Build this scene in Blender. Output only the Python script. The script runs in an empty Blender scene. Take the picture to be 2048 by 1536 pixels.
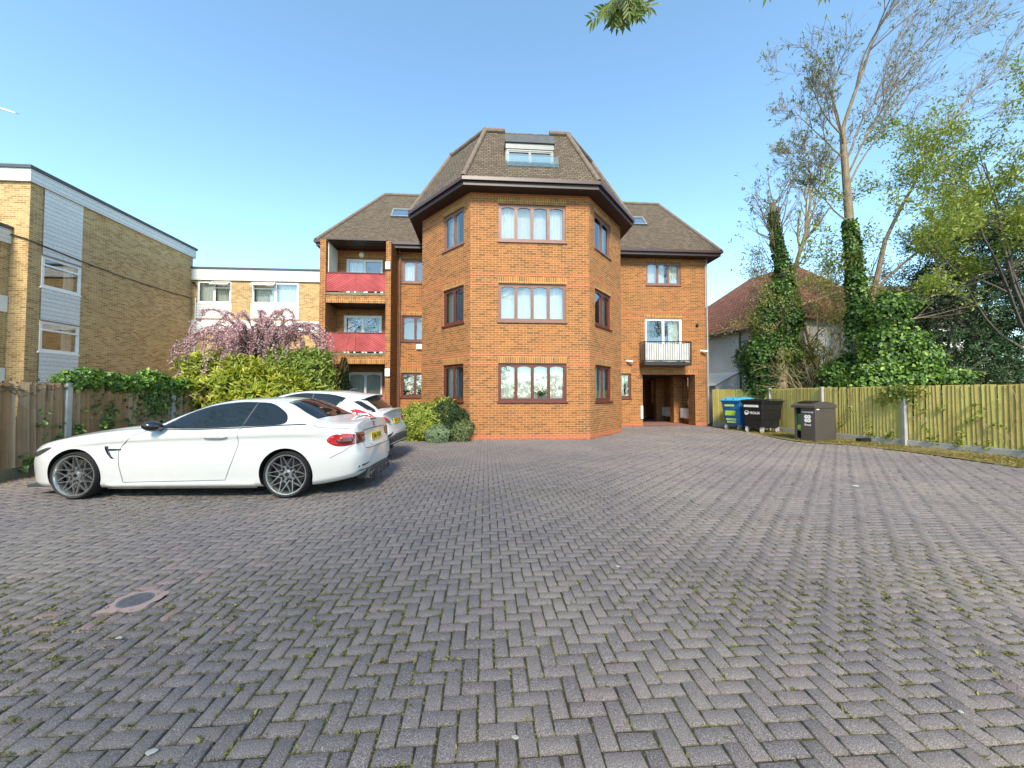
import bpy, bmesh, math, random
import numpy as np
from mathutils import Vector, Matrix
from mathutils.bvhtree import BVHTree

random.seed(7)
R = math.radians
SC = bpy.context.scene
COL = SC.collection

# ------------------------------------------------------------------ camera, sky, sun, exposure
cam_d = bpy.data.cameras.new('camera')
cam = bpy.data.objects.new('camera', cam_d)
COL.objects.link(cam)
cam.location = (0, 0, 1.45)
cam.rotation_euler = (R(90) + math.atan(22 / 755), 0, 0)
cam_d.sensor_width = 36
cam_d.lens = 755 / 2048 * 36
cam_d.clip_start = 0.05
cam_d.clip_end = 5000
SC.camera = cam

SUN_EL, SUN_AZ = 42, 180        # azimuth clockwise from +Y : behind the camera
world = bpy.data.worlds.new('World')
SC.world = world
world.use_nodes = True
wn = world.node_tree.nodes
sky = wn.new('ShaderNodeTexSky')
sky.sky_type = 'NISHITA'
sky.sun_disc = False
sky.sun_elevation = R(SUN_EL)
sky.sun_rotation = R(SUN_AZ)
sky.air_density = 1.0
sky.dust_density = 0.6
sky.ozone_density = 1.2
sky.altitude = 1500
tint = wn.new('ShaderNodeMix'); tint.data_type = 'RGBA'; tint.blend_type = 'MULTIPLY'
tint.inputs[0].default_value = 1.0
tint.inputs[7].default_value = (0.94, 1.08, 0.99, 1)          # white balance
world.node_tree.links.new(sky.outputs[0], tint.inputs[6])
world.node_tree.links.new(tint.outputs[2], wn['Background'].inputs[0])
wn['Background'].inputs[1].default_value = 0.15
sun_d = bpy.data.lights.new('sun', 'SUN')
sun = bpy.data.objects.new('sun', sun_d)
COL.objects.link(sun)
sun_d.energy = 2.5
sun_d.angle = R(13)
sun_d.color = (1.0, 0.90, 0.74)
sdir = Vector((math.sin(R(SUN_AZ)) * math.cos(R(SUN_EL)), math.cos(R(SUN_AZ)) * math.cos(R(SUN_EL)), math.sin(R(SUN_EL))))
sun.rotation_euler = sdir.to_track_quat('Z', 'Y').to_euler()
SC.view_settings.view_transform = 'Standard'
SC.view_settings.look = 'None'
SC.view_settings.gamma = 1
SC.view_settings.exposure = 1.52

# ------------------------------------------------------------------ materials
class NT:
    def __init__(s, name):
        s.m = bpy.data.materials.new(name)
        s.m.use_nodes = True
        s.t = s.m.node_tree
        s.b = s.t.nodes['Principled BSDF']
        s.out = s.t.nodes['Material Output']
    def n(s, typ, **kw):
        nd = s.t.nodes.new(typ)
        for k, v in kw.items():
            setattr(nd, k, v)
        return nd
    def l(s, a, b):
        s.t.links.new(a, b)
    def val(s, nd, **kw):
        for k, v in kw.items():
            nd.inputs[k.replace('_', ' ')].default_value = v
    def mix(s, fac, a, b, blend='MIX'):
        m = s.n('ShaderNodeMix', data_type='RGBA', blend_type=blend)
        for sock, v in ((0, fac), (6, a), (7, b)):
            if isinstance(v, (int, float)):
                m.inputs[sock].default_value = v
            elif isinstance(v, tuple):
                m.inputs[sock].default_value = (*v, 1) if len(v) == 3 else v
            else:
                s.l(v, m.inputs[sock])
        return m.outputs[2]
    def noise(s, co, scale, detail=4, rough=0.6):
        nd = s.n('ShaderNodeTexNoise')
        s.l(co, nd.inputs['Vector'])
        s.val(nd, Scale=scale, Detail=detail, Roughness=rough)
        return nd.outputs[0]
    def ramp(s, fac, a, b):
        r = s.n('ShaderNodeMapRange')
        s.l(fac, r.inputs[0])
        r.inputs[1].default_value = a
        r.inputs[2].default_value = b
        return r.outputs[0]
    def bump(s, h, strength=0.3, dist=0.01):
        b = s.n('ShaderNodeBump')
        s.l(h, b.inputs['Height'])
        s.val(b, Strength=strength, Distance=dist)
        s.l(b.outputs[0], s.b.inputs['Normal'])
    def obj(s):
        return s.n('ShaderNodeTexCoord').outputs['Object']
    def uv(s):
        return s.n('ShaderNodeTexCoord').outputs['UV']

def m_noise(name, c1, c2, scale=4, rough=0.6, bump=0.0, bscale=60, metal=0, spec=0.5, coat=0):
    t = NT(name)
    o = t.obj()
    c = t.mix(t.ramp(t.noise(o, scale), 0.3, 0.7), c1, c2)
    t.l(c, t.b.inputs['Base Color'])
    t.val(t.b, Roughness=rough, Metallic=metal)
    t.b.inputs['Specular IOR Level'].default_value = spec
    t.b.inputs['Coat Weight'].default_value = coat
    t.b.inputs['Coat Roughness'].default_value = 0.03
    if bump:
        t.bump(t.noise(o, bscale), bump)
    return t.m

def m_brick(name, c1, c2, c3, mortar, bw=0.225, bh=0.075, ms=0.010, rot=False, offset=0.5, bump=0.5, stain=0.25):
    t = NT(name)
    uv = t.uv()
    if rot:
        mp = t.n('ShaderNodeMapping')
        mp.inputs['Rotation'].default_value = (0, 0, R(90))
        t.l(uv, mp.inputs[0])
        uv = mp.outputs[0]
    wob = t.mix(0.012, uv, t.n('ShaderNodeTexNoise').outputs[1], 'LINEAR_LIGHT')
    br = t.n('ShaderNodeTexBrick', offset=offset)
    t.l(uv, br.inputs[0])
    t.val(br, Scale=1.0, Bias=0.0)
    br.inputs['Mortar Size'].default_value = ms / 2
    br.inputs['Mortar Smooth'].default_value = 0.25
    br.inputs['Brick Width'].default_value = bw
    br.inputs['Row Height'].default_value = bh
    br.inputs['Color1'].default_value = (*c1, 1)
    br.inputs['Color2'].default_value = (*c2, 1)
    br.inputs['Mortar'].default_value = (*c1, 1)
    # a second, independent pick of dark bricks
    b2 = t.n('ShaderNodeTexBrick', offset=offset)
    t.l(uv, b2.inputs[0])
    t.val(b2, Scale=1.0, Bias=-0.15)
    b2.inputs['Mortar Size'].default_value = 0
    b2.inputs['Brick Width'].default_value = bw
    b2.inputs['Row Height'].default_value = bh
    b2.inputs['Color1'].default_value = (0, 0, 0, 1)
    b2.inputs['Color2'].default_value = (1, 1, 1, 1)
    b2.inputs['Mortar'].default_value = (0, 0, 0, 1)
    sh = t.n('ShaderNodeMapping')
    sh.inputs['Location'].default_value = (bw * 40, bh * 34, 0)
    t.l(uv, sh.inputs[0])
    t.l(sh.outputs[0], b2.inputs[0])
    o = t.obj()
    spk = t.noise(o, 45, 3)
    base = t.mix(t.ramp(b2.outputs[0], 0.25, 0.9), br.outputs[0], c3)
    base = t.mix(t.ramp(spk, 0.42, 0.75), base, tuple(x * 0.55 for x in c3))
    big = t.noise(o, 0.9, 5)
    base = t.mix(t.ramp(big, 0.45, 0.85), base, t.mix(stain, base, (0.10, 0.09, 0.05)))
    col = t.mix(br.outputs[1], base, mortar)
    t.l(col, t.b.inputs['Base Color'])
    t.val(t.b, Roughness=0.85)
    t.b.inputs['Specular IOR Level'].default_value = 0.25
    inv = t.n('ShaderNodeMath', operation='SUBTRACT')
    inv.inputs[0].default_value = 1
    t.l(br.outputs[1], inv.inputs[1])
    ad = t.n('ShaderNodeMath', operation='MULTIPLY_ADD')
    t.l(spk, ad.inputs[0])
    ad.inputs[1].default_value = 0.35
    t.l(inv.outputs[0], ad.inputs[2])
    t.bump(ad.outputs[0], bump, 0.006)
    return t.m

def m_leaf(name, c1, c2, c3=None, rough=0.45, trans=0.3):
    t = NT(name)
    a = t.n('ShaderNodeAttribute', attribute_name='rnd').outputs['Fac']
    c = t.mix(a, c1, c2)
    if c3:
        c = t.mix(t.ramp(a, 0.75, 1.0), c, c3)
    t.l(c, t.b.inputs['Base Color'])
    t.val(t.b, Roughness=rough)
    t.b.inputs['Specular IOR Level'].default_value = 0.4
    tr = t.n('ShaderNodeBsdfTranslucent')
    t.l(t.mix(0.35, c, (c2[0] * 1.2, c2[1] * 1.2, c2[2] * 0.4)), tr.inputs[0])
    mx = t.n('ShaderNodeMixShader')
    mx.inputs[0].default_value = trans
    t.l(t.b.outputs[0], mx.inputs[1])
    t.l(tr.outputs[0], mx.inputs[2])
    t.l(mx.outputs[0], t.out.inputs[0])
    return t.m

def m_bark(name, c1, c2, scale=6):
    t = NT(name)
    o = t.obj()
    mp = t.n('ShaderNodeMapping')
    mp.inputs['Scale'].default_value = (3, 3, 0.6)
    t.l(o, mp.inputs[0])
    n1 = t.noise(mp.outputs[0], scale, 6)
    t.l(t.mix(t.ramp(n1, 0.35, 0.65), c1, c2), t.b.inputs['Base Color'])
    t.val(t.b, Roughness=0.9)
    t.bump(n1, 0.6, 0.02)
    return t.m

def m_glass(name, tint=(0.9, 0.95, 0.95), base=0.22, rough=0.0):
    t = NT(name)
    g = t.n('ShaderNodeBsdfGlossy')
    g.inputs['Roughness'].default_value = rough
    g.inputs['Color'].default_value = (1, 1, 1, 1)
    tr = t.n('ShaderNodeBsdfTransparent')
    tr.inputs[0].default_value = (*tint, 1)
    fr = t.n('ShaderNodeFresnel')
    fr.inputs[0].default_value = 1.5
    ad = t.n('ShaderNodeMath', operation='MULTIPLY_ADD', use_clamp=True)
    t.l(fr.outputs[0], ad.inputs[0])
    ad.inputs[1].default_value = 1.0
    ad.inputs[2].default_value = base
    mx = t.n('ShaderNodeMixShader')
    t.l(ad.outputs[0], mx.inputs[0])
    t.l(tr.outputs[0], mx.inputs[1])
    t.l(g.outputs[0], mx.inputs[2])
    # slightly uneven panes
    nb = t.n('ShaderNodeBump')
    t.l(t.noise(t.obj(), 1.3, 1), nb.inputs['Height'])
    t.val(nb, Strength=0.05, Distance=0.02)
    t.l(nb.outputs[0], g.inputs['Normal'])
    t.l(mx.outputs[0], t.out.inputs[0])
    return t.m

def m_wood(name, c1, c2, c3, grain=(30, 30, 1.2), bump=0.4):
    """boards: colour varies per board (attribute rnd) plus grain and blotches"""
    t = NT(name)
    a = t.n('ShaderNodeAttribute', attribute_name='rnd').outputs['Fac']
    o = t.obj()
    mp = t.n('ShaderNodeMapping')
    mp.inputs['Scale'].default_value = grain
    t.l(o, mp.inputs[0])
    g = t.noise(mp.outputs[0], 1.0, 5)
    c = t.mix(a, c1, c2)
    c = t.mix(t.ramp(g, 0.35, 0.75), c, t.mix(0.55, c, c3))
    c = t.mix(t.ramp(t.noise(o, 1.1, 4), 0.5, 0.8), c, t.mix(0.6, c, c3))
    t.l(c, t.b.inputs['Base Color'])
    t.val(t.b, Roughness=0.85)
    t.b.inputs['Specular IOR Level'].default_value = 0.2
    t.bump(g, bump, 0.005)
    return t.m

M = {}
M['brick'] = m_brick('orange_brick', (0.43, 0.165, 0.050), (0.335, 0.115, 0.035), (0.17, 0.078, 0.030), (0.58, 0.385, 0.185), ms=0.0085)
M['soldier'] = m_brick('soldier_brick', (0.50, 0.20, 0.05), (0.37, 0.15, 0.04), (0.20, 0.10, 0.035), (0.60, 0.42, 0.20), rot=True, offset=0.0)
M['redband'] = m_brick('red_brick', (0.50, 0.135, 0.06), (0.44, 0.125, 0.055), (0.38, 0.13, 0.055), (0.60, 0.30, 0.18), stain=0.1)
M['ybrick'] = m_brick('yellow_brick', (0.60, 0.415, 0.19), (0.49, 0.315, 0.13), (0.29, 0.16, 0.065), (0.70, 0.55, 0.32))
M['tile'] = m_brick('roof_tile', (0.185, 0.140, 0.095), (0.135, 0.098, 0.066), (0.09, 0.066, 0.047), (0.035, 0.028, 0.02), bw=0.17, bh=0.105, ms=0.022, bump=1.0, stain=0.6)
M['ridge'] = m_noise('ridge_tile', (0.185, 0.135, 0.095), (0.115, 0.085, 0.065), 5, 0.85, 0.5, 30)
M['rtile'] = m_brick('red_pantile', (0.30, 0.115, 0.065), (0.24, 0.09, 0.055), (0.17, 0.07, 0.05), (0.07, 0.03, 0.025), bw=0.24, bh=0.30, ms=0.05, bump=1.0, stain=0.4)
M['gtile'] = m_brick('grey_brown_tile', (0.19, 0.12, 0.09), (0.15, 0.10, 0.08), (0.12, 0.085, 0.07), (0.06, 0.04, 0.03), bw=0.24, bh=0.26, ms=0.04, bump=1.0, stain=0.4)
M['brown'] = m_noise('brown_trim', (0.040, 0.020, 0.018), (0.030, 0.016, 0.014), 3, 0.45)
M['frame'] = m_noise('brown_frame', (0.22, 0.105, 0.075), (0.17, 0.08, 0.058), 5, 0.4)
M['frame2'] = m_noise('mahogany_frame', (0.13, 0.032, 0.022), (0.095, 0.026, 0.02), 5, 0.35)
M['white'] = m_noise('white_upvc', (0.82, 0.81, 0.78), (0.74, 0.73, 0.70), 2, 0.35)
M['white2'] = m_noise('white_paint', (0.80, 0.79, 0.76), (0.66, 0.65, 0.61), 1.3, 0.6)
M['render'] = m_noise('white_render', (0.78, 0.77, 0.74), (0.62, 0.60, 0.56), 0.8, 0.9, 0.5, 40)
M['grey'] = m_noise('grey_metal', (0.20, 0.21, 0.21), (0.16, 0.17, 0.17), 4, 0.45)
M['lead'] = m_noise('dark_felt', (0.075, 0.085, 0.09), (0.05, 0.055, 0.06), 3, 0.7)
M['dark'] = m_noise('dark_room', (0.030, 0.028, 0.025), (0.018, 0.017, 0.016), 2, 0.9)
M['black'] = m_noise('black_metal', (0.016, 0.016, 0.017), (0.024, 0.024, 0.025), 5, 0.4)
M['curtain'] = m_noise('cream_curtain', (0.80, 0.76, 0.64), (0.72, 0.68, 0.56), 6, 0.9)
M['sheer'] = m_noise('white_sheer', (0.87, 0.85, 0.76), (0.80, 0.78, 0.68), 6, 0.9)
M['blind'] = m_noise('ochre_blind', (0.42, 0.28, 0.10), (0.34, 0.22, 0.08), 6, 0.7)
M['glass'] = m_glass('window_glass', base=0.13)
M['glass_hi'] = m_glass('door_glass', base=0.15)
M['roofglass'] = m_glass('roof_glass', base=0.7)
M['bal_glass'] = m_glass('balustrade_glass', tint=(0.85, 0.95, 0.93), base=0.03)
M['red'] = m_wood('red_boards', (0.52, 0.115, 0.115), (0.45, 0.095, 0.095), (0.20, 0.03, 0.035), (2, 2, 2), 0.1)
M['concrete'] = m_noise('concrete', (0.42, 0.40, 0.36), (0.30, 0.285, 0.25), 3, 0.9, 0.4, 50)
M['mossy'] = m_noise('mossy_concrete', (0.22, 0.19, 0.12), (0.11, 0.10, 0.055), 4, 0.95, 0.6, 40)
M['soil'] = m_noise('soil', (0.10, 0.075, 0.045), (0.055, 0.06, 0.03), 2, 0.95, 0.8, 12)
M['grassbase'] = m_noise('garden_ground', (0.07, 0.085, 0.03), (0.10, 0.085, 0.045), 0.6, 0.95, 0.6, 8)

# ------------------------------------------------------------------ mesh builder
class MB:
    def __init__(s):
        s.v, s.f, s.mi, s.r = [], [], [], []
    def add(s, vs, fs, mi=0, rnd=0.0):
        b = len(s.v)
        s.v += [tuple(v) for v in vs]
        s.f += [tuple(i + b for i in f) for f in fs]
        s.mi += [mi] * len(fs)
        s.r += [rnd] * len(vs)
    def quad(s, a, b, c, d, mi=0, rnd=0.0):
        s.add([a, b, c, d], [(0, 1, 2, 3)], mi, rnd)
    def poly(s, pts, mi=0):
        s.add(pts, [tuple(range(len(pts)))], mi)
    def box(s, x0, x1, y0, y1, z0, z1, mi=0, rnd=0.0, fn=None):
        vs = [(x, y, z) for x in (x0, x1) for y in (y0, y1) for z in (z0, z1)]
        if fn:
            vs = [fn(*p) for p in vs]
        fs = [(0, 1, 3, 2), (4, 6, 7, 5), (0, 4, 5, 1), (2, 3, 7, 6), (0, 2, 6, 4), (1, 5, 7, 3)]
        if fn:
            a, b, c = Vector(vs[4]) - Vector(vs[0]), Vector(vs[2]) - Vector(vs[0]), Vector(vs[1]) - Vector(vs[0])
            if a.cross(b).dot(c) < 0:
                fs = [f[::-1] for f in fs]
        s.add(vs, fs, mi, rnd)
    def tube(s, pts, rad, n=8, mi=0, cap=True, rnd=0.0):
        pts = [Vector(p) for p in pts]
        if not hasattr(rad, '__len__'):
            rad = [rad] * len(pts)
        vs, fs = [], []
        ref = Vector((0.31, 0.17, 0.93))
        for i, p in enumerate(pts):
            d = (pts[min(i + 1, len(pts) - 1)] - pts[max(i - 1, 0)])
            if d.length < 1e-9:
                d = Vector((0, 0, 1))
            d.normalize()
            a = d.cross(ref)
            if a.length < 0.05:
                a = d.cross(Vector((1, 0, 0)))
            a.normalize()
            b = d.cross(a)
            for k in range(n):
                t = 2 * math.pi * k / n
                vs.append(p + (a * math.cos(t) + b * math.sin(t)) * rad[i])
        for i in range(len(pts) - 1):
            for k in range(n):
                fs.append((i * n + k, i * n + (k + 1) % n, (i + 1) * n + (k + 1) % n, (i + 1) * n + k))
        if cap:
            fs.append(tuple(range(n))[::-1])
            fs.append(tuple(range((len(pts) - 1) * n, len(pts) * n)))
        s.add(vs, fs, mi, rnd)
    def lathe(s, prof, n=32, axis='y', c=(0, 0, 0), mi=0, closed=False):
        """prof: (radius, offset along axis)"""
        vs, fs = [], []
        for (r, h) in prof:
            for k in range(n):
                t = 2 * math.pi * k / n
                u, w = r * math.cos(t), r * math.sin(t)
                if axis == 'y':
                    vs.append((c[0] + u, c[1] + h, c[2] + w))
                elif axis == 'z':
                    vs.append((c[0] + u, c[1] + w, c[2] + h))
                else:
                    vs.append((c[0] + h, c[1] + u, c[2] + w))
        m = len(prof)
        for i in range(m if closed else m - 1):
            j = (i + 1) % m
            for k in range(n):
                q = (k + 1) % n
                fs.append((i * n + k, i * n + q, j * n + q, j * n + k))
        s.add(vs, fs, mi)
    def build(s, name, mat, parent=None, smooth=False, bevel=0, angle=35):
        return link_mesh(name, s.v, s.f, mat, parent, smooth, bevel, s.mi, s.r, angle)

def metric_uv(me):
    n = len(me.loops)
    if n == 0:
        return
    nf = len(me.polygons)
    no = np.empty(nf * 3, np.float32); me.polygons.foreach_get('normal', no); no = no.reshape(-1, 3)
    tot = np.empty(nf, np.int32); me.polygons.foreach_get('loop_total', tot)
    vi = np.empty(n, np.int32); me.loops.foreach_get('vertex_index', vi)
    co = np.empty(len(me.vertices) * 3, np.float32); me.vertices.foreach_get('co', co); co = co.reshape(-1, 3)
    N = np.repeat(no, tot, axis=0); P = co[vi]
    flat = np.abs(N[:, 2]) > 0.92
    t = np.stack([-N[:, 1], N[:, 0], np.zeros(n, np.float32)], 1)
    ln = np.linalg.norm(t, axis=1, keepdims=True); ln[ln < 1e-6] = 1
    t /= ln
    b = np.cross(N, t)
    u = (P * t).sum(1); v = (P * b).sum(1)
    u[flat] = P[flat, 0]; v[flat] = P[flat, 1]
    lay = me.uv_layers.new(name='UVMap')
    lay.data.foreach_set('uv', np.stack([u, v], 1).astype(np.float32).ravel())

def link_mesh(name, v, f, mat, parent=None, smooth=False, bevel=0, mi=None, rnd=None, angle=35):
    me = bpy.data.meshes.new(name)
    me.from_pydata(v, [], f)
    mats = mat if isinstance(mat, (list, tuple)) else [mat]
    for m in mats:
        me.materials.append(m)
    if mi is not None and len(mats) > 1:
        me.polygons.foreach_set('material_index', mi)
    if rnd is not None and any(rnd):
        at = me.attributes.new('rnd', 'FLOAT', 'POINT')
        at.data.foreach_set('value', rnd)
    me.update()
    metric_uv(me)
    if smooth:
        me.polygons.foreach_set('use_smooth', [True] * len(me.polygons))
        me.set_sharp_from_angle(angle=R(angle))
    o = bpy.data.objects.new(name, me)
    COL.objects.link(o)
    if parent:
        o.parent = parent
    if bevel:
        b = o.modifiers.new('bevel', 'BEVEL')
        b.width = bevel
        b.segments = 2
        b.limit_method = 'ANGLE'
        b.angle_limit = R(40)
    return o

def tag(o, label=None, cat=None, group=None, kind=None):
    if label: o['label'] = label
    if cat: o['category'] = cat
    if group: o['group'] = group
    if kind: o['kind'] = kind
    return o

def thing(name, label, cat, loc=(0, 0, 0), rz=0, group=None):
    o = bpy.data.objects.new(name, None)
    COL.objects.link(o)
    o.location = loc
    o.rotation_euler = (0, 0, rz)
    o.empty_display_size = 0.3
    return tag(o, label, cat, group)

def text(name, s, size, mat, parent, M4, width=None, extr=0.002, align='CENTER'):
    cu = bpy.data.curves.new(name, 'FONT')
    cu.body = s
    cu.size = size
    cu.extrude = extr
    cu.align_x = align
    cu.align_y = 'CENTER'
    cu.materials.append(mat)
    tmp = bpy.data.objects.new(name, cu)
    COL.objects.link(tmp)
    dg = bpy.context.evaluated_depsgraph_get()
    me = bpy.data.meshes.new_from_object(tmp.evaluated_get(dg))
    me.materials.clear(); me.materials.append(mat)
    bpy.data.objects.remove(tmp)
    if width:
        xs = [v.co.x for v in me.vertices]
        w = max(xs) - min(xs)
        for v in me.vertices: v.co.x *= width / w
    o = bpy.data.objects.new(name, me)
    COL.objects.link(o)
    if parent: o.parent = parent
    o.matrix_local = M4
    return o

def basis(origin, ex, ey):
    ex = Vector(ex).normalized(); ey = Vector(ey).normalized(); ez = ex.cross(ey)
    m = Matrix((ex, ey, ez)).transposed().to_4x4()
    m.translation = Vector(origin)
    return m

# ------------------------------------------------------------------ foliage
RNG = np.random.default_rng(11)
def unit(a):
    n = np.linalg.norm(a, axis=-1, keepdims=True); n[n < 1e-9] = 1
    return a / n

def leaf_mesh(name, P, D, N, L, W, mat, parent=None, rnd=None, fold=0.25, six=False):
    """P base points, D leaf direction, N approx. face normal, L length, W width : one kite per leaf (or a 6-corner leaf)"""
    n = len(P)
    L = np.broadcast_to(np.asarray(L, float), (n,))[:, None]; W = np.broadcast_to(np.asarray(W, float), (n,))[:, None]
    D = unit(D); S = unit(np.cross(D, N)); U = np.cross(S, D)
    if six:
        V = np.stack([P, P + D * L * 0.28 + S * W * 0.42 + U * W * fold, P + D * L * 0.62 + S * W * 0.46 + U * W * fold * 0.6, P + D * L - U * L * 0.12,
                      P + D * L * 0.62 - S * W * 0.46 + U * W * fold * 0.6, P + D * L * 0.28 - S * W * 0.42 + U * W * fold], 1)
        k = 6
        F = np.arange(n)[:, None, None] * 6 + np.array([[0, 1, 2, 3], [0, 3, 4, 5]])[None]
        F = F.reshape(-1, 4)
    else:
        V = np.stack([P, P + D * L * 0.45 + S * W * 0.5 + U * W * fold, P + D * L, P + D * L * 0.45 - S * W * 0.5 + U * W * fold], 1)
        k = 4
        F = np.arange(n)[:, None] * 4 + np.arange(4)[None]
    V = V.reshape(-1, 3)
    me = bpy.data.meshes.new(name)
    me.vertices.add(len(V)); me.vertices.foreach_set('co', V.astype(np.float32).ravel())
    me.loops.add(F.size); me.loops.foreach_set('vertex_index', F.astype(np.int32).ravel())
    me.polygons.add(len(F))
    me.polygons.foreach_set('loop_start', np.arange(0, F.size, 4, dtype=np.int32))
    me.polygons.foreach_set('loop_total', np.full(len(F), 4, np.int32))
    r = RNG.random(n) if rnd is None else np.clip(rnd, 0, 1)
    at = me.attributes.new('rnd', 'FLOAT', 'POINT')
    at.data.foreach_set('value', np.repeat(r, k).astype(np.float32))
    me.update(calc_edges=True)
    me.validate()
    me.materials.append(mat)
    o = bpy.data.objects.new(name, me)
    COL.objects.link(o)
    if parent: o.parent = parent
    return o

def blob_points(blobs, n, lo=0.72, hi=1.04, lump=0.18):
    """points through the outer shell of a union of ellipsoids (cx,cy,cz,rx,ry,rz); returns points and outward normals"""
    B = np.array(blobs, float)
    vol = (B[:, 3] * B[:, 4] + B[:, 4] * B[:, 5] + B[:, 3] * B[:, 5])
    out, nor = [], []
    got = 0
    while got < n:
        k = RNG.choice(len(B), size=n, p=vol / vol.sum())
        d = unit(RNG.normal(size=(n, 3)))
        ph = np.sin(d[:, 0] * 5 + k * 1.7) * np.cos(d[:, 1] * 6 + k) + np.sin(d[:, 2] * 7 + k * 2.3)
        r = RNG.uniform(lo, hi, n) * (1 + lump * 0.5 * ph)
        p = B[k, :3] + d * B[k, 3:] * r[:, None]
        inside = np.zeros(n, bool)
        for j in range(len(B)):
            q = ((p - B[j, :3]) / B[j, 3:])
            inside |= (np.einsum('ij,ij->i', q, q) < 0.55 * lo) & (k != j)
        ok = ~inside & (p[:, 2] > 0.01)
        out.append(p[ok]); nor.append(unit(d / B[k, 3:])[ok])
        got += ok.sum()
    return np.concatenate(out)[:n], np.concatenate(nor)[:n]

def clumps(P, N, per, spread=0.9, jit=0.03):
    """rosettes: per leaves radiate from every point, leaning out along its normal"""
    n = len(P)
    Pp = np.repeat(P, per, 0) + RNG.normal(size=(n * per, 3)) * jit
    Np = np.repeat(N, per, 0)
    rad = unit(np.cross(Np, RNG.normal(size=(n * per, 3))))
    D = unit(Np * RNG.uniform(0.15, 1.0, (n * per, 1)) + rad * spread + np.array([0, 0, 0.12]))
    FN = unit(Np - D * (Np * D).sum(1, keepdims=True) * 0.9 + RNG.normal(size=(n * per, 3)) * 0.25 + np.array([0, 0, 0.25]))
    return Pp, D, FN

def bush(name, label, cat, blobs, nclump, per, L, W, mat, loc=(0, 0, 0), group=None, stems=None, stem_mat=None, lo=0.7, hi=1.05, six=False, spread=0.9):
    t = thing(name, label, cat, loc, 0, group)
    P, N = blob_points(blobs, nclump, lo, hi)
    Pp, D, FN = clumps(P, N, per, spread, L * 0.35)
    n = len(Pp)
    leaf_mesh('foliage', Pp, D, FN, L * RNG.uniform(0.6, 1.25, n), W * RNG.uniform(0.7, 1.2, n), mat, t, np.repeat(RNG.random(len(P)), per) * 0.6 + RNG.random(n) * 0.4, six=six)
    mb = MB()
    for b in blobs:
        for k in range(stems or 3):
            a = random.uniform(0, 6.28)
            x0, y0 = b[0] + 0.25 * b[3] * math.cos(a), b[1] + 0.25 * b[4] * math.sin(a)
            p = [Vector((x0, y0, 0.0))]
            e = Vector((b[0] + b[3] * 0.8 * math.cos(a), b[1] + b[4] * 0.8 * math.sin(a), b[2] + b[5] * random.uniform(0.3, 0.8)))
            for q in range(1, 6):
                p.append(p[0].lerp(e, q / 5) + Vector((random.uniform(-.05, .05), random.uniform(-.05, .05), 0)))
            mb.tube(p, [0.022 * (1.2 - q / 6) for q in range(6)], 5)
    mb.build('stem', stem_mat or M['bark'], t, smooth=True)
    return t

M['bark'] = m_bark('grey_bark', (0.24, 0.20, 0.15), (0.10, 0.08, 0.06))
M['bark_mid'] = m_bark('brown_grey_bark', (0.27, 0.20, 0.12), (0.11, 0.085, 0.06))
M['bark_tan'] = m_bark('tan_bark', (0.42, 0.31, 0.17), (0.22, 0.16, 0.09))
M['twig'] = m_bark('tan_twig', (0.40, 0.31, 0.17), (0.26, 0.19, 0.10))
M['twig_dark'] = m_bark('dark_twig', (0.13, 0.11, 0.095), (0.08, 0.065, 0.05))

class Grow:
    """a branching limb system: mesh of tapering tubes, remembers the fine ends"""
    def __init__(s, seed):
        s.mb = MB(); s.rg = random.Random(seed); s.tips = []; s.ends = []
    def limb(s, p, d, length, r0, depth, up=0.05, wig=0.18, split=(3, 5), ang=(25, 55), seg=7, lenf=(0.45, 0.72), bias=None, rmin=0.004, start=0.25):
        rg = s.rg
        p = Vector(p); d = Vector(d).normalized()
        pts, rad = [p.copy()], [r0]
        step = length / seg
        for i in range(seg):
            d = d + Vector((rg.gauss(0, wig), rg.gauss(0, wig), rg.gauss(0, wig) * 0.7)) * 0.5 + Vector((0, 0, up))
            if bias: d += Vector(bias) * 0.06
            d.normalize()
            p = p + d * step
            pts.append(p.copy())
            rad.append(max(rmin, r0 * (1 - 0.78 * (i + 1) / seg)))
        s.mb.tube(pts, rad, 9 if r0 > 0.1 else (6 if r0 > 0.025 else 4), cap=False)
        s.ends.append((pts[-1].copy(), d.copy()))
        if depth <= 0:
            s.tips += [(q, d.copy()) for q in pts[2:]]
            return
        if depth == 1:
            s.tips += [(q, d.copy()) for q in pts[3:]]
        for c in range(rg.randint(*split)):
            t = rg.uniform(start, 1.0) * seg
            i = min(int(t), seg - 1)
            q = pts[i].lerp(pts[i + 1], t - i)
            dd = (pts[i + 1] - pts[i]).normalized()
            ax = dd.cross(Vector((rg.gauss(0, 1), rg.gauss(0, 1), rg.gauss(0, 1)))).normalized()
            nd = Matrix.Rotation(R(rg.uniform(*ang)), 3, ax) @ dd
            s.limb(q, nd, length * rg.uniform(*lenf), max(rmin, rad[i] * 0.62), depth - 1, up, wig * 1.15, split, ang, max(4, seg - 1), lenf, bias, rmin, start=0.2)
    def leaves(s, name, per, L, W, mat, parent, keep=1.0, droop=0.0, six=False, spread=0.08, rnd=None, ends=False):
        tips = [t for t in (s.ends if ends else s.tips) if s.rg.random() < keep]
        P = np.repeat(np.array([t[0] for t in tips]), per, 0)
        D0 = np.repeat(np.array([t[1] for t in tips]), per, 0)
        n = len(P)
        P = P + RNG.normal(size=(n, 3)) * spread
        D = unit(D0 * 0.4 + RNG.normal(size=(n, 3)) * 0.7 + np.array([0, 0, 0.25 - droop]))
        N = unit(RNG.normal(size=(n, 3)) * 0.6 + np.array([0, 0, 0.9]))
        return leaf_mesh(name, P, D, N, L * RNG.uniform(0.6, 1.3, n), W * RNG.uniform(0.7, 1.2, n), mat, parent, rnd, six=six)

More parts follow.
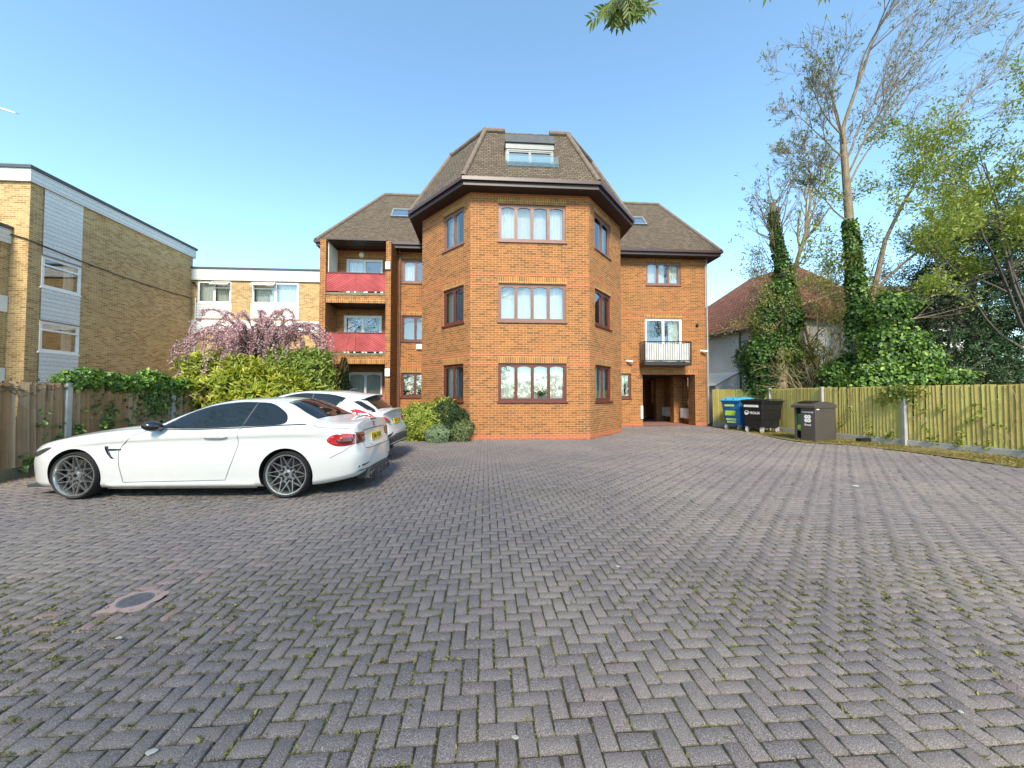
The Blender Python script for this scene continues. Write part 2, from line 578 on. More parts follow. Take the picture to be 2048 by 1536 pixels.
# ================================================================== GROUND
YAW = R(4)
BO = Vector((0.59, 12.35, 0))                   # middle of the bay's front wall
EX = Vector((math.cos(YAW), math.sin(YAW), 0)); EY = Vector((-math.sin(YAW), math.cos(YAW), 0))
def W(x, y, z=0.0):                             # building-local to world
    return BO + EX * x + EY * y + Vector((0, 0, z))

g = MB()
g.quad((-700, -300, -0.045), (700, -300, -0.045), (700, 1500, -0.045), (-700, 1500, -0.045))
tag(g.build('ground', M['grassbase']), kind='structure')

def paver_mats():
    t = NT('block_paving')
    a = t.n('ShaderNodeAttribute', attribute_name='rnd').outputs['Fac']
    o = t.obj()
    cr = t.n('ShaderNodeValToRGB')
    t.l(a, cr.inputs[0])
    el = cr.color_ramp.elements
    el[0].position = 0.0; el[0].color = (0.190, 0.168, 0.162, 1)
    el[1].position = 1.0; el[1].color = (0.40, 0.27, 0.22, 1)
    for p, c in ((0.25, (0.225, 0.198, 0.188)), (0.5, (0.250, 0.220, 0.205)), (0.75, (0.275, 0.236, 0.216)), (0.88, (0.26, 0.208, 0.195)), (0.95, (0.32, 0.245, 0.222))):
        e = el.new(p); e.color = (*c, 1)
    sp = t.noise(o, 230, 2, 0.7)
    dk = t.mix(0.22, cr.outputs[0], (0.03, 0.025, 0.03))
    c = t.mix(t.ramp(sp, 0.53, 0.66), dk, (0.50, 0.47, 0.43))
    c = t.mix(t.ramp(t.noise(o, 200, 2, 0.7), 0.50, 0.66), c, (0.06, 0.055, 0.058))
    big = t.noise(o, 0.55, 5)
    c = t.mix(t.ramp(big, 0.45, 0.8), c, t.mix(0.4, c, (0.40, 0.36, 0.26)))
    lich = t.noise(o, 9, 6, 0.7)
    c = t.mix(t.ramp(lich, 0.66, 0.80), c, t.mix(0.5, c, (0.24, 0.24, 0.14)))
    c = t.mix(1.0, c, (0.83, 0.80, 0.805), 'MULTIPLY')
    t.l(c, t.b.inputs['Base Color'])
    t.val(t.b, Roughness=0.88)
    t.b.inputs['Specular IOR Level'].default_value = 0.3
    t.bump(sp, 0.8, 0.004)
    j = NT('mossy_joint')
    o = j.obj()
    c = j.mix(j.ramp(j.noise(o, 1.3, 4), 0.42, 0.62), (0.04, 0.032, 0.02), (0.12, 0.125, 0.03))
    c = j.mix(j.ramp(j.noise(o, 60, 3), 0.45, 0.65), c, (0.03, 0.026, 0.018))
    j.l(c, j.b.inputs['Base Color'])
    j.val(j.b, Roughness=1.0)
    j.bump(j.noise(o, 120, 3), 1.0, 0.01)
    return t.m, j.m
M['paver'], M['joint'] = paver_mats()

def edge_right(Y):
    return np.interp(Y, [0, 7.5, 9.6, 11.0, 11.5, 12.0, 14.5, 18], [10.3, 10.1, 10.15, 9.75, 9.0, 8.85, 9.05, 9.0])
def edge_left(Y):
    return -8.42 - 0.07 * (Y - 6.26)
DRAIN = Vector((-2.665, 2.715, 0))
def paved(X, Y):
    ok = (X > edge_left(Y)) & (X < edge_right(Y)) & (Y > 0.55)
    lx = (X - BO.x) * EX.x + (Y - BO.y) * EX.y
    ly = (X - BO.x) * EY.x + (Y - BO.y) * EY.y
    bay = (ly > -0.04) & (np.abs(lx) < 1.98 + np.clip(ly, 0, 2.2) * 0.86 + 0.04)
    ok &= ~bay
    ok &= ~((lx < -1.9) & (ly > -0.35 - 0.12 * (lx + 1.9)) & (lx > -5.2)) & ~((lx <= -5.2) & (ly > 0.3))
    ok &= ~((ly > 4.9) & ((lx < 5.8) | (lx > 8.45)))
    ok &= ly < 12
    ok &= np.hypot(X - DRAIN.x, (Y - DRAIN.y) * 1.15) > 0.13
    return ok

def build_paving():
    w = 0.084
    n = 162
    I, J = np.meshgrid(np.arange(-n, n), np.arange(-n, n), indexing='ij')
    I = I.ravel(); J = J.ravel()
    k = (I - J) % 4
    hor = k == 0; ver = k == 3
    u0 = np.concatenate([I[hor], I[ver]]) * w
    v0 = np.concatenate([J[hor], J[ver]]) * w
    isH = np.concatenate([np.ones(hor.sum(), bool), np.zeros(ver.sum(), bool)])
    du = np.where(isH, 2 * w, w); dv = np.where(isH, w, 2 * w)
    cu, cv = u0 + du / 2, v0 + dv / 2
    ox, oy = 0.6, 9.0
    X = ox + EX.x * cu + EY.x * cv; Y = oy + EX.y * cu + EY.y * cv
    ok = paved(X, Y)
    # only what the lens takes in, plus a margin
    ok &= (np.abs(X) < 1.5 * Y + 2.0)
    cu, cv, du, dv, X, Y, isH = [a[ok] for a in (cu, cv, du, dv, X, Y, isH)]
    m = len(cu)
    gap = 0.0052; ch = 0.0055
    wave = 0.006 * np.sin(X * 1.1 + 0.6 * Y) + 0.005 * np.sin(Y * 1.7 - X * 0.4)
    sx = RNG.normal(size=m) * 0.006; sy = RNG.normal(size=m) * 0.006
    dz = wave + RNG.normal(size=m) * 0.0016
    rot = RNG.normal(size=m) * 0.006
    ju = RNG.normal(size=m) * 0.0012; jv = RNG.normal(size=m) * 0.0012
    V = np.empty((m, 12, 3))
    cs = [(-1, -1), (1, -1), (1, 1), (-1, 1)]
    for r, (ins, z) in enumerate(((gap + ch, 0.0), (gap, -0.0045), (gap, -0.03))):
        for c, (a, b) in enumerate(cs):
            lu = a * (du / 2 - ins); lv = b * (dv / 2 - ins)
            lu2 = lu - rot * lv + ju; lv2 = lv + rot * lu + jv
            uu, vv = cu + lu2, cv + lv2
            V[:, r * 4 + c, 0] = ox + EX.x * uu + EY.x * vv
            V[:, r * 4 + c, 1] = oy + EX.y * uu + EY.y * vv
            V[:, r * 4 + c, 2] = z + dz + sx * lu / 0.09 * 0.3 + sy * lv / 0.09 * 0.25
    F = [(0, 1, 2, 3)]
    for r in range(2):
        for c in range(4):
            d = (c + 1) % 4
            F.append((r * 4 + c, (r + 1) * 4 + c, (r + 1) * 4 + d, r * 4 + d))
    F = (np.arange(m)[:, None, None] * 12 + np.array(F)[None]).reshape(-1, 4)
    V = V.reshape(-1, 3)
    me = bpy.data.meshes.new('block_paving')
    me.vertices.add(len(V)); me.vertices.foreach_set('co', V.astype(np.float32).ravel())
    me.loops.add(F.size); me.loops.foreach_set('vertex_index', F.astype(np.int32).ravel())
    me.polygons.add(len(F))
    me.polygons.foreach_set('loop_start', np.arange(0, F.size, 4, dtype=np.int32))
    me.polygons.foreach_set('loop_total', np.full(len(F), 4, np.int32))
    r = RNG.random(m) ** 1.15 * 0.93
    pk = np.exp(-((X - DRAIN.x) ** 2 + (Y - DRAIN.y) ** 2) / 0.45)
    r = np.clip(r + pk * RNG.random(m) * 0.3, 0, 1)
    at = me.attributes.new('rnd', 'FLOAT', 'POINT')
    at.data.foreach_set('value', np.repeat(r, 12).astype(np.float32))
    me.update(calc_edges=True)
    me.materials.append(M['paver'])
    o = bpy.data.objects.new('paving', me)
    COL.objects.link(o)
    tag(o, kind='structure')
    # joint bed under the blocks
    b = MB()
    nx, ny = 90, 80
    gx = np.linspace(-9.2, 10.4, nx); gy = np.linspace(0.3, 25, ny)
    vs = [(x, y, -0.011 + 0.006 * math.sin(x * 1.1 + 0.6 * y) + 0.005 * math.sin(y * 1.7 - x * 0.4)) for x in gx for y in gy]
    fs = [(i * ny + j, (i + 1) * ny + j, (i + 1) * ny + j + 1, i * ny + j + 1) for i in range(nx - 1) for j in range(ny - 1)]
    b.add(vs, fs)
    tag(b.build('paving_bed', M['joint']), kind='structure')
    # moss and seedling grass in the joints
    nt = 240000
    q = RNG.integers(0, m, nt)
    side = RNG.integers(0, 4, nt); f = RNG.uniform(-1, 1, nt)
    lu = np.where(side < 2, np.where(side == 0, -1, 1) * du[q] / 2, f * du[q] / 2)
    lv = np.where(side < 2, f * dv[q] / 2, np.where(side == 2, -1, 1) * dv[q] / 2)
    uu, vv = cu[q] + lu, cv[q] + lv
    PX = ox + EX.x * uu + EY.x * vv; PY = oy + EX.y * uu + EY.y * vv
    dens = 0.5 + 0.5 * np.sin(PX * 1.9 + 1.0) * np.sin(PY * 1.4 + 0.5 * PX + 0.7) + 0.35 * np.exp(-(PX - 0.2) ** 2 / 3)
    near = (PY < 6.0) & (RNG.random(nt) < np.clip(dens, 0.04, 1) * np.where(PY < 3.2, 1, 0.45))
    PX, PY = PX[near], PY[near]
    per = 7
    k = len(PX)
    P = np.stack([PX, PY, np.full(k, -0.006)], 1)
    P = np.repeat(P, per, 0) + RNG.normal(size=(k * per, 3)) * np.array([0.006, 0.006, 0.001])
    D = unit(RNG.normal(size=(k * per, 3)) * np.array([1, 1, 0.3]) + np.array([0, 0, 0.55]))
    N = unit(RNG.normal(size=(k * per, 3)) + np.array([0, 0, 0.4]))
    big = np.repeat(RNG.random(k) ** 5 * np.where(PY < 3.0, 1, 0.35), per)
    L = 0.006 + 0.030 * big * big * RNG.random(k * per) + 0.006 * RNG.random(k * per)
    M['moss'] = m_leaf('joint_moss', (0.09, 0.095, 0.022), (0.22, 0.22, 0.065), (0.32, 0.28, 0.12), 0.9, 0.2)
    o = leaf_mesh('moss', P, D, N, L, L * 0.5, M['moss'])
    tag(o, 'yellow green moss and seedling grass growing in the paving joints', 'moss', kind='stuff')
build_paving()

# drain gully with its pinkish mortar collar
t = thing('drain_grate', 'round slotted metal drain grate set in a pink mortar collar in the paving', 'drain', DRAIN, YAW)
t.scale = (0.8, 0.8, 1)
mb = MB()
rg = random.Random(3)
ring = []
for k in range(48):
    a = 2 * math.pi * k / 48
    sq = 0.185 / max(abs(math.cos(a)), abs(math.sin(a))) ** 0.75
    ring.append((math.cos(a), math.sin(a), min(sq, 0.235) * (1 + 0.05 * math.sin(5 * a) + 0.04 * math.sin(11 * a + 1))))
vs = [(c * 0.118, s * 0.118, -0.001) for c, s, r in ring] + [(c * r, s * r, -0.006) for c, s, r in ring]
fs = [(k, 48 + k, 48 + (k + 1) % 48, (k + 1) % 48) for k in range(48)]
mb.add(vs, [f[::-1] for f in fs])
mb.build('collar', m_noise('pink_mortar', (0.36, 0.245, 0.21), (0.28, 0.215, 0.19), 14, 0.95, 0.8, 60), t)
mb = MB()
mb.lathe([(0.122, -0.02), (0.122, 0.004), (0.102, 0.005), (0.098, -0.02)], 40, 'z')
for k in range(-4, 5):
    y = k * 0.0215
    hw = math.sqrt(max(0, 0.10 ** 2 - y * y))
    if hw > 0.02:
        mb.box(-hw, hw, y - 0.0055, y + 0.0055, -0.014, 0.006)
mb.box(-0.006, 0.006, -0.098, 0.098, -0.016, 0.0045)
mb.build('grate', m_noise('grate_iron', (0.20, 0.20, 0.205), (0.13, 0.13, 0.135), 30, 0.5, 0.2, 80, metal=0.6), t)
mb = MB()
mb.lathe([(0.0, -0.012), (0.118, -0.012)], 24, 'z')
mb.build('pit', M['dark'], t)

# ================================================================== APARTMENT BLOCK (built in its own axes, turned 4 degrees)
APT = thing('apartment_building', 'three storey orange brick apartment block with projecting octagonal bay and brown tiled roof', 'building', BO, YAW)

class WallFrame:
    """vertical plane through a->b; u along, d into the building, z up; facing the viewer when a is on the left"""
    def __init__(s, a, b):
        s.a = Vector((a[0], a[1], 0)); s.b = Vector((b[0], b[1], 0))
        s.t = (s.b - s.a); s.len = s.t.length; s.t.normalize()
        s.n = Vector((s.t.y, -s.t.x, 0))
    def __call__(s, u, d, z):
        return s.a + s.t * u - s.n * d + Vector((0, 0, z))
    def matrix(s, u, d, z):
        return basis(s(u, d, z), s.t, (0, 0, 1))

def wall(mb, wf, z0, z1, holes=(), reveal=0.11, u0=0.0, u1=None, mi=0):
    u1 = wf.len if u1 is None else u1
    us = sorted({u0, u1, *[h[0] for h in holes], *[h[1] for h in holes]})
    zs = sorted({z0, z1, *[h[2] for h in holes], *[h[3] for h in holes]})
    us = [u for u in us if u0 <= u <= u1]; zs = [z for z in zs if z0 <= z <= z1]
    for i in range(len(us) - 1):
        for j in range(len(zs) - 1):
            cu, cz = (us[i] + us[i + 1]) / 2, (zs[j] + zs[j + 1]) / 2
            if any(h[0] < cu < h[1] and h[2] < cz < h[3] for h in holes):
                continue
            mb.quad(wf(us[i], 0, zs[j]), wf(us[i + 1], 0, zs[j]), wf(us[i + 1], 0, zs[j + 1]), wf(us[i], 0, zs[j + 1]), mi)
    for (a, b, c, d) in holes:
        mb.quad(wf(a, 0, c), wf(a, 0, d), wf(a, reveal, d), wf(a, reveal, c), mi)
        mb.quad(wf(b, 0, c), wf(b, reveal, c), wf(b, reveal, d), wf(b, 0, d), mi)
        mb.quad(wf(a, 0, d), wf(b, 0, d), wf(b, reveal, d), wf(a, reveal, d), mi)
        mb.quad(wf(a, 0, c), wf(a, reveal, c), wf(b, reveal, c), wf(b, 0, c), mi)

def wbox(mb, wf, u0, u1, d0, d1, z0, z1, mi=0):
    mb.box(u0, u1, d0, d1, z0, z1, mi, fn=lambda u, d, z: wf(u, d, z))

def pleats(mb, wf, u0, u1, z0, z1, d, amp=0.025, pitch=0.11, n=None, seed=0):
    rg = random.Random(seed)
    n = max(6, int((u1 - u0) / pitch * 6))
    ph = rg.random() * 6
    row = []
    for i in range(n + 1):
        u = u0 + (u1 - u0) * i / n
        a = amp * math.sin(ph + 2 * math.pi * (u - u0) / pitch + 0.8 * math.sin(u * 9))
        row.append((u, d + a))
    for i in range(n):
        (ua, da), (ub, db) = row[i], row[i + 1]
        mb.quad(wf(ua, da * 1.0, z0), wf(ub, db, z0), wf(ub, d + (db - d) * 0.6, z1), wf(ua, d + (da - d) * 0.6, z1))

def window(wf, u0, u1, z0, z1, ncas, fmat, parent=None, arch=True, d=0.045, sill=True, curtains=(), glass='glass', fw=0.055, sill_mat=None, mull=0.05, transom=None, name='window', back='dark', rm=0.25):
    """frame mesh (the part) with pane, sill and curtain sub-parts. curtains: list of (f0,f1,material,kind)"""
    parent = parent or APT
    mb = MB()
    wbox(mb, wf, u0, u1, d, d + 0.07, z1 - 0.045, z1)
    wbox(mb, wf, u0, u1, d, d + 0.07, z0, z0 + 0.05)
    wbox(mb, wf, u0, u0 + 0.045, d, d + 0.07, z0 + 0.05, z1 - 0.045)
    wbox(mb, wf, u1 - 0.045, u1, d, d + 0.07, z0 + 0.05, z1 - 0.045)
    a0, a1 = u0 + 0.045, u1 - 0.045
    cw = (a1 - a0) / ncas
    zb, zt = z0 + 0.05, z1 - 0.045
    fr = d + 0.012
    for k in range(ncas):
        l, r = a0 + cw * k, a0 + cw * (k + 1)
        li, ri = l + mull, r - mull
        bi = zb + mull
        hi = zt - mull
        rise = (ri - li) * 0.11 if arch else 0.0
        arc = []
        for q in range(9):
            s = q / 8
            arc.append((li + (ri - li) * s, hi - rise * (2 * s - 1) ** 2))
        inner = [(li, bi)] + arc + [(ri, bi)]
        outer = [(l, zb)] + [(l + (r - l) * q / 8, zt) for q in range(9)] + [(r, zb)]
        m = len(inner)
        vs = [wf(u, fr, z) for u, z in outer] + [wf(u, fr, z) for u, z in inner] + [wf(u, fr + 0.04, z) for u, z in inner]
        fs = []
        for q in range(m):
            q2 = (q + 1) % m
            fs.append((q, m + q, m + q2, q2))
            fs.append((m + q, 2 * m + q, 2 * m + q2, m + q2))
        mb.add(vs, fs)
        if k:
            wbox(mb, wf, l - 0.012, l + 0.012, d - 0.004, fr + 0.002, zb, zt)
    fo = mb.build(name, fmat, parent)
    mb = MB()
    mb.quad(wf(u0 + 0.02, fr + 0.03, z0 + 0.02), wf(u1 - 0.02, fr + 0.03, z0 + 0.02), wf(u1 - 0.02, fr + 0.03, z1 - 0.02), wf(u0 + 0.02, fr + 0.03, z1 - 0.02))
    mb.build('pane', M[glass], fo)
    if sill:
        mb = MB()
        wbox(mb, wf, u0 - 0.04, u1 + 0.04, -0.045, d + 0.03, z0 - 0.055, z0 - 0.002)
        mb.build('sill', sill_mat or fmat, fo)
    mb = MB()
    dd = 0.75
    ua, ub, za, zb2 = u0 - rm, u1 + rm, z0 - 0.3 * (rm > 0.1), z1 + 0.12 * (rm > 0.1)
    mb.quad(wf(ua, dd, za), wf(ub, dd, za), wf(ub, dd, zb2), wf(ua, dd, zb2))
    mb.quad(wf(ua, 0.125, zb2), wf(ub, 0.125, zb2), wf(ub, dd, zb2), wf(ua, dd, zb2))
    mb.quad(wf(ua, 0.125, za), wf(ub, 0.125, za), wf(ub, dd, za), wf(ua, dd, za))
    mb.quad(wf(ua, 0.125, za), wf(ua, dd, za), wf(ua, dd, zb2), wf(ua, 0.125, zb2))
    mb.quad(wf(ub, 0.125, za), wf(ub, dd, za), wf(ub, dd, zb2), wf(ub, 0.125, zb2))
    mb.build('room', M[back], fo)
    for i, (f0, f1, cm, kind) in enumerate(curtains):
        mb = MB()
        c0, c1 = u0 + (u1 - u0) * f0, u0 + (u1 - u0) * f1
        if kind == 'pleat':
            pleats(mb, wf, c0, c1, z0 - 0.02, z1 - 0.01, 0.24, seed=int(u0 * 100 + i))
            mb.build('curtain', M[cm], fo, smooth=True)
        elif kind == 'sheer':
            pleats(mb, wf, c0, c1, z0 - 0.02, z1 - 0.01, 0.30, amp=0.012, pitch=0.16, seed=int(u0 * 90 + i))
            mb.build('curtain', M[cm], fo, smooth=True)
        else:                                     # slatted blind from the top down to a height share
            zt = z1 - 0.01; zl = z0 + (z1 - z0) * kind
            ns = int((zt - zl) / 0.055)
            for q in range(ns):
                zq = zt - q * 0.055
                mb.quad(wf(c0, 0.20, zq), wf(c1, 0.20, zq), wf(c1, 0.235, zq - 0.05), wf(c0, 0.235, zq - 0.05))
            mb.build('blind', M[cm], fo)
    return fo

ZT = 8.27          # top of the walls
PA, PB, PC, PD, PE, PF = (-3.87, 4.9), (-3.87, 2.2), (-1.97, 0.0), (2.0, 0.0), (3.87, 2.2), (3.87, 4.9)
F_ret_l, F_fl, F_fr, F_r, F_ret_r = WallFrame(PA, PB), WallFrame(PB, PC), WallFrame(PC, PD), WallFrame(PD, PE), WallFrame(PE, PF)
FLOORS = [(1.24, 2.49), (3.87, 5.12), (6.53, 7.77)]
hf = [(0.93, 3.18, a, b) for a, b in FLOORS]
hl = [(1.39, 2.58, a, b) for a, b in FLOORS]
hr = [(0.43, 1.86, a, b) for a, b in FLOORS]

mb = MB()
wall(mb, F_ret_l, 0.0, ZT); wall(mb, F_ret_r, 0.0, ZT)
wall(mb, F_fl, 0.0, ZT, hl); wall(mb, F_fr, 0.0, ZT, hf); wall(mb, F_r, 0.0, ZT, hr)
mb.build('wall', M['brick'], APT)

# red string courses and soldier courses (3-4 mm proud)
def bands(wf, holes, u0, u1, floors, lo=True, base=True):
    for (a, z) in floors:
        if z + 0.28 < ZT - 0.1:
            band = MB(); wbox(band, wf, u0, u1, -0.004, 0.02, z + 0.255, z + 0.325); band.build('string_course', M['redband'], APT)
        if lo:
            cuts = sorted([(h[0], h[1]) for h in holes if abs(h[3] - z) < 0.2])
            c = u0
            for (p, q) in cuts + [(u1, u1)]:
                if p - c > 0.03:
                    band = MB(); wbox(band, wf, c, p, -0.004, 0.02, z - 0.055, z + 0.015); band.build('string_course', M['redband'], APT)
                c = q
    for h in holes:
        so = MB()
        wbox(so, wf, h[0] - 0.04, h[1] + 0.04, -0.003, 0.02, h[3] + 0.002, h[3] + 0.227)
        so.build('soldier_course', M['soldier'], APT)
    if base:
        band = MB(); wbox(band, wf, u0, u1, -0.004, 0.02, 0.0, 0.155); band.build('plinth_course', M['redband'], APT)
bands(F_fl, hl, 0, F_fl.len - 0.001, FLOORS); bands(F_fr, hf, 0.001, F_fr.len - 0.001, FLOORS); bands(F_r, hr, 0.001, F_r.len, FLOORS)

frm = M['frame']
for i, (a, b) in enumerate(FLOORS):
    fm = M['frame2'] if i == 0 else frm
    if i == 0:
        cf = [(0.0, 0.23, 'sheer', 'pleat'), (0.24, 0.74, 'sheer', 'sheer'), (0.76, 1.0, 'sheer', 'pleat')]
    elif i == 1:
        cf = [(0.0, 0.5, 'curtain', 'sheer'), (0.5, 1.0, 'sheer', 'sheer')]  # sheers added so the panes look pale, like mirrored bright sky
    else:
        cf = [(0.0, 0.30, 'sheer', 'pleat'), (0.30, 0.72, 'curtain', 'sheer'), (0.74, 1.0, 'sheer', 'pleat')]  # right pleats are curtains; the rest added, to brighten panes like mirrored sky
    window(F_fr, 0.93, 3.18, a, b, 4, fm, curtains=cf, glass='glass_hi' if i else 'glass')
    window(F_fl, 1.39, 2.58, a, b, 2, M['frame2'] if i < 2 else frm, curtains=[(0.0, 0.5, 'sheer', 'pleat'), (0.86, 1.0, 'curtain', 'pleat')] if i != 1 else [(0, 0.3, 'curtain', 'pleat')], glass='glass' if i == 0 else 'glass_hi')
    window(F_r, 0.43, 1.86, a, b, 2, M['frame2'] if i < 2 else frm, curtains=[(0.0, 0.45, 'sheer', 'pleat'), (0.6, 1.0, 'sheer', 'pleat')] if i == 0 else [(0.62, 1.0, 'curtain', 'pleat')], glass='glass')

# ---- left wing
WY = 4.9
F_wl = WallFrame((-8.3, WY), (-3.3, WY))
hw = []
for a, b in ((1.36, 2.45), (3.86, 5.03), (6.52, 7.57)):
    hw.append((8.3 - 5.22, 8.3 - 3.46, a, b))
dl = [(0.62, 2.22, 5.62, 7.54), (0.55, 2.2, 3.05, 5.0), (0.75, 2.25, 0.1, 2.46)]
mb = MB()
wall(mb, F_wl, 0.0, ZT, hw + dl)
bands(F_wl, hw, 2.95, 4.5, [(h[2], h[3]) for h in hw], base=False)
bands(F_wl, [dl[0]], 0.3, 2.6, [(0, 7.54)], base=False)
# end wall and back
F_el = WallFrame((-8.3, 10.4), (-8.3, 3.72))
wall(mb, F_el, 0.0, ZT - 0.35)
mb.build('wall', M['brick'], APT)
window(F_wl, *hw[2], 3, frm, curtains=[(0.0, 0.33, 'sheer', 'pleat')], glass='glass_hi')
window(F_wl, *hw[1], 3, M['frame2'], curtains=[(0.0, 1.0, 'blind', 0.02)])
window(F_wl, *hw[0], 3, M['frame2'], curtains=[(0.0, 1.0, 'sheer', 0.28)])
window(F_wl, *dl[0], 2, M['white'], arch=False, sill=False, mull=0.06, curtains=[(0.05, 0.42, 'sheer', 'pleat')], glass='glass')
window(F_wl, *dl[1], 2, M['white'], arch=False, sill=False, mull=0.06, curtains=[], glass='glass_hi')
window(F_wl, *dl[2], 2, M['white'], arch=True, sill=False, mull=0.05, curtains=[(0.0, 1.0, 'sheer', 0.05)])

M['redback'] = m_noise('dark_red_backing', (0.10, 0.018, 0.018), (0.08, 0.015, 0.015), 4, 0.7)
# brick piers and balconies
mb = MB()
mb.box(-8.3, -8.06, 3.70, WY, 0, 7.92)
mb.box(-5.62, -5.41, 3.70, WY, 0, 7.90)
mb.build('pier', M['brick'], APT)
PZ = [(5.77, 6.55, 5.28), (3.25, 4.05, 2.74)]
F_bal = WallFrame((-8.06, 3.74), (-5.62, 3.74))
for i, (p0, p1, s0) in enumerate(PZ):
    mb = MB()
    mb.box(-8.06, -5.62, 3.76, WY - 0.001, s0 + 0.02, p0 - 0.09)
    bal = mb.build('balcony', M['brown'], APT)
    mb = MB()
    wbox(mb, F_bal, 0.001, F_bal.len - 0.001, 0.0, 0.05, s0 + 0.225, p0 - 0.16)
    mb.build('brick_edge', M['brick'], bal)
    mb = MB()
    wbox(mb, F_bal, 0.001, F_bal.len - 0.001, -0.004, 0.05, s0, s0 + 0.223)
    mb.build('soldier_course', M['soldier'], bal)
    mb = MB()
    wbox(mb, F_bal, 0.002, F_bal.len - 0.002, -0.02, 0.10, p0 - 0.158, p0 - 0.06)
    mb.build('ledge', M['mossy'], bal)
    # chevron boarded panel: two halves of slanting boards
    mb = MB()
    hwid = F_bal.len / 2
    rg = random.Random(i + 5)
    for half in (0, 1):
        ua, ub = (0.01, hwid - 0.008) if half == 0 else (hwid + 0.008, F_bal.len - 0.01)
        slope = 0.62 if half == 0 else -0.62
        pit = 0.098
        lo = p0 - abs(slope) * hwid; hi = p1 + abs(slope) * hwid
        k = int((hi - lo) / pit) + 1
        for q in range(k):
            zc = lo + q * pit
            cell = []
            poly = [(ua, zc + (ua - ua) * slope), (ub, zc + (ub - ua) * slope), (ub, zc + (ub - ua) * slope + pit - 0.020), (ua, zc + pit - 0.020)]
            def clip(poly, sgn, zv):
                out = []
                for a in range(len(poly)):
                    A, B = poly[a], poly[(a + 1) % len(poly)]
                    ia, ib = sgn * (A[1] - zv) >= 0, sgn * (B[1] - zv) >= 0
                    if ia: out.append(A)
                    if ia != ib:
                        t = (zv - A[1]) / (B[1] - A[1])
                        out.append((A[0] + (B[0] - A[0]) * t, zv))
                return out
            poly = clip(poly, 1, p0); poly = clip(poly, -1, p1 - 0.03) if len(poly) > 2 else poly
            if len(poly) > 2:
                n = len(poly); r = rg.random()
                mb.add([F_bal(u, 0.0, z) for u, z in poly] + [F_bal(u, 0.02, z) for u, z in poly],
                       [tuple(range(n))] + [(a, n + a, n + (a + 1) % n, (a + 1) % n) for a in range(n)], 0, r)
    pn = mb.build('panel', M['red'], bal)
    mb = MB()
    wbox(mb, F_bal, 0.005, F_bal.len - 0.005, 0.021, 0.04, p0, p1 - 0.03)
    mb.build('panel_backing', M['redback'], bal)
    mb = MB()
    wbox(mb, F_bal, 0.002, F_bal.len - 0.002, -0.03, 0.06, p1 - 0.028, p1)
    mb.build('handrail', m_noise('dark_red_rail', (0.16, 0.03, 0.03), (0.12, 0.025, 0.025), 4, 0.5), bal)
    for u in (0.9, 1.15, 1.62, 1.98, 2.25):
        mb = MB(); wbox(mb, F_bal, u, u + 0.07, -0.01, 0.03, p0 - 0.062, p0 - 0.004)
        mb.build('foot_block', M['white2'], bal)
mb = MB()          # low red panel of the ground-floor terrace
wbox(mb, F_bal, 1.2, F_bal.len - 0.01, 0.0, 0.03, 0.55, 1.42)
mb.build('terrace_panel', M['red'], APT)
mb = MB()
mb.box(-8.05, -8.02, 3.9, WY - 0.05, 6.55, 7.85)
mb.build('side_screen', M['sheer'], APT)
mb = MB()
mb.box(-8.05, -5.63, 3.72, WY - 0.01, 7.92, 7.98)
mb.build('soffit', M['brown'], APT)
for (u, z) in ((2.60, 6.85), (2.62, 2.38)):
    mb = MB(); mb.box(-8.3 + u + 0.07, -8.3 + u + 0.27, 3.62, 3.70, z - 0.16, z + 0.16)
    mb.build('alarm_box', M['white'], APT, bevel=0.015)
mb = MB(); wbox(mb, F_wl, 3.75, 4.1, -0.09, 0.0, 3.5, 3.72); mb.build('vent_box', M['white'], APT, bevel=0.01)
mb = MB(); mb.lathe([(0, -0.07), (0.10, -0.06), (0.125, -0.02), (0.125, 0.0)], 24, 'y', (-7.0, WY, 7.72)); mb.build('lamp', M['white'], APT, smooth=True)

# ---- right wing with the through-passage
F_wr = WallFrame((3.4, WY), (9.0, WY))
hA = (6.1 - 3.4, 7.78 - 3.4, 6.66, 7.74)
hB = (6.02 - 3.4, 7.82 - 3.4, 2.95, 5.07)
hC = (4.75 - 3.4, 5.32 - 3.4, 1.31, 2.46)
hP = (5.87 - 3.4, 8.42 - 3.4, 0.0, 2.43)
mb = MB()
wall(mb, F_wr, 0.0, ZT, [hA, hB, hC, hP], reveal=0.11)
mb.box(8.42, 9.0, WY + 0.11, WY + 0.62, 0, 2.43)                  # pillar
mb.quad((9.0, WY, 2.43), (9.0, 10.4, 2.43), (9.0, 10.4, ZT), (9.0, WY, ZT))
mb.quad((9.0, WY, 0), (9.0, WY + 0.62, 0), (9.0, WY + 0.62, 2.43), (9.0, WY, 2.43))
# passage interior: left wall, back wall, right wall with two openings, inner piers
mb.quad((5.87, WY + 0.11, 0), (5.87, WY + 0.11, 2.43), (5.87, 11.0, 2.43), (5.87, 11.0, 0))
F_pr = WallFrame((8.72, 11.0), (8.72, WY + 0.62))
pr_holes = [(11.0 - 10.3, 11.0 - 9.05, 0.95, 2.35), (11.0 - 6.55, 11.0 - 5.7, 0.95, 2.35)]
wall(mb, F_pr, 0, 2.43, pr_holes, reveal=0.25)
mb.box(8.25, 8.71, 6.62, 7.0, 0, 2.43)
mb.box(8.25, 8.71, 8.6, 8.98, 0, 2.43)
mb.quad((5.87, 11.0, 0), (5.87, 11.0, 2.43), (9.0, 11.0, 2.43), (9.0, 11.0, 0))
mb.quad((-8.3, 10.4, 0), (-8.3, 10.4, ZT), (9.0, 10.4, ZT), (9.0, 10.4, 2.43))
mb.build('wall', M['brick'], APT)
bands(F_wr, [hA, hB, hC], 0.1, 5.6, [(hA[2], 7.74), (hB[2], 5.07), (hC[2], 2.46)], base=False)
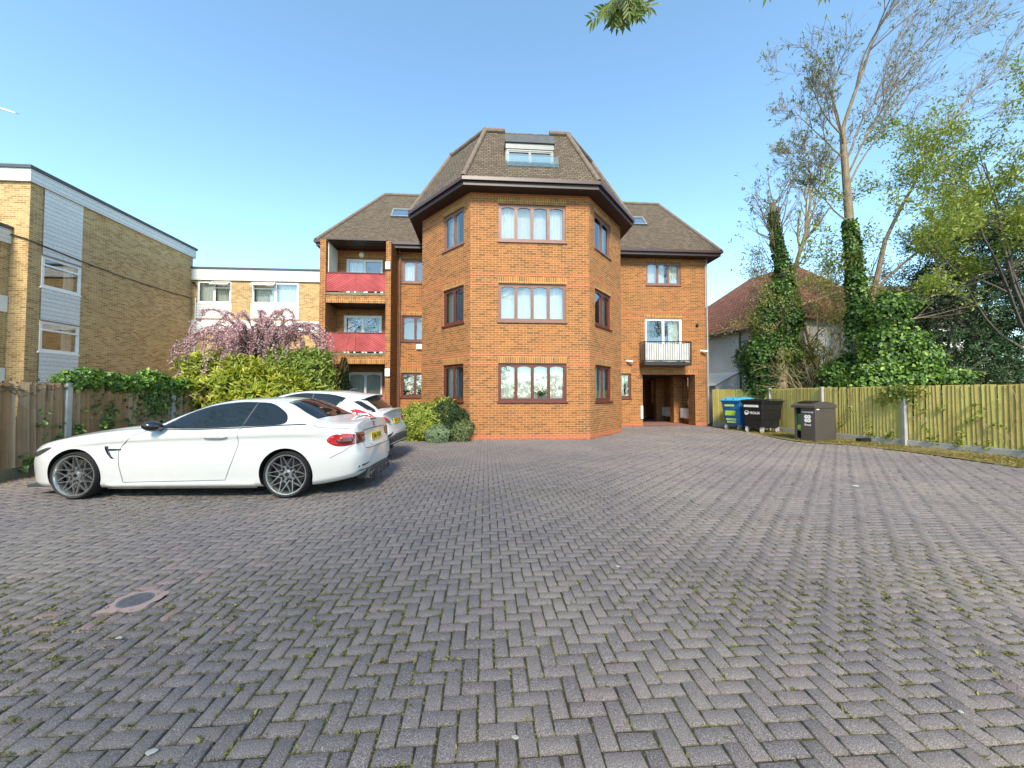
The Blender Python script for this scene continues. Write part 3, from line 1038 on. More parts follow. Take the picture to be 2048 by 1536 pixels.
mb = MB(); wbox(mb, F_wr, hP[0] - 0.05, hP[1] + 0.2, -0.003, 0.02, 2.432, 2.655); mb.build('soldier_course', M['soldier'], APT)
mb = MB(); wbox(mb, F_wr, 0.1, hP[0] - 0.001, -0.004, 0.02, 0, 0.155); mb.build('plinth_course', M['redband'], APT)
mb = MB(); wbox(mb, F_wr, hP[1] + 0.001, 5.6, -0.004, 0.02, 0, 0.155); mb.build('plinth_course', M['redband'], APT)
window(F_wr, *hA, 3, frm, curtains=[(0.0, 0.6, 'curtain', 'sheer'), (0.66, 1.0, 'sheer', 'pleat')], glass='glass_hi')
window(F_wr, *hB, 2, M['white'], arch=False, sill=False, mull=0.06, curtains=[(0.68, 1.0, 'sheer', 'pleat')], glass='glass_hi')
window(F_wr, *hC, 1, M['frame2'], arch=False, curtains=[(0.0, 0.55, 'sheer', 'pleat'), (0.7, 1.0, 'sheer', 'pleat')])
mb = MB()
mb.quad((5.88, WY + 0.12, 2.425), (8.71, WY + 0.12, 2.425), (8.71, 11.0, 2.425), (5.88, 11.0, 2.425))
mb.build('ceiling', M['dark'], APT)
mb = MB()
mb.quad((5.87, WY + 0.02, 0.012), (8.72, WY + 0.02, 0.012), (8.72, 11.0, 0.012), (5.87, 11.0, 0.012))
mb.build('passage_floor', m_noise('red_floor', (0.26, 0.12, 0.09), (0.18, 0.09, 0.07), 3, 0.9), APT)
for k, (y0, n) in enumerate(((5.62, 3), (7.35, 4))):
    for q in range(n):
        mb = MB()
        yy = y0 + q * 0.30
        mb.box(8.50, 8.72, yy, yy + 0.25, 0.28, 0.78)
        mb.box(8.485, 8.5, yy + 0.03, yy + 0.22, 0.32, 0.74)
        mb.build('meter_box', M['white2'], APT, bevel=0.008)
# juliet balcony with pale cloth tied inside it
F_jb = WallFrame((5.72, WY - 0.62), (7.92, WY - 0.62))
mb = MB()
mb.box(5.72, 7.92, WY - 0.62, WY - 0.001, 2.80, 2.93)
jb = mb.build('balcony', M['black'], APT)
mb = MB()
zt, zb = 3.88, 3.02
def rail(a, b):
    mb.tube([a, b], 0.022, 6)
for z in (zt, zb):
    rail((5.74, WY - 0.60, z), (7.90, WY - 0.60, z)); rail((5.74, WY - 0.60, z), (5.74, WY, z)); rail((7.90, WY - 0.60, z), (7.90, WY, z))
for x in (5.74, 7.90):
    mb.box(x - 0.025, x + 0.025, WY - 0.625, WY - 0.575, 2.9, zt + 0.02)
for k in range(1, 20):
    x = 5.74 + 2.16 * k / 20
    mb.tube([(x, WY - 0.60, zb), (x, WY - 0.60, zt)], 0.009, 5)
for k in range(1, 5):
    for x in (5.74, 7.90):
        mb.tube([(x, WY - 0.60 + 0.12 * k, zb), (x, WY - 0.60 + 0.12 * k, zt)], 0.009, 5)
mb.build('railing', M['black'], jb)
mb = MB()
wf = WallFrame((5.80, WY - 0.55), (7.86, WY - 0.55))
nn = 60
rg = random.Random(4)
cols = []
for i in range(nn + 1):
    u = wf.len * i / nn
    d = 0.02 * math.sin(u * 7) + 0.012 * math.sin(u * 23 + 1)
    cols.append((u, d, 3.84 - 0.035 * abs(math.sin(u * 2.6)) - 0.012 * math.sin(u * 9)))
for i in range(nn):
    (u, d, z), (u2, d2, z2) = cols[i], cols[i + 1]
    mb.quad(wf(u, d + 0.02, 2.98), wf(u2, d2 + 0.02, 2.98), wf(u2, d2, 3.4), wf(u, d, 3.4))
    mb.quad(wf(u, d, 3.4), wf(u2, d2, 3.4), wf(u2, -d2, z2), wf(u, -d, z))
mb.quad((5.79, WY - 0.55, 2.98), (5.79, WY - 0.03, 2.98), (5.79, WY - 0.03, 3.82), (5.79, WY - 0.55, 3.82))
mb.build('screen_cloth', m_noise('pale_cloth', (0.66, 0.65, 0.63), (0.52, 0.51, 0.49), 3, 0.9), jb, smooth=True, angle=80)

def camera_unit(x, z, side):
    mb = MB()
    mb.box(x - 0.03, x + 0.03, WY - 0.03, WY, z - 0.04, z + 0.04)
    mb.tube([(x, WY - 0.02, z), (x + 0.04 * side, WY - 0.10, z - 0.03)], 0.015, 6)
    mb.tube([(x + 0.0 * side, WY - 0.09, z - 0.02), (x + 0.22 * side, WY - 0.20, z - 0.06)], 0.045, 10)
    mb.build('security_camera', M['white'], APT, smooth=True)
camera_unit(5.12, 3.05, 1); camera_unit(8.72, 3.55, 1)
mb = MB(); mb.lathe([(0, -0.09), (0.05, -0.085), (0.07, -0.04), (0.07, 0)], 16, 'y', (8.55, WY, 4.75)); mb.build('dome_camera', M['black'], APT, smooth=True)
mb = MB(); mb.box(5.76, 5.865, WY - 0.05, WY - 0.001, 0.35, 0.95); mb.build('bollard_guard', M['white2'], APT)
mb = MB(); mb.tube([(-5.30, WY - 0.06, 0.1), (-5.30, WY - 0.06, 7.72), (-5.30, WY - 0.38, 8.1)], 0.04, 8); mb.build('downpipe', M['frame'], APT, smooth=True)
mb = MB(); mb.tube([(9.03, WY - 0.05, 0.1), (9.03, WY - 0.05, 8.0)], 0.04, 8); mb.build('downpipe', M['concrete'], APT, smooth=True)

# ---- roofs
def offset_poly(pts, d):
    """open chain of 2-D points (left to right, seen from the front); positive d moves outwards"""
    out = []
    for i in range(len(pts)):
        ns = []
        for a, b in ((i - 1, i), (i, i + 1)):
            if a >= 0 and b < len(pts):
                t = (Vector(pts[b]) - Vector(pts[a])).normalized()
                ns.append(Vector((t.y, -t.x)))
        n = sum(ns, Vector((0, 0)))
        n.normalize()
        out.append(Vector(pts[i]) + n * (d / max(0.2, n.dot(ns[0]))))
    return out
bay = [(-3.87, 6.5), PB, PC, PD, PE, (3.87, 6.5)]
eav = offset_poly(bay, 0.44)
top = offset_poly(bay, 0.44 - 1.50)
ZE, ZR = 8.36, 10.92
mb = MB()
for i in range(len(eav) - 1):
    mb.quad((*eav[i], ZE), (*eav[i + 1], ZE), (*top[i + 1], ZR), (*top[i], ZR))
mb.poly([(*p, ZR) for p in top])
broof = mb.build('roof', M['tile'], APT)
mb = MB()
def hip(a, b, r=0.10, n=16, parent=None):
    mb = MB()
    a, b = Vector(a), Vector(b)
    for k in range(n):
        p, q = a.lerp(b, k / n), a.lerp(b, (k + 1.12) / n)
        mb.tube([p + Vector((0, 0, 0.0)), q + Vector((0, 0, 0.015))], [r * 1.06, r * 0.96], 10)
    mb.build('hip_tile', M['ridge'], parent or broof, smooth=True)
for i in range(1, len(eav) - 1):
    hip((*eav[i], ZE + 0.02), (*top[i], ZR + 0.03), 0.08, 9)
for i in range(0, len(top) - 1):
    if i != 2:
        hip((*top[i], ZR + 0.02), (*top[i + 1], ZR + 0.02), 0.10, 6)
hip((*top[2], ZR + 0.02), (-0.80, top[2][1], ZR + 0.02), 0.1, 3); hip((0.84, top[2][1], ZR + 0.02), (*top[3], ZR + 0.02), 0.1, 2)
def eaves(chain, z, parent, sof=0.44):
    inn = offset_poly(chain, 0.44 - sof) if False else None
    gut, fas, so = MB(), MB(), MB()
    o1 = offset_poly(chain, 0.10); o0 = offset_poly(chain, 0.02); i0 = offset_poly(chain, -0.02); s0 = offset_poly(chain, -sof - 0.05)
    for i in range(len(chain) - 1):
        def pr(m, A, B, z0, z1):
            a0, a1, b0, b1 = A[i], A[i + 1], B[i], B[i + 1]
            m.add([(*a0, z0), (*a1, z0), (*b1, z0), (*b0, z0), (*a0, z1), (*a1, z1), (*b1, z1), (*b0, z1)],
                  [(0, 1, 5, 4), (3, 7, 6, 2), (0, 3, 2, 1), (4, 5, 6, 7), (0, 4, 7, 3), (1, 2, 6, 5)])
        pr(gut, o1, o0, z - 0.115, z - 0.005)
        pr(fas, o0, i0, z - 0.25, z - 0.02)
        so.quad((*i0[i], z - 0.235), (*s0[i], z - 0.235), (*s0[i + 1], z - 0.235), (*i0[i + 1], z - 0.235))
    gut.build('gutter', m_noise('brown_gutter', (0.075, 0.038, 0.033), (0.055, 0.03, 0.026), 4, 0.35), parent)
    fas.build('fascia', M['brown'], parent)
    so.build('soffit', m_noise('dark_soffit', (0.045, 0.024, 0.02), (0.035, 0.02, 0.018), 4, 0.7), parent)
eaves(offset_poly(bay, 0.42), ZE, broof)
# dormer window in the front slope
mb = MB()
DX0, DX1, DY = -0.80, 0.82, 0.02
mb.box(DX0, DX1, DY + 0.08, 1.2, 8.9, 9.66)
mb.box(DX0, DX1, DY + 0.02, 1.2, 9.67, 9.86)
mb.build('dormer', M['grey'], broof)
mb = MB(); mb.box(DX0 - 0.03, DX1 + 0.03, DY - 0.03, 1.2, 9.865, 9.90); mb.box(DX0 - 0.02, DX1 + 0.02, DY - 0.01, 1.15, 9.91, 10.13)
mb.build('dormer_roof', M['lead'], broof)
F_dm = WallFrame((DX0, DY + 0.02), (DX1, DY + 0.02))
window(F_dm, 0.03, F_dm.len - 0.03, 8.98, 9.64, 2, M['grey'], parent=APT, arch=False, sill=False, mull=0.04, d=0.0, rm=0.0, curtains=[(0, 1, 'sheer', 'sheer')], glass='glass_hi')
mb = MB(); mb.box(DX0 + 0.02, DX1 + 0.13, -0.10, -0.085, 9.0, 9.36)
mb.build('balustrade', M['bal_glass'], broof)

ZW = 8.16
rx0, rx1, ry0, ry1 = -8.78, 9.48, 4.42, 10.8
rdx0, rdx1, rdy, rdz = -6.72, 8.0, 7.6, 11.92
mb = MB()
A, B_, C_, D_ = (rx0, ry0, ZW), (rx1, ry0, ZW), (rx1, ry1, ZW), (rx0, ry1, ZW)
E_, G_ = (rdx0, rdy, rdz), (rdx1, rdy, rdz)
mb.quad(A, B_, G_, E_); mb.add([B_, C_, G_], [(0, 1, 2)]); mb.quad(C_, D_, E_, G_); mb.add([D_, A, E_], [(0, 1, 2)])
wroof = mb.build('roof', M['tile'], APT)
hip(A, E_, 0.085, 22, wroof); hip(B_, G_, 0.085, 22, wroof); hip(E_, G_, 0.10, 50, wroof)
eaves([Vector(p) for p in ((rx0 + 0.02, ry1), (rx0 + 0.02, ry0 + 0.02), (rx1 - 0.02, ry0 + 0.02), (rx1 - 0.02, ry1))], ZW, wroof)
sl = (rdz - ZW) / (rdy - ry0)
def rooflight(x0, x1, y0, y1):
    def P(x, y, h):
        return (x, y - h * 0.76, ZW + (y - ry0) * sl + h * 0.65)
    m1, m2 = MB(), MB()
    for (a, b, c, d) in ((x0, x1, y0, y0 + 0.07), (x0, x1, y1 - 0.07, y1), (x0, x0 + 0.07, y0 + 0.071, y1 - 0.071), (x1 - 0.07, x1, y0 + 0.071, y1 - 0.071)):
        m1.box(a, b, c, d, 0.0, 0.10, fn=P)
    f = m1.build('roof_window', M['grey'], wroof)
    m2.box(x0 + 0.06, x1 - 0.06, y0 + 0.06, y1 - 0.06, 0.02, 0.06, fn=P)
    return m2
rooflight(-6.0, -4.74, 5.92, 6.46).build('roof_glazing', M['roofglass'], wroof)
rooflight(5.3, 6.62, 5.92, 6.46).build('roof_glazing', M['roofglass'], wroof)
# the plant standing inside the ground-floor bay window
pl = thing('pot_plant', 'spiky green pot plant on the inner sill of the ground floor bay window', 'plant', W(0.35, 0.17, 1.29), YAW)
mb = MB(); mb.lathe([(0.0, 0), (0.05, 0), (0.065, 0.1), (0.0, 0.1)], 16, 'z'); mb.build('pot', M['concrete'], pl, smooth=True)
n = 16
a = RNG.uniform(0, 6.28, n); e = RNG.uniform(0.5, 1.4, n)
D = np.stack([np.cos(a) * np.cos(e), np.sin(a) * np.cos(e) * 0.4, np.sin(e)], 1)
leaf_mesh('leaf', np.tile([0, 0, 0.1], (n, 1)), D, np.tile([0, -1, 0.3], (n, 1)), RNG.uniform(0.25, 0.42, n), 0.05, m_leaf('pot_leaf', (0.04, 0.09, 0.03), (0.06, 0.12, 0.04)), pl)

# ================================================================== CARS (local x = metres behind the front axle, -y = side facing the viewer)
def m_paint(name, c):
    t = NT(name)
    t.b.inputs['Base Color'].default_value = (*c, 1)
    t.val(t.b, Roughness=0.30)
    t.b.inputs['Coat Weight'].default_value = 1.0
    t.b.inputs['Coat Roughness'].default_value = 0.02
    d = t.noise(t.obj(), 2.2, 4)
    t.l(t.mix(t.ramp(d, 0.5, 0.9), c, tuple(x * 0.9 for x in c)), t.b.inputs['Base Color'])
    return t.m
def m_plain(name, c, rough=0.4, metal=0.0, spec=0.5, coat=0.0):
    t = NT(name)
    t.b.inputs['Base Color'].default_value = (*c, 1)
    t.val(t.b, Roughness=rough, Metallic=metal)
    t.b.inputs['Specular IOR Level'].default_value = spec
    t.b.inputs['Coat Weight'].default_value = coat
    return t.m
M['paint'] = m_paint('white_car_paint', (0.60, 0.59, 0.555))
M['paint2'] = m_paint('white_car_paint_pearl', (0.60, 0.60, 0.58))
M['carglass'] = m_plain('dark_car_glass', (0.010, 0.014, 0.015), 0.02, 0, 0.55, 0.0)
M['carblack'] = m_plain('gloss_black', (0.010, 0.010, 0.011), 0.15, 0, 0.6, 0.6)
M['seam'] = m_plain('panel_gap', (0.055, 0.055, 0.053), 0.8)
M['arch'] = m_plain('wheel_arch', (0.004, 0.004, 0.004), 0.95)
M['tyre'] = m_noise('tyre_rubber', (0.009, 0.009, 0.0095), (0.013, 0.013, 0.013), 20, 0.8, 0.2, 90)
M['rim'] = m_plain('dark_alloy', (0.46, 0.46, 0.45), 0.28, 0.9)
M['rimlip'] = m_plain('bright_alloy', (0.62, 0.62, 0.60), 0.22, 0.9)
M['disc'] = m_plain('brake_disc', (0.035, 0.035, 0.035), 0.4, 0.6)
M['redlamp'] = m_plain('red_lamp', (0.42, 0.010, 0.012), 0.08, 0, 0.8, 1.0)
M['darkred'] = m_plain('dark_red_lamp', (0.10, 0.008, 0.010), 0.08, 0, 0.8, 1.0)
M['lampglass'] = m_plain('headlamp', (0.05, 0.055, 0.06), 0.08, 0, 0.8, 1.0)
M['trim'] = m_plain('grey_plastic', (0.045, 0.048, 0.05), 0.55)
M['plate'] = m_plain('yellow_plate', (0.80, 0.56, 0.02), 0.4)
M['ink'] = m_plain('black_ink', (0.012, 0.012, 0.012), 0.6)
M['chrome'] = m_plain('chrome', (0.75, 0.75, 0.75), 0.1, 1.0)

def catmull(pts, sub):
    """smooth a list of equal-length parameter rows (first value is the abscissa)"""
    P = np.array(pts, float)
    x = P[:, 0]
    out = []
    h = np.diff(x)
    dl = np.diff(P, axis=0) / h[:, None]
    m = np.zeros_like(P)
    m[0], m[-1] = dl[0], dl[-1]
    for i in range(1, len(P) - 1):                    # monotone (pchip) slopes
        a, b = dl[i - 1], dl[i]
        w1, w2 = 2 * h[i] + h[i - 1], h[i] + 2 * h[i - 1]
        s = a * b > 0
        m[i] = np.where(s, (w1 + w2) / (np.where(s, w1 / np.where(a == 0, 1, a) + w2 / np.where(b == 0, 1, b), 1)), 0)
    for i in range(len(P) - 1):
        n = max(1, int(round(sub * h[i] / 0.1)))
        for k in range(n):
            t = k / n
            out.append((2 * t**3 - 3 * t**2 + 1) * P[i] + (t**3 - 2 * t**2 + t) * h[i] * m[i] + (-2 * t**3 + 3 * t**2) * P[i + 1] + (t**3 - t**2) * h[i] * m[i + 1])
    out.append(P[-1])
    return np.array(out)

def section(row):
    x, zb, wb, w4, z4, w6, z6, w7, z7, w8, z8, z10 = row
    cr_ = min(1, max(0, (x + .3) / .6)) * min(1, max(0, (3.7 - x) / .5))
    ctl = [(0, zb), (wb * 0.82, zb), (wb, zb + 0.045), (wb * 0.4 + w4 * 0.6, zb * 0.55 + z4 * 0.45), (w4, z4 + 0.04), (w4 * 0.55 + w6 * 0.45 - 0.016 * cr_, z4 * 0.32 + z6 * 0.68), (w6 * 0.8 + w4 * 0.2 + 0.004, z6 * 0.86 + z4 * 0.14), (w6, z6), (w7, z7), (w7 * 0.45 + w8 * 0.55 + 0.012, z7 * 0.45 + z8 * 0.55), (w8, z8), (w8 * 0.62, z8 * 0.28 + z10 * 0.72), (0, z10)]
    c = [Vector((a, b)) for a, b in ctl]
    c = [Vector((-c[1].x, c[1].y))] + c + [Vector((-c[-2].x, c[-2].y))]
    out = []
    for i in range(1, len(c) - 2):
        p0, p1, p2, p3 = c[i - 1], c[i], c[i + 1], c[i + 2]
        k0 = 0.5
        for q in range(6):
            t = q / 6
            out.append(0.5 * ((2 * p1) + (p2 - p0) * t * (k0 * 2) + (2 * p0 - 5 * p1 + 4 * p2 - p3) * t * t + (3 * p1 - p0 - 3 * p2 + p3) * t**3) if k0 == 0.5 else p1)
    out.append(c[-2])
    return out

def car_body(name, rows, arches, root, mats, rarch, xs=1.0, deep=0.60):
    R2 = catmull(rows, 2.0)
    verts, faces = [], []
    secs = [section(r) for r in R2]
    K = len(secs[0])
    n = 2 * K - 2
    for r, s in zip(R2, secs):
        for p in s:
            verts.append((r[0] * xs, -p.x, p.y))
        for p in s[-2:0:-1]:
            verts.append((r[0] * xs, p.x, p.y))
    for i in range(len(secs) - 1):
        for k in range(n):
            k2 = (k + 1) % n
            faces.append((i * n + k, i * n + k2, (i + 1) * n + k2, (i + 1) * n + k))
    faces.append(tuple(range(n))[::-1])
    faces.append(tuple(range((len(secs) - 1) * n, len(secs) * n)))
    me = bpy.data.meshes.new(name)
    me.from_pydata(verts, [], faces)
    bm = bmesh.new(); bm.from_mesh(me)
    bmesh.ops.recalc_face_normals(bm, faces=bm.faces)
    bvh = BVHTree.FromBMesh(bm)
    bm.to_mesh(me); bm.free()
    tmp = bpy.data.objects.new(name, me); COL.objects.link(tmp)
    cm = MB()
    for (ax, az) in arches:
        for s in (-1, 1):
            cm.lathe([(0.0001, s * deep), (rarch, s * deep), (rarch, s * 1.4), (0.0001, s * 1.4)], 72, 'y', (ax * xs, 0, az))
    co = cm.build('cutter', M['arch'])
    bm = bmesh.new(); bm.from_mesh(co.data)
    bmesh.ops.remove_doubles(bm, verts=bm.verts, dist=0.001)
    bmesh.ops.recalc_face_normals(bm, faces=bm.faces)
    bm.to_mesh(co.data); bm.free()
    md = tmp.modifiers.new('b', 'BOOLEAN'); md.operation = 'DIFFERENCE'; md.object = co; md.solver = 'EXACT'
    dg = bpy.context.evaluated_depsgraph_get()
    out = bpy.data.meshes.new_from_object(tmp.evaluated_get(dg))
    bpy.data.objects.remove(tmp); bpy.data.objects.remove(co)
    out.materials.clear()
    for m in mats: out.materials.append(m)
    mi = []
    for p in out.polygons:
        c = p.center
        k = 0
        for (ax, az) in arches:
            if math.hypot(c.x - ax * xs, c.z - az) < rarch + 0.002 and abs(c.y) > deep - 0.01 and abs(p.normal.y) < 0.5 or (math.hypot(c.x - ax * xs, c.z - az) < rarch and abs(abs(c.y) - deep) < 0.01):
                k = 1
        if abs(c.y) < 0.9 and p.normal.z < -0.9 and c.z < 0.32:
            k = 1
        mi.append(k)
    out.polygons.foreach_set('material_index', mi)
    out.polygons.foreach_set('use_smooth', [True] * len(out.polygons))
    out.set_sharp_from_angle(angle=R(38))
    o = bpy.data.objects.new(name, out); COL.objects.link(o)
    o.parent = root
    return o, bvh

def smooth_closed(pts, n=5, sharp=()):
    out = []
    m = len(pts)
    for i in range(m):
        p0, p1, p2, p3 = [np.array(pts[(i + k) % m], float) for k in (-1, 0, 1, 2)]
        if i in sharp: p0 = p1
        if (i + 1) % m in sharp: p3 = p2
        for q in range(n):
            t = q / n
            out.append(tuple(0.5 * (2 * p1 + (p2 - p0) * t + (2 * p0 - 5 * p1 + 4 * p2 - p3) * t * t + (3 * p1 - p0 - 3 * p2 + p3) * t**3)))
    return out

def patch(name, poly, axis, bvh, mat, parent, off=0.003, res=0.06, thick=0.006, sides=(-1,), xs=1.0, mesh_only=False):
    """a panel whose outline is drawn in side view (x,z), from behind (y,z) or from above (x,y) and laid on the body"""
    objs = []
    for s in sides:
        bm = bmesh.new()
        vs = [bm.verts.new((p[0], p[1], 0)) for p in poly]
        f = bm.faces.new(vs)
        if f.normal.z < 0: f.normal_flip()
        for ax in (0, 1):
            lo = min(p[ax] for p in poly); hi = max(p[ax] for p in poly)
            k = 1
            while lo + k * res < hi:
                no = (1, 0, 0) if ax == 0 else (0, 1, 0)
                cp = (lo + k * res, 0, 0) if ax == 0 else (0, lo + k * res, 0)
                bmesh.ops.bisect_plane(bm, geom=bm.verts[:] + bm.edges[:] + bm.faces[:], plane_co=cp, plane_no=no, dist=1e-5)
                k += 1
        bmesh.ops.triangulate(bm, faces=bm.faces[:])
        for v in bm.verts:
            a, b = v.co.x, v.co.y
            if axis == 'side':
                org, d = Vector((a * xs, s * 2.0, b)), Vector((0, -s, 0))
            elif axis == 'rear':
                org, d = Vector((6.0, a, b)), Vector((-1, 0, 0))
            elif axis == 'front':
                org, d = Vector((-3.0, a, b)), Vector((1, 0, 0))
            else:
                org, d = Vector((a * xs, b, 3.0)), Vector((0, 0, -1))
            h = bvh.ray_cast(org, d)
            if h[0] is None:
                h = bvh.find_nearest(Vector((a * xs, s * 0.85, b)) if axis == 'side' else Vector((4.1, a, b)) if axis == 'rear' else Vector((a * xs, b, 1.0)))
            nn = h[1] if h[1].dot(d) < 0 else -h[1]
            v.co = h[0] + nn * off
        bm.normal_update()
        # outward facing
        want = Vector((0, s, 0)) if axis == 'side' else Vector((1, 0, 0)) if axis == 'rear' else Vector((-1, 0, 0)) if axis == 'front' else Vector((0, 0, 1))
        if sum((f.normal.dot(want) for f in bm.faces)) < 0:
            bmesh.ops.reverse_faces(bm, faces=bm.faces[:])
        me = bpy.data.meshes.new(name)
        bm.to_mesh(me); bm.free()
        me.materials.append(mat)
        me.polygons.foreach_set('use_smooth', [True] * len(me.polygons))
        o = bpy.data.objects.new(name, me); COL.objects.link(o)
        o.parent = parent
        if thick:
            sm = o.modifiers.new('solid', 'SOLIDIFY'); sm.thickness = thick + off; sm.offset = -1
        objs.append(o)
    return objs

def strip_poly(pts, w):
    """thin ribbon outline round an open polyline"""
    P = [Vector(p) for p in pts]
    l, r = [], []
    for i, p in enumerate(P):
        d = (P[min(i + 1, len(P) - 1)] - P[max(i - 1, 0)]).normalized()
        n = Vector((-d.y, d.x)) * w / 2
        l.append(tuple(p + n)); r.append(tuple(p - n))
    return l + r[::-1]

def seam(pts, bvh, parent, w=0.007, sides=(-1, 1), axis='side', name='panel_gap', xs=1.0, mat=None):
    fine = []
    for a, b in zip(pts[:-1], pts[1:]):
        k = max(1, int(math.dist(a, b) / 0.05))
        fine += [(a[0] + (b[0] - a[0]) * q / k, a[1] + (b[1] - a[1]) * q / k) for q in range(k)]
    fine.append(pts[-1])
    return patch(name, strip_poly(fine, w), axis, bvh, mat or M['seam'], parent, 0.0028, 0.12, 0, sides, xs)

def wheel(root, x, y, r, rr, s, style=0, width=0.24, turn=0.0):
    """s = side (-1 nearer the viewer). Empty-free: tyre is a child part named wheel with rim as sub-part"""
    t = MB()
    h = width / 2
    prof = [(rr - 0.012, s * (h - 0.02)), (rr + 0.012, s * h), (rr * 0.5 + r * 0.5, s * (h + 0.004)), (r - 0.018, s * (h - 0.012)), (r - 0.003, s * (h - 0.035)), (r, s * (h - 0.07)), (r, -s * (h - 0.05)), (r - 0.02, -s * h), (rr, -s * h)]
    t.lathe(prof, 64, 'y', (x, y, r))
    wo = t.build('wheel', M['tyre'], root, smooth=True)
    lip = MB()
    f = s * (h - 0.012)
    lip.lathe([(rr - 0.03, f - s * 0.10), (rr - 0.022, f - s * 0.012), (rr - 0.014, f + s * 0.004), (rr - 0.001, f + s * 0.006), (rr + 0.004, f - s * 0.006), (rr + 0.002, f - s * 0.10)], 64, 'y', (x, y, r))
    lip.build('rim_lip', M['rimlip'], wo, smooth=True)
    sp = MB()
    def bar(r0, a0, r1, a1, w0, w1, d0, d1, th=0.020):
        p0 = Vector((r0 * math.cos(a0), 0, r0 * math.sin(a0))); p1 = Vector((r1 * math.cos(a1), 0, r1 * math.sin(a1)))
        d = (p1 - p0).normalized(); nn = Vector((-d.z, 0, d.x))
        c = Vector((x, y, r))
        q = []
        for p, w, dd in ((p0, w0, d0), (p1, w1, d1)):
            for (a, b) in ((-1, 0), (1, 0), (0.7, 1), (-0.7, 1)):
                q.append(c + p + nn * (w / 2 * (1 if b == 0 else 0.62) * (1 if a > 0 else -1)) + Vector((0, f + s * (dd - (0 if b else th)), 0)))
        sp.add(q, [(0, 1, 2, 3), (4, 7, 6, 5), (0, 4, 5, 1), (1, 5, 6, 2), (2, 6, 7, 3), (3, 7, 4, 0)])
    if style == 0:
        for k in range(10):
            a = turn + k * 2 * math.pi / 10
            for sg in (-1, 1):
                bar(0.088, a + sg * R(40), rr - 0.016, a + sg * R(2.2), 0.018, 0.011, -0.035, -0.008)
        for k in range(5):
            a = turn + k * 2 * math.pi / 5
            bar(0.03, a, 0.12, a, 0.050, 0.026, -0.03, -0.030, 0.03)
    else:
        for k in range(5):
            a = turn + k * 2 * math.pi / 5
            bar(0.03, a - 0.1, rr - 0.02, a - 0.16, 0.05, 0.035, -0.03, -0.008); bar(0.03, a + 0.1, rr - 0.02, a + 0.16, 0.05, 0.035, -0.03, -0.008)
    sp.lathe([(0.0, f - s * 0.022), (0.030, f - s * 0.022), (0.034, f - s * 0.030), (0.062, f - s * 0.036), (0.072, f - s * 0.07)], 32, 'y', (x, y, r))
    sp.build('spokes', M['rim'], wo, smooth=True, angle=30)
    hb = MB(); hb.lathe([(0.0, f - s * 0.0195), (0.027, f - s * 0.0195), (0.028, f - s * 0.024)], 24, 'y', (x, y, r)); hb.build('hub_cap', M['carblack'], wo)
    dk = MB(); dk.lathe([(0.0, f - s * 0.10), (rr * 0.74, f - s * 0.10), (rr * 0.74, f - s * 0.12)], 40, 'y', (x, y, r)); dk.build('brake_disc', M['disc'], wo)
    bd = MB(); bd.lathe([(0.0, f - s * 0.15), (rr - 0.005, f - s * 0.15)], 40, 'y', (x, y, r)); bd.build('rim_barrel', M['arch'], wo)
    return wo

# ---------------------------------------------------------------- white convertible
CAR = thing('convertible_car', 'white two door convertible with black mirrors and dark star spoke wheels parked side on', 'car', (-6.10, 6.13, 0), R(1.6))
CAR.scale = (1, 0.93, 1)
XS = 0.98
rows = [  # x, zb, wb, w4, z4, w6, z6, w7, z7, w8, z8, z10
    (-0.90, .22, .34, .40, .42, .36, .58, .30, .61, .20, .625, .63),
    (-0.86, .19, .52, .58, .43, .53, .62, .47, .655, .30, .675, .685),
    (-0.76, .16, .68, .74, .44, .70, .655, .64, .70, .42, .73, .745),
    (-0.60, .145, .80, .86, .46, .83, .69, .76, .75, .52, .79, .81),
    (-0.40, .14, .865, .925, .48, .895, .725, .82, .795, .56, .845, .865),
    (0.0, .14, .895, .955, .50, .925, .79, .855, .865, .60, .915, .935),
    (0.45, .14, .90, .955, .50, .94, .845, .87, .92, .64, .975, .995),
    (0.85, .14, .90, .95, .50, .94, .875, .875, .945, .66, 1.01, 1.035),
    (1.02, .14, .90, .95, .50, .94, .885, .875, .952, .70, 1.03, 1.06),
    (1.20, .14, .90, .95, .50, .94, .895, .868, .958, .72, 1.105, 1.145),
    (1.45, .14, .90, .95, .50, .94, .905, .862, .965, .70, 1.205, 1.26),
    (1.75, .14, .90, .95, .50, .94, .915, .858, .975, .67, 1.30, 1.365),
    (2.10, .14, .90, .955, .50, .945, .925, .857, .985, .65, 1.345, 1.41),
    (2.50, .14, .90, .955, .51, .95, .94, .860, 1.00, .64, 1.345, 1.42),
    (2.85, .14, .90, .965, .52, .955, .95, .87, 1.015, .645, 1.285, 1.38),
    (3.10, .145, .895, .965, .52, .955, .955, .875, 1.02, .665, 1.175, 1.285),
    (3.35, .16, .885, .96, .52, .95, .955, .875, 1.02, .70, 1.085, 1.16),
    (3.58, .19, .87, .95, .52, .935, .95, .865, 1.02, .70, 1.055, 1.085),
    (3.72, .21, .86, .94, .52, .92, .945, .845, 1.015, .66, 1.05, 1.075),
    (3.90, .24, .82, .905, .51, .86, .925, .78, 1.01, .58, 1.05, 1.08),
    (3.985, .26, .78, .87, .51, .80, .90, .72, .995, .54, 1.05, 1.08),
    (4.025, .28, .73, .83, .51, .72, .77, .66, .83, .48, .86, .88),
    (4.07, .31, .66, .77, .51, .68, .68, .60, .71, .40, .725, .73),
    (4.12, .37, .55, .62, .51, .56, .64, .48, .66, .30, .665, .67),
]
body, bvh = car_body('body', rows, [(0.0, .33), (2.955, .33)], CAR, [M['paint'], M['arch']], 0.372, XS)
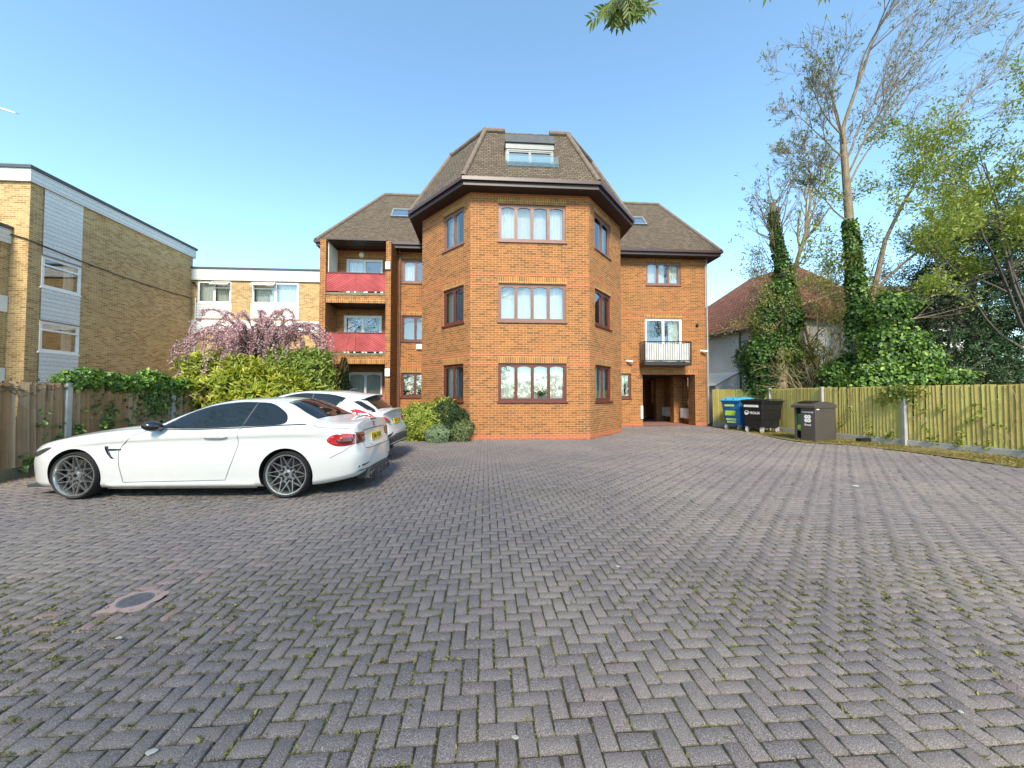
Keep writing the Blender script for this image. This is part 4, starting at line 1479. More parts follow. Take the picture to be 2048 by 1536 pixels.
for x in (0.0, 2.955 * XS):
    for s in (-1, 1):
        wheel(CAR, x, s * 0.815, 0.328, 0.282, s, 0, 0.25, turn=0.35 if x == 0 else 0.6)
# glass
dg_ = smooth_closed([(1.10, .985), (1.42, 1.165), (1.75, 1.285), (2.12, 1.338), (2.36, 1.338), (2.28, .998), (1.6, .972)], 4, (0, 4, 5))
qg_ = smooth_closed([(2.30, 1.00), (2.40, 1.337), (2.62, 1.315), (2.83, 1.20), (2.90, 1.10), (2.86, 1.035), (2.60, 1.012)], 4, (0, 1))
sg_ = smooth_closed([(1.10, .985), (1.42, 1.165), (1.75, 1.285), (2.12, 1.338), (2.40, 1.337), (2.62, 1.315), (2.83, 1.20), (2.90, 1.10), (2.86, 1.035), (2.60, 1.012), (2.28, .998), (1.6, .972)], 4, (0,))
for s in (-1, 1):
    patch('side_glass', sg_, 'side', bvh, M['carglass'], CAR, 0.009, 0.03, 0.006, (s,), XS)
ws_ = [(1.06, -.70), (1.74, -.615), (1.80, -.3), (1.81, 0), (1.80, .3), (1.74, .615), (1.06, .70), (1.0, .35), (0.98, 0), (1.0, -.35)]
patch('windscreen', ws_, 'top', bvh, M['carglass'], CAR, 0.008, 0.05, 0.006, (1,), XS)
rw_ = [(2.79, -.56), (2.83, -.3), (2.84, 0), (2.83, .3), (2.79, .56), (3.30, .70), (3.40, .4), (3.42, 0), (3.40, -.4), (3.30, -.70)]
patch('rear_window', rw_, 'top', bvh, M['carglass'], CAR, 0.008, 0.05, 0.006, (1,), XS)
for s in (-1, 1):
    patch('window_seal', strip_poly([(2.28, 1.0), (2.34, 1.17), (2.40, 1.335)], 0.022), 'side', bvh, M['trim'], CAR, 0.011, 0.05, 0.003, (s,), XS)
# black window surround under the side glass
seam([(0.98, .955), (1.10, .968), (1.6, .958), (2.3, .984), (2.9, 1.020), (3.2, 1.03)], bvh, CAR, 0.014, name='belt_trim', mat=M['carblack'], xs=XS)
tri = [(0.93, .935), (1.14, 1.02), (1.16, .965)]
patch('mirror_corner', tri, 'side', bvh, M['carblack'], CAR, 0.005, 0.2, 0.006, (-1, 1), XS)
# panel gaps
seam([(0.72, .80), (0.66, .74), (0.62, .66), (0.64, .45), (0.68, .24)], bvh, CAR, xs=XS)
seam([(0.95, .94), (0.80, .88), (0.72, .80)], bvh, CAR, xs=XS)
seam([(2.27, .99), (2.28, .75), (2.22, .55), (2.10, .26), (0.68, .235)], bvh, CAR, xs=XS)
seam([(3.60, .56), (3.85, .66), (3.97, .74)], bvh, CAR, xs=XS)
seam([(3.30, 1.02), (3.40, .985), (3.9, .97)], bvh, CAR, 0.006, xs=XS)
seam([(3.36, -.62), (3.32, -.80)], bvh, CAR, 0.006, axis='top', sides=(1,), xs=XS)
seam([(-.52, .46), (-.50, .30), (-.48, .17)], bvh, CAR, 0.006, xs=XS) if False else None
seam([(-0.60, -.55), (0.0, -.72), (0.5, -.76), (0.95, -.80)], bvh, CAR, 0.006, axis='top', sides=(1,), xs=XS)
seam([(-0.60, .55), (0.0, .72), (0.5, .76), (0.95, .80)], bvh, CAR, 0.006, axis='top', sides=(1,), xs=XS)
# bonnet power bulge edges, side vent, handle
seam([(-0.1, -.30), (0.35, -.36), (0.85, -.40)], bvh, CAR, 0.02, axis='top', sides=(1,), xs=XS, name='bonnet_crease', mat=M['paint'])
vent = [(0.42, .735), (0.47, .74), (0.475, .705), (0.65, .70), (0.655, .682), (0.49, .672), (0.535, .60), (0.575, .565), (0.53, .57), (0.47, .63), (0.425, .70)]
patch('side_vent', vent, 'side', bvh, M['carblack'], CAR, 0.004, 0.1, 0.006, (-1, 1), XS)
hd = smooth_closed([(1.80, .862), (1.90, .885), (2.06, .883), (2.13, .868), (2.06, .852), (1.88, .850)], 3)
patch('door_handle', hd, 'side', bvh, M['paint'], CAR, 0.028, 0.1, 0.02, (-1, 1), XS)
# side skirt lower blade
sk = [(0.42, .155), (0.44, .215), (2.50, .225), (2.52, .155)]
patch('side_skirt', sk, 'side', bvh, M['paint'], CAR, 0.022, 0.1, 0.02, (-1, 1), XS)
# mirrors
for s in (-1, 1):
    mb = MB()
    vs = []
    rings = []
    for k in range(9):
        t = k / 8
        rr_ = math.sin(math.pi * (0.08 + 0.86 * t)) ** 0.6
        rings.append((t, rr_))
    n = 16
    for t, q in rings:
        for a in range(n):
            th = 2 * math.pi * a / n
            vs.append((1.14 + 0.10 * math.cos(th) * q - 0.05 * t, s * (0.90 + 0.22 * t), 1.005 + 0.075 * math.sin(th) * q + 0.02 * t))
    fs = [(i * n + k, i * n + (k + 1) % n, (i + 1) * n + (k + 1) % n, (i + 1) * n + k) for i in range(8) for k in range(n)]
    fs += [tuple(range(n)), tuple(range(8 * n, 9 * n))]
    mb.add(vs, fs)
    mb.tube([(1.12, s * 0.86, .955), (1.13, s * 0.95, .975)], 0.022, 8)
    mb.build('mirror', M['carblack'], CAR, smooth=True, angle=60)
# lamps
tl = smooth_closed([(3.545, .80), (3.60, .865), (3.72, .895), (3.86, .90), (3.98, .885), (3.99, .75), (3.86, .725), (3.68, .735)], 4, (4, 5))
tlr = [(-.80, .905), (-.55, .90), (-.50, .86), (-.52, .775), (-.58, .76), (-.80, .745)]
for s in (-1, 1):
    a = patch('tail_lamp', tl, 'side', bvh, M['redlamp'], CAR, 0.008, 0.04, 0.006, (s,), XS)
    dk = smooth_closed([(3.70, .80), (3.76, .835), (3.95, .835), (3.955, .765), (3.80, .755)], 3)
    patch('tail_lamp_inner', dk, 'side', bvh, M['darkred'], CAR, 0.011, 0.04, 0.004, (s,), XS)
    pr = [(p[0] * s * -1, p[1]) for p in tlr]
    patch('tail_lamp', pr, 'rear', bvh, M['darkred'], CAR, 0.009, 0.04, 0.006, (1,))
    hl_ = smooth_closed([(-.70, .62), (-.58, .66), (-.40, .715), (-.33, .72), (-.42, .66), (-.60, .585)], 4, (3,))
    patch('headlamp', hl_, 'side', bvh, M['lampglass'], CAR, 0.006, 0.05, 0.006, (s,), XS)
patch('brake_light', [(-.14, 1.052), (.14, 1.052), (.14, 1.078), (-.14, 1.078)], 'rear', bvh, M['darkred'], CAR, 0.004, 0.1, 0.003, (1,))
seam([(-.62, .775), (-.60, .66), (-.3, .645), (.3, .645), (.60, .66), (.62, .775)], bvh, CAR, 0.008, axis='rear', sides=(1,))
seam([(-.55, .915), (0, .925), (.55, .915)], bvh, CAR, 0.012, axis='rear', sides=(1,), name='boot_crease')
# rear bumper outlets and diffuser
for s in (-1, 1):
    bo = [(3.99, .30), (4.02, .40), (4.10, .44), (4.115, .42), (4.05, .36), (4.03, .29)]
    patch('bumper_slot', [(s * .78, .40), (s * .50, .43), (s * .50, .445), (s * .77, .425)], 'rear', bvh, M['carblack'], CAR, 0.004, 0.1, 0.003, (1,))
    patch('bumper_slot', [(s * .74, .335), (s * .52, .345), (s * .52, .357), (s * .73, .35)], 'rear', bvh, M['carblack'], CAR, 0.004, 0.1, 0.003, (1,))
mb = MB()
mb.box(3.80, 4.06, -0.52, 0.52, 0.19, 0.345)
for y in (-0.30, -0.1, 0.1, 0.30): mb.box(3.85, 4.08, y - 0.012, y + 0.012, 0.17, 0.30)
mb.build('diffuser', M['trim'], CAR, bevel=0.01)
for y in (-0.44, -0.34, 0.34, 0.44):
    mb = MB(); mb.lathe([(0.030, 3.9), (0.044, 3.9), (0.044, 4.09), (0.036, 4.09), (0.034, 3.95)], 20, 'x', (0, y, 0.255)); mb.build('exhaust_pipe', M['trim'], CAR, smooth=True)
# number plate on the boot lid
pn = rows[21]
hit = bvh.ray_cast(Vector((6, 0, .845)), Vector((-1, 0, 0)))
px = hit[0].x + 0.012
h2 = bvh.ray_cast(Vector((6, 0, .75)), Vector((-1, 0, 0)))
pm = basis((px + 0.02, 0, .80), (0, 1, 0), (-0.16, 0, 1))
mb = MB(); mb.box(-.26, .26, -.058, .058, -0.012, 0.0)
pl = mb.build('number_plate', M['plate'], CAR, bevel=0.003); pl.matrix_local = pm
text('plate_lettering', 'CJ66 EXH', 0.10, M['ink'], pl, Matrix.Translation((0, -0.004, 0.001)), 0.46)
# round badge on the boot, blue and white quarters
bm_ = basis((hit[0].x + 0.012, 0, .985), (0, 1, 0), (-0.05, 0, 1))
hb = bvh.ray_cast(Vector((6, 0, .985)), Vector((-1, 0, 0)))
bm_.translation = hb[0] + Vector((0.004, 0, 0))
mb = MB(); mb.lathe([(0.0, 0.006), (0.040, 0.006), (0.042, 0.0)], 28, 'z')
bd = mb.build('badge', M['carblack'], CAR, smooth=True); bd.matrix_local = bm_
for k in range(4):
    mb = MB(); a0 = k * math.pi / 2
    mb.add([(0, 0, 0.0068)] + [(0.026 * math.cos(a0 + q * math.pi / 12), 0.026 * math.sin(a0 + q * math.pi / 12), 0.0068) for q in range(7)], [(0, q + 1, q + 2) for q in range(6)])
    mb.build('badge_quarter', M['white'] if k % 2 else m_plain('badge_blue', (0.05, 0.2, 0.5), 0.3), bd)
mb = MB()
mb.box(-0.88, -0.45, -0.70, 0.70, 0.13, 0.17); mb.build('front_splitter', M['trim'], CAR, bevel=0.01)

# the tail of the car is short: draw everything behind the rear axle line in
def shorten(o, x0, k):
    for c in o.children:
        t_ = c.matrix_local.translation
        if abs(t_.x) > 1e-4:
            if t_.x > x0: c.location.x = x0 + (t_.x - x0) * k
        elif c.type == 'MESH':
            for v in c.data.vertices:
                if v.co.x > x0: v.co.x = x0 + (v.co.x - x0) * k
            c.data.update()
            shorten(c, x0, k)
bpy.context.view_layer.update()
shorten(CAR, 3.42, 0.80)

# ---------------------------------------------------------------- white crossover behind it
CAR2 = thing('crossover_car', 'white crossover car with boomerang tail lamps parked behind the convertible', 'car', (-6.30, 8.60, 0), R(2))
rows2 = [
    (-0.92, .34, .40, .48, .50, .44, .66, .38, .70, .24, .72, .73),
    (-0.80, .28, .62, .70, .50, .66, .76, .60, .80, .4, .84, .86),
    (-0.50, .24, .80, .86, .54, .84, .85, .76, .92, .52, .96, .98),
    (0.0, .22, .85, .90, .56, .88, .92, .80, .99, .56, 1.05, 1.08),
    (0.65, .22, .86, .895, .56, .88, .97, .81, 1.04, .62, 1.11, 1.14),
    (1.00, .22, .86, .89, .56, .88, .98, .80, 1.05, .66, 1.24, 1.29),
    (1.40, .22, .86, .89, .56, .88, 1.00, .79, 1.06, .63, 1.43, 1.49),
    (1.90, .22, .86, .895, .57, .885, 1.02, .785, 1.08, .60, 1.50, 1.56),
    (2.45, .22, .86, .91, .58, .90, 1.05, .79, 1.12, .575, 1.485, 1.555),
    (2.80, .23, .86, .915, .60, .905, 1.06, .80, 1.15, .56, 1.43, 1.515),
    (3.05, .26, .85, .91, .62, .895, 1.06, .80, 1.15, .56, 1.35, 1.44),
    (3.25, .29, .83, .89, .64, .87, 1.05, .79, 1.13, .58, 1.24, 1.31),
    (3.42, .31, .80, .87, .65, .83, 1.03, .76, 1.09, .58, 1.125, 1.16),
    (3.53, .33, .77, .85, .65, .79, 1.00, .72, 1.06, .56, 1.085, 1.11),
    (3.58, .34, .75, .83, .64, .75, .90, .68, .95, .52, .98, 1.00),
    (3.65, .36, .70, .79, .62, .71, .74, .64, .78, .44, .80, .81),
    (3.72, .40, .58, .66, .58, .60, .68, .52, .70, .34, .71, .715),
]
body2, bvh2 = car_body('body', rows2, [(0.0, .345), (2.64, .345)], CAR2, [M['paint2'], M['arch']], 0.39)
for x in (0.0, 2.64):
    for s in (-1, 1):
        wheel(CAR2, x, s * 0.79, 0.345, 0.24, s, 1, 0.23, turn=0.2)
g1 = smooth_closed([(0.98, 1.12), (1.35, 1.37), (1.75, 1.475), (2.02, 1.48), (1.98, 1.12), (1.5, 1.09)], 3, (0, 3, 4))
g2 = smooth_closed([(2.03, 1.12), (2.08, 1.48), (2.45, 1.455), (2.74, 1.385), (2.60, 1.24), (2.42, 1.15)], 3, (0, 1))
for s in (-1, 1):
    patch('side_glass', smooth_closed([(0.98, 1.12), (1.35, 1.37), (1.75, 1.475), (2.08, 1.48), (2.45, 1.455), (2.74, 1.385), (2.60, 1.24), (2.42, 1.15), (1.98, 1.12), (1.5, 1.09)], 4, (0, 5)), 'side', bvh2, M['carglass'], CAR2, 0.010, 0.03, 0.006, (s,))
    patch('window_seal', strip_poly([(2.02, 1.12), (2.05, 1.30), (2.06, 1.475)], 0.03), 'side', bvh2, M['trim'], CAR2, 0.012, 0.05, 0.003, (s,))
    bl = smooth_closed([(2.93, 1.11), (3.05, 1.13), (3.25, 1.07), (3.42, 1.00), (3.53, .93), (3.60, .835), (3.52, .86), (3.30, .95), (3.08, 1.03)], 3, (0, 5))
    patch('tail_lamp', bl, 'side', bvh2, M['redlamp'], CAR2, 0.036, 0.03, 0.03, (s,))
    patch('tail_lamp', [(-s * .76, .985), (-s * .60, .93), (-s * .52, .86), (-s * .55, .845), (-s * .66, .88), (-s * .76, .90)], 'rear', bvh2, M['redlamp'], CAR2, 0.03, 0.05, 0.008, (1,))
    patch('quarter_trim', smooth_closed([(2.92, 1.30), (3.02, 1.325), (3.30, 1.17), (3.40, 1.09), (3.25, 1.13)], 3, (0, 1)), 'side', bvh2, M['carglass'], CAR2, 0.016, 0.03, 0.012, (s,))
    # grey lower bumper that wraps the corner
    patch('lower_bumper', [(3.16, .30), (3.22, .46), (3.42, .54), (3.60, .56), (3.60, .36), (3.40, .32)], 'side', bvh2, M['trim'], CAR2, 0.006, 0.06, 0.006, (s,))
    patch('bumper_vent', [(-s * .78, .60), (-s * .60, .66), (-s * .56, .645), (-s * .74, .56)], 'rear', bvh2, M['carblack'], CAR2, 0.006, 0.06, 0.006, (1,))
    seam([(2.05, 1.11), (2.10, .8), (2.12, .35)], bvh2, CAR2, sides=(s,))
    seam([(2.66, 1.20), (2.72, 1.0), (2.70, .8), (2.55, .72)], bvh2, CAR2, sides=(s,))
    seam([(2.92, 1.35), (2.90, 1.0), (2.86, .78)], bvh2, CAR2, sides=(s,))
patch('fuel_flap', strip_poly([(2.95, .86), (2.96, .96), (3.10, .97), (3.16, .86)], 0.006), 'side', bvh2, M['seam'], CAR2, 0.0012, 0.5, 0, (-1,))
patch('door_handle', smooth_closed([(2.74, 1.235), (2.80, 1.255), (2.88, 1.25), (2.82, 1.23)], 3), 'side', bvh2, M['paint2'], CAR2, 0.014, 0.1, 0.01, (-1, 1))
patch('rear_window', [(2.95, -.52), (2.98, 0), (2.95, .52), (3.40, .56), (3.43, 0), (3.40, -.56)], 'top', bvh2, M['carglass'], CAR2, 0.008, 0.05, 0.006, (1,))
patch('windscreen', [(0.74, -.62), (1.38, -.58), (1.45, 0), (1.38, .58), (0.74, .62), (0.66, 0)], 'top', bvh2, M['carglass'], CAR2, 0.008, 0.05, 0.006, (1,))
patch('lower_bumper', [(-.70, .36), (-.78, .56), (-.3, .60), (.3, .60), (.78, .56), (.70, .36)], 'rear', bvh2, M['trim'], CAR2, 0.012, 0.08, 0.008, (1,))
# roof spoiler and boot-lid lip
mb = MB()
def loft(rowsets):
    vs, fs = [], []
    k = len(rowsets[0])
    for rr_ in rowsets: vs += rr_
    for i in range(len(rowsets) - 1):
        for a in range(k):
            fs.append((i * k + a, i * k + (a + 1) % k, (i + 1) * k + (a + 1) % k, (i + 1) * k + a))
    fs += [tuple(range(k)), tuple(range((len(rowsets) - 1) * k, len(rowsets) * k))]
    mb.add(vs, fs)
sec = []
for q in range(13):
    t = -1 + 2 * q / 12
    y = 0.60 * t
    c = abs(t) ** 3
    sec.append([(2.70, y, 1.52 - 0.10 * c), (3.24 - 0.14 * c, y, 1.475 - 0.085 * c), (3.25 - 0.14 * c, y, 1.455 - 0.085 * c), (2.95, y, 1.425 - 0.09 * c), (2.72, y, 1.44 - 0.10 * c)])
loft(sec)
mb.build('roof_spoiler', M['paint2'], CAR2, smooth=True, angle=30)
mb = MB(); sec = []
for q in range(13):
    t = -1 + 2 * q / 12
    y = 0.70 * t
    c = abs(t) ** 3
    sec.append([(3.36, y, 1.145 - 0.09 * c), (3.64 - 0.10 * c, y, 1.16 - 0.09 * c), (3.65 - 0.10 * c, y, 1.135 - 0.09 * c), (3.50, y, 1.04 - 0.08 * c)])
loft(sec)
mb.build('boot_spoiler', M['paint2'], CAR2, smooth=True, angle=30)
hit = bvh2.ray_cast(Vector((6, 0, .88)), Vector((-1, 0, 0)))
pm = basis((hit[0].x + 0.03, 0, .88), (0, 1, 0), (-0.22, 0, 1))
mb = MB(); mb.box(-.26, .26, -.058, .058, -0.012, 0.0)
pl = mb.build('number_plate', M['plate'], CAR2, bevel=0.003); pl.matrix_local = pm
text('plate_lettering', 'YF67 LZE', 0.10, M['ink'], pl, Matrix.Translation((0, -0.004, 0.001)), 0.46)
mb = MB(); mb.lathe([(0.030, 3.5), (0.04, 3.5), (0.04, 3.70), (0.034, 3.70)], 16, 'x', (0, -0.5, 0.33)); mb.build('exhaust_pipe', M['trim'], CAR2, smooth=True)
mb = MB(); mb.tube([(2.55, 0, 1.545), (2.66, 0, 1.60), (2.74, 0, 1.61), (2.76, 0, 1.53)], [0.01, 0.016, 0.015, 0.01], 6); mb.build('aerial', M['carblack'], CAR2, smooth=True)

# ================================================================== NEIGHBOURING BUILDINGS
LB = thing('yellow_brick_building', 'yellow brick flat roofed block with white boarded window strip behind the left fence', 'building', BO, YAW)
M['board'] = m_brick('white_boards', (0.80, 0.79, 0.76), (0.77, 0.76, 0.73), (0.72, 0.71, 0.68), (0.36, 0.35, 0.33), bw=40.0, bh=0.16, ms=0.016, stain=0.08, bump=0.8)
LX = -18.0
F_ls = WallFrame((LX, 2.45), (LX, 10.1)); 
def side_frame(x, y0, y1):          # wall facing +x, seen from the right : a is the near end
    w = WallFrame((x, y0), (x, y1)); return w
# the wall faces +x : normal of a->b with a nearer is (1,0)
hls = [(0.42, 1.78, 3.08, 4.22), (0.42, 1.78, 5.50, 6.66)]
mb = MB()
wall(mb, F_ls, 0, 9.2, hls, u0=0.0, reveal=0.08)
F_lf = WallFrame((-27.0, 2.45), (LX, 2.45))
wall(mb, F_lf, 0, 9.2)
mb.quad((LX, 10.1, 0), (-27, 10.1, 0), (-27, 10.1, 9.2), (LX, 10.1, 9.2))
mb.build('wall', M['ybrick'], LB)
mb = MB()
wall(mb, F_ls, 1.0, 9.19, hls, reveal=0.02, u0=0.42, u1=1.78)
mbv = [tuple(Vector(v) + Vector((0.03, 0, 0))) for v in mb.v]; mb.v = mbv
mb.build('boarding', M['board'], LB)
for (z0, z1, x0) in ((9.2, 9.66, 0.10),):
    mb = MB(); mb.box(-27, LX + x0, 2.45 - x0, 10.2, z0, z1); mb.build('fascia', M['board'], LB)
    mb = MB(); mb.box(-27.1, LX + x0 + 0.05, 2.45 - x0 - 0.05, 10.25, z1 + 0.003, z1 + 0.12); mb.build('roof', M['lead'], LB)
for h in hls:
    f = window(F_ls, *h, 1, M['white'], parent=LB, arch=False, d=-0.02, mull=0.05, curtains=[(0.7, 1.0, 'sheer', 'pleat')])
    mb = MB(); wbox(mb, F_ls, h[0] + 0.05, h[1] - 0.05, -0.045, 0.03, h[3] - 0.36, h[3] - 0.29); mb.build('transom', M['white'], f)
    mb = MB(); wbox(mb, F_ls, h[0], h[1], -0.05, -0.035, h[3] + 0.0, h[3] + 0.05); mb.build('drip', M['grey'], f)
# nearer, lower block of the same building
mb = MB()
F_ln = WallFrame((-18.62, -9.0), (-18.62, 2.44))
wall(mb, F_ln, 0, 6.9)
mb.quad((-27, -9, 0), (-18.62, -9, 0), (-18.62, -9, 6.9), (-27, -9, 6.9))
mb.build('wall', M['ybrick'], LB)
mb = MB(); mb.box(-27, -18.56, -9.1, 2.44, 6.9, 7.42); mb.build('fascia', M['board'], LB)
mb = MB(); mb.box(-27, -18.50, -9.15, 2.44, 7.423, 7.53); mb.build('roof', M['lead'], LB)
for a, b in ((4.42, 5.0), (1.9, 2.42)):
    mb = MB(); mb.box(-18.7, -18.59, -9.0, 2.43, a, b); mb.build('white_band', M['white2'], LB)
# cable slung along the wall
cb = MB()
pts = []
for k in range(9):
    t = k / 8
    pts.append((LX + 0.06, 2.40 + 7.6 * t, 7.05 - 0.02 * k - 0.14 * math.sin(math.pi * t)))
cb.tube([(LX - 0.55, 2.40, 7.25), (LX + 0.03, 2.40, 7.08)] + pts, 0.022, 5)
cb.build('cable', M['black'], LB)

RB = thing('rear_brick_building', 'low yellow brick flat roofed block with white window panels at the back left', 'building', BO, YAW)
F_rb = WallFrame((-18.0, 10.1), (-8.6, 10.1))
hrb = [(0.30, 2.10, 6.66, 7.9), (3.25, 5.80, 6.66, 7.9)]
mb = MB()
wall(mb, F_rb, 0, 7.95, hrb, reveal=0.06)
mb.quad((-8.6, 10.1, 0), (-8.6, 16, 0), (-8.6, 16, 7.95), (-8.6, 10.1, 7.95))
mb.build('wall', M['ybrick'], RB)
mb = MB(); mb.box(-18.0, -8.5, 10.0, 16, 7.95, 8.58); mb.build('fascia', M['board'], RB)
mb = MB(); mb.box(-18.0, -8.45, 9.95, 16, 8.583, 8.68); mb.lathe([(0.05, 0), (0.05, .25), (.10, .25), (.10, .3), (0, .3)], 12, 'z', (-15.6, 11, 8.68)); mb.build('roof', M['lead'], RB)
mb = MB(); wbox(mb, F_rb, 0.002, F_rb.len, -0.02, 0.02, 5.02, 5.68); mb.build('white_band', M['white2'], RB)
for i, h in enumerate(hrb):
    mb = MB(); wbox(mb, F_rb, h[0] - 0.06, h[1] + 0.06, -0.03, 0.02, 5.78, 6.62); mb.build('boarding', M['board'], RB)
    f = window(F_rb, *h, 2, M['white'], parent=RB, arch=False, d=-0.01, mull=0.05, curtains=[(0.0, 0.4, 'sheer', 'pleat'), (0.5, 0.85, 'curtain', 'pleat')] if i == 0 else [(0.0, 0.5, 'curtain', 'sheer'), (0.5, 1, 'sheer', 'sheer')], glass='glass')
    u0 = h[0] + 0.78 if i == 0 else h[0]
    mb = MB()      # top light pushed open
    def P(u, d, z): return F_rb(u, d, z)
    a, b = u0 + 0.02, u0 + (0.98 if i == 0 else 1.30)
    for (x0, x1, s0, s1) in ((a, b, 0, .04), (a, b, .30, .34), (a, a + .04, .04, .30), (b - .04, b, .04, .30)):
        mb.box(x0, x1, 0, 0.03, s0, s1, fn=lambda u, d, s: F_rb(u, -0.04 - s * 0.75 - d, h[3] - 0.02 - s * 0.66))
    tl_ = mb.build('top_light', M['white'], f)
    mb = MB(); mb.box(a + .03, b - .03, 0.01, 0.015, .03, .31, fn=lambda u, d, s: F_rb(u, -0.04 - s * 0.75 - d, h[3] - 0.02 - s * 0.66)); mb.build('top_light_glass', M['roofglass'], f)
    mb = MB(); wbox(mb, F_rb, a, b, -0.03, 0.03, h[3] - 0.40, h[3] - 0.34); mb.build('transom', M['white'], f)
mb = MB(); mb.tube([(-17.75, 10.02, 0), (-17.75, 10.02, 6.9)], 0.03, 6); mb.build('pipe', M['white2'], RB)
mb = MB(); mb.tube([(-17.9, 10.05, 7.78), (-17.75, 9.9, 7.72)], 0.07, 10); mb.build('lamp', M['black'], RB, smooth=True)

WH = thing('white_house', 'white rendered house with red and brown tiled roofs half hidden behind the trees', 'house')
fd = Vector((-0.29, 0.957, 0)); fr_ = Vector((0.957, 0.29, 0))
A0 = Vector((12.45, 18.0, 0))
def H(a, b, z): return A0 + fd * a + fr_ * b + Vector((0, 0, z))
mb = MB()
mb.quad(H(9, 0, 0), H(-1.5, 0, 0), H(-1.5, 0, 4.9), H(9, 0, 4.9))
mb.quad(H(-1.5, 0, 0), H(-1.5, 8, 0), H(-1.5, 8, 4.9), H(-1.5, 0, 4.9))
mb.quad(H(9, 8, 0), H(9, 0, 0), H(9, 0, 4.9), H(9, 8, 4.9))
mb.build('wall', M['render'], WH)
mb = MB()
e0 = 0.35
za, zr = 4.78, 8.75
mb.quad(H(9.3, -e0, za), H(-1.8, -e0, za), H(1.8, 4, zr), H(4.6, 4, zr))
mb.add([H(-1.8, -e0, za), H(-1.8, 8.3, za), H(1.8, 4, zr)], [(0, 1, 2)])
mb.add([H(9.3, 8.3, za), H(9.3, -e0, za), H(4.6, 4, zr)], [(0, 1, 2)])
mb.quad(H(-1.8, 8.3, za), H(9.3, 8.3, za), H(4.6, 4, zr), H(1.8, 4, zr))
mb.build('roof', M['rtile'], WH)
mb = MB(); mb.tube([H(9.3, -e0 - 0.05, za - 0.04), H(-1.8, -e0 - 0.05, za - 0.04)], 0.07, 8); mb.build('gutter', M['black'], WH)
mb = MB(); mb.tube([H(1.72, -0.06, 0), H(1.72, -0.06, 4.75)], 0.05, 8); mb.build('drainpipe', M['black'], WH)
# lean-to against the side
mb = MB()
mb.box(0, 0, 0, 0, 0, 0) if False else None
for (a, b) in ((7.5, 1.9),):
    mb.quad(H(a, -1.5, 0), H(b, -1.5, 0), H(b, -1.5, 1.95), H(a, -1.5, 1.95))
    mb.quad(H(b, -1.5, 0), H(b, -0.001, 0), H(b, -0.001, 2.6), H(b, -1.5, 1.95))
lt = mb.build('lean_to', M['white2'], WH)
mb = MB(); mb.quad(H(7.6, -1.65, 1.93), H(1.8, -1.65, 1.93), H(1.8, -0.002, 2.68), H(7.6, -0.002, 2.68)); mb.build('lean_to_roof', M['white'], lt)
mb = MB(); mb.quad(H(3.9, -1.505, 1.2), H(3.3, -1.505, 1.2), H(3.3, -1.505, 1.75), H(3.9, -1.505, 1.75)); mb.build('pane', M['carglass'], lt)
# wing that faces the courtyard
mb = MB()
y0 = 19.2
mb.quad((14.6, y0, 0), (25, y0, 0), (25, y0, 4.85), (14.6, y0, 4.85))
mb.quad((25, y0, 0), (25, y0 + 6, 0), (25, y0 + 6, 4.85), (25, y0, 4.85))
mb.add([(25, y0, 4.85), (25, y0 + 6, 4.85), (25, y0 + 3, 7.8)], [(0, 1, 2)])
mb.build('wall', M['render'], WH)
mb = MB()
mb.quad((14.0, y0 - 0.4, 4.72), (25.3, y0 - 0.4, 4.72), (25.3, y0 + 3, 7.9), (14.9, y0 + 3, 7.9))
mb.quad((25.3, y0 + 6.4, 4.72), (14.0, y0 + 6.4, 4.72), (14.9, y0 + 3, 7.9), (25.3, y0 + 3, 7.9))
mb.build('roof', M['gtile'], WH)
mb = MB(); mb.box(14.0, 25.3, y0 - 0.52, y0 - 0.40, 4.62, 4.72); mb.build('gutter', M['white2'], WH)
F_wh = WallFrame((14.6, y0), (25, y0))
for u in (3.3, 7.2):
    window(F_wh, u, u + 1.5, 2.9, 4.2, 2, M['white'], parent=WH, arch=False, d=-0.03, curtains=[(0, 0.3, 'sheer', 'pleat')])

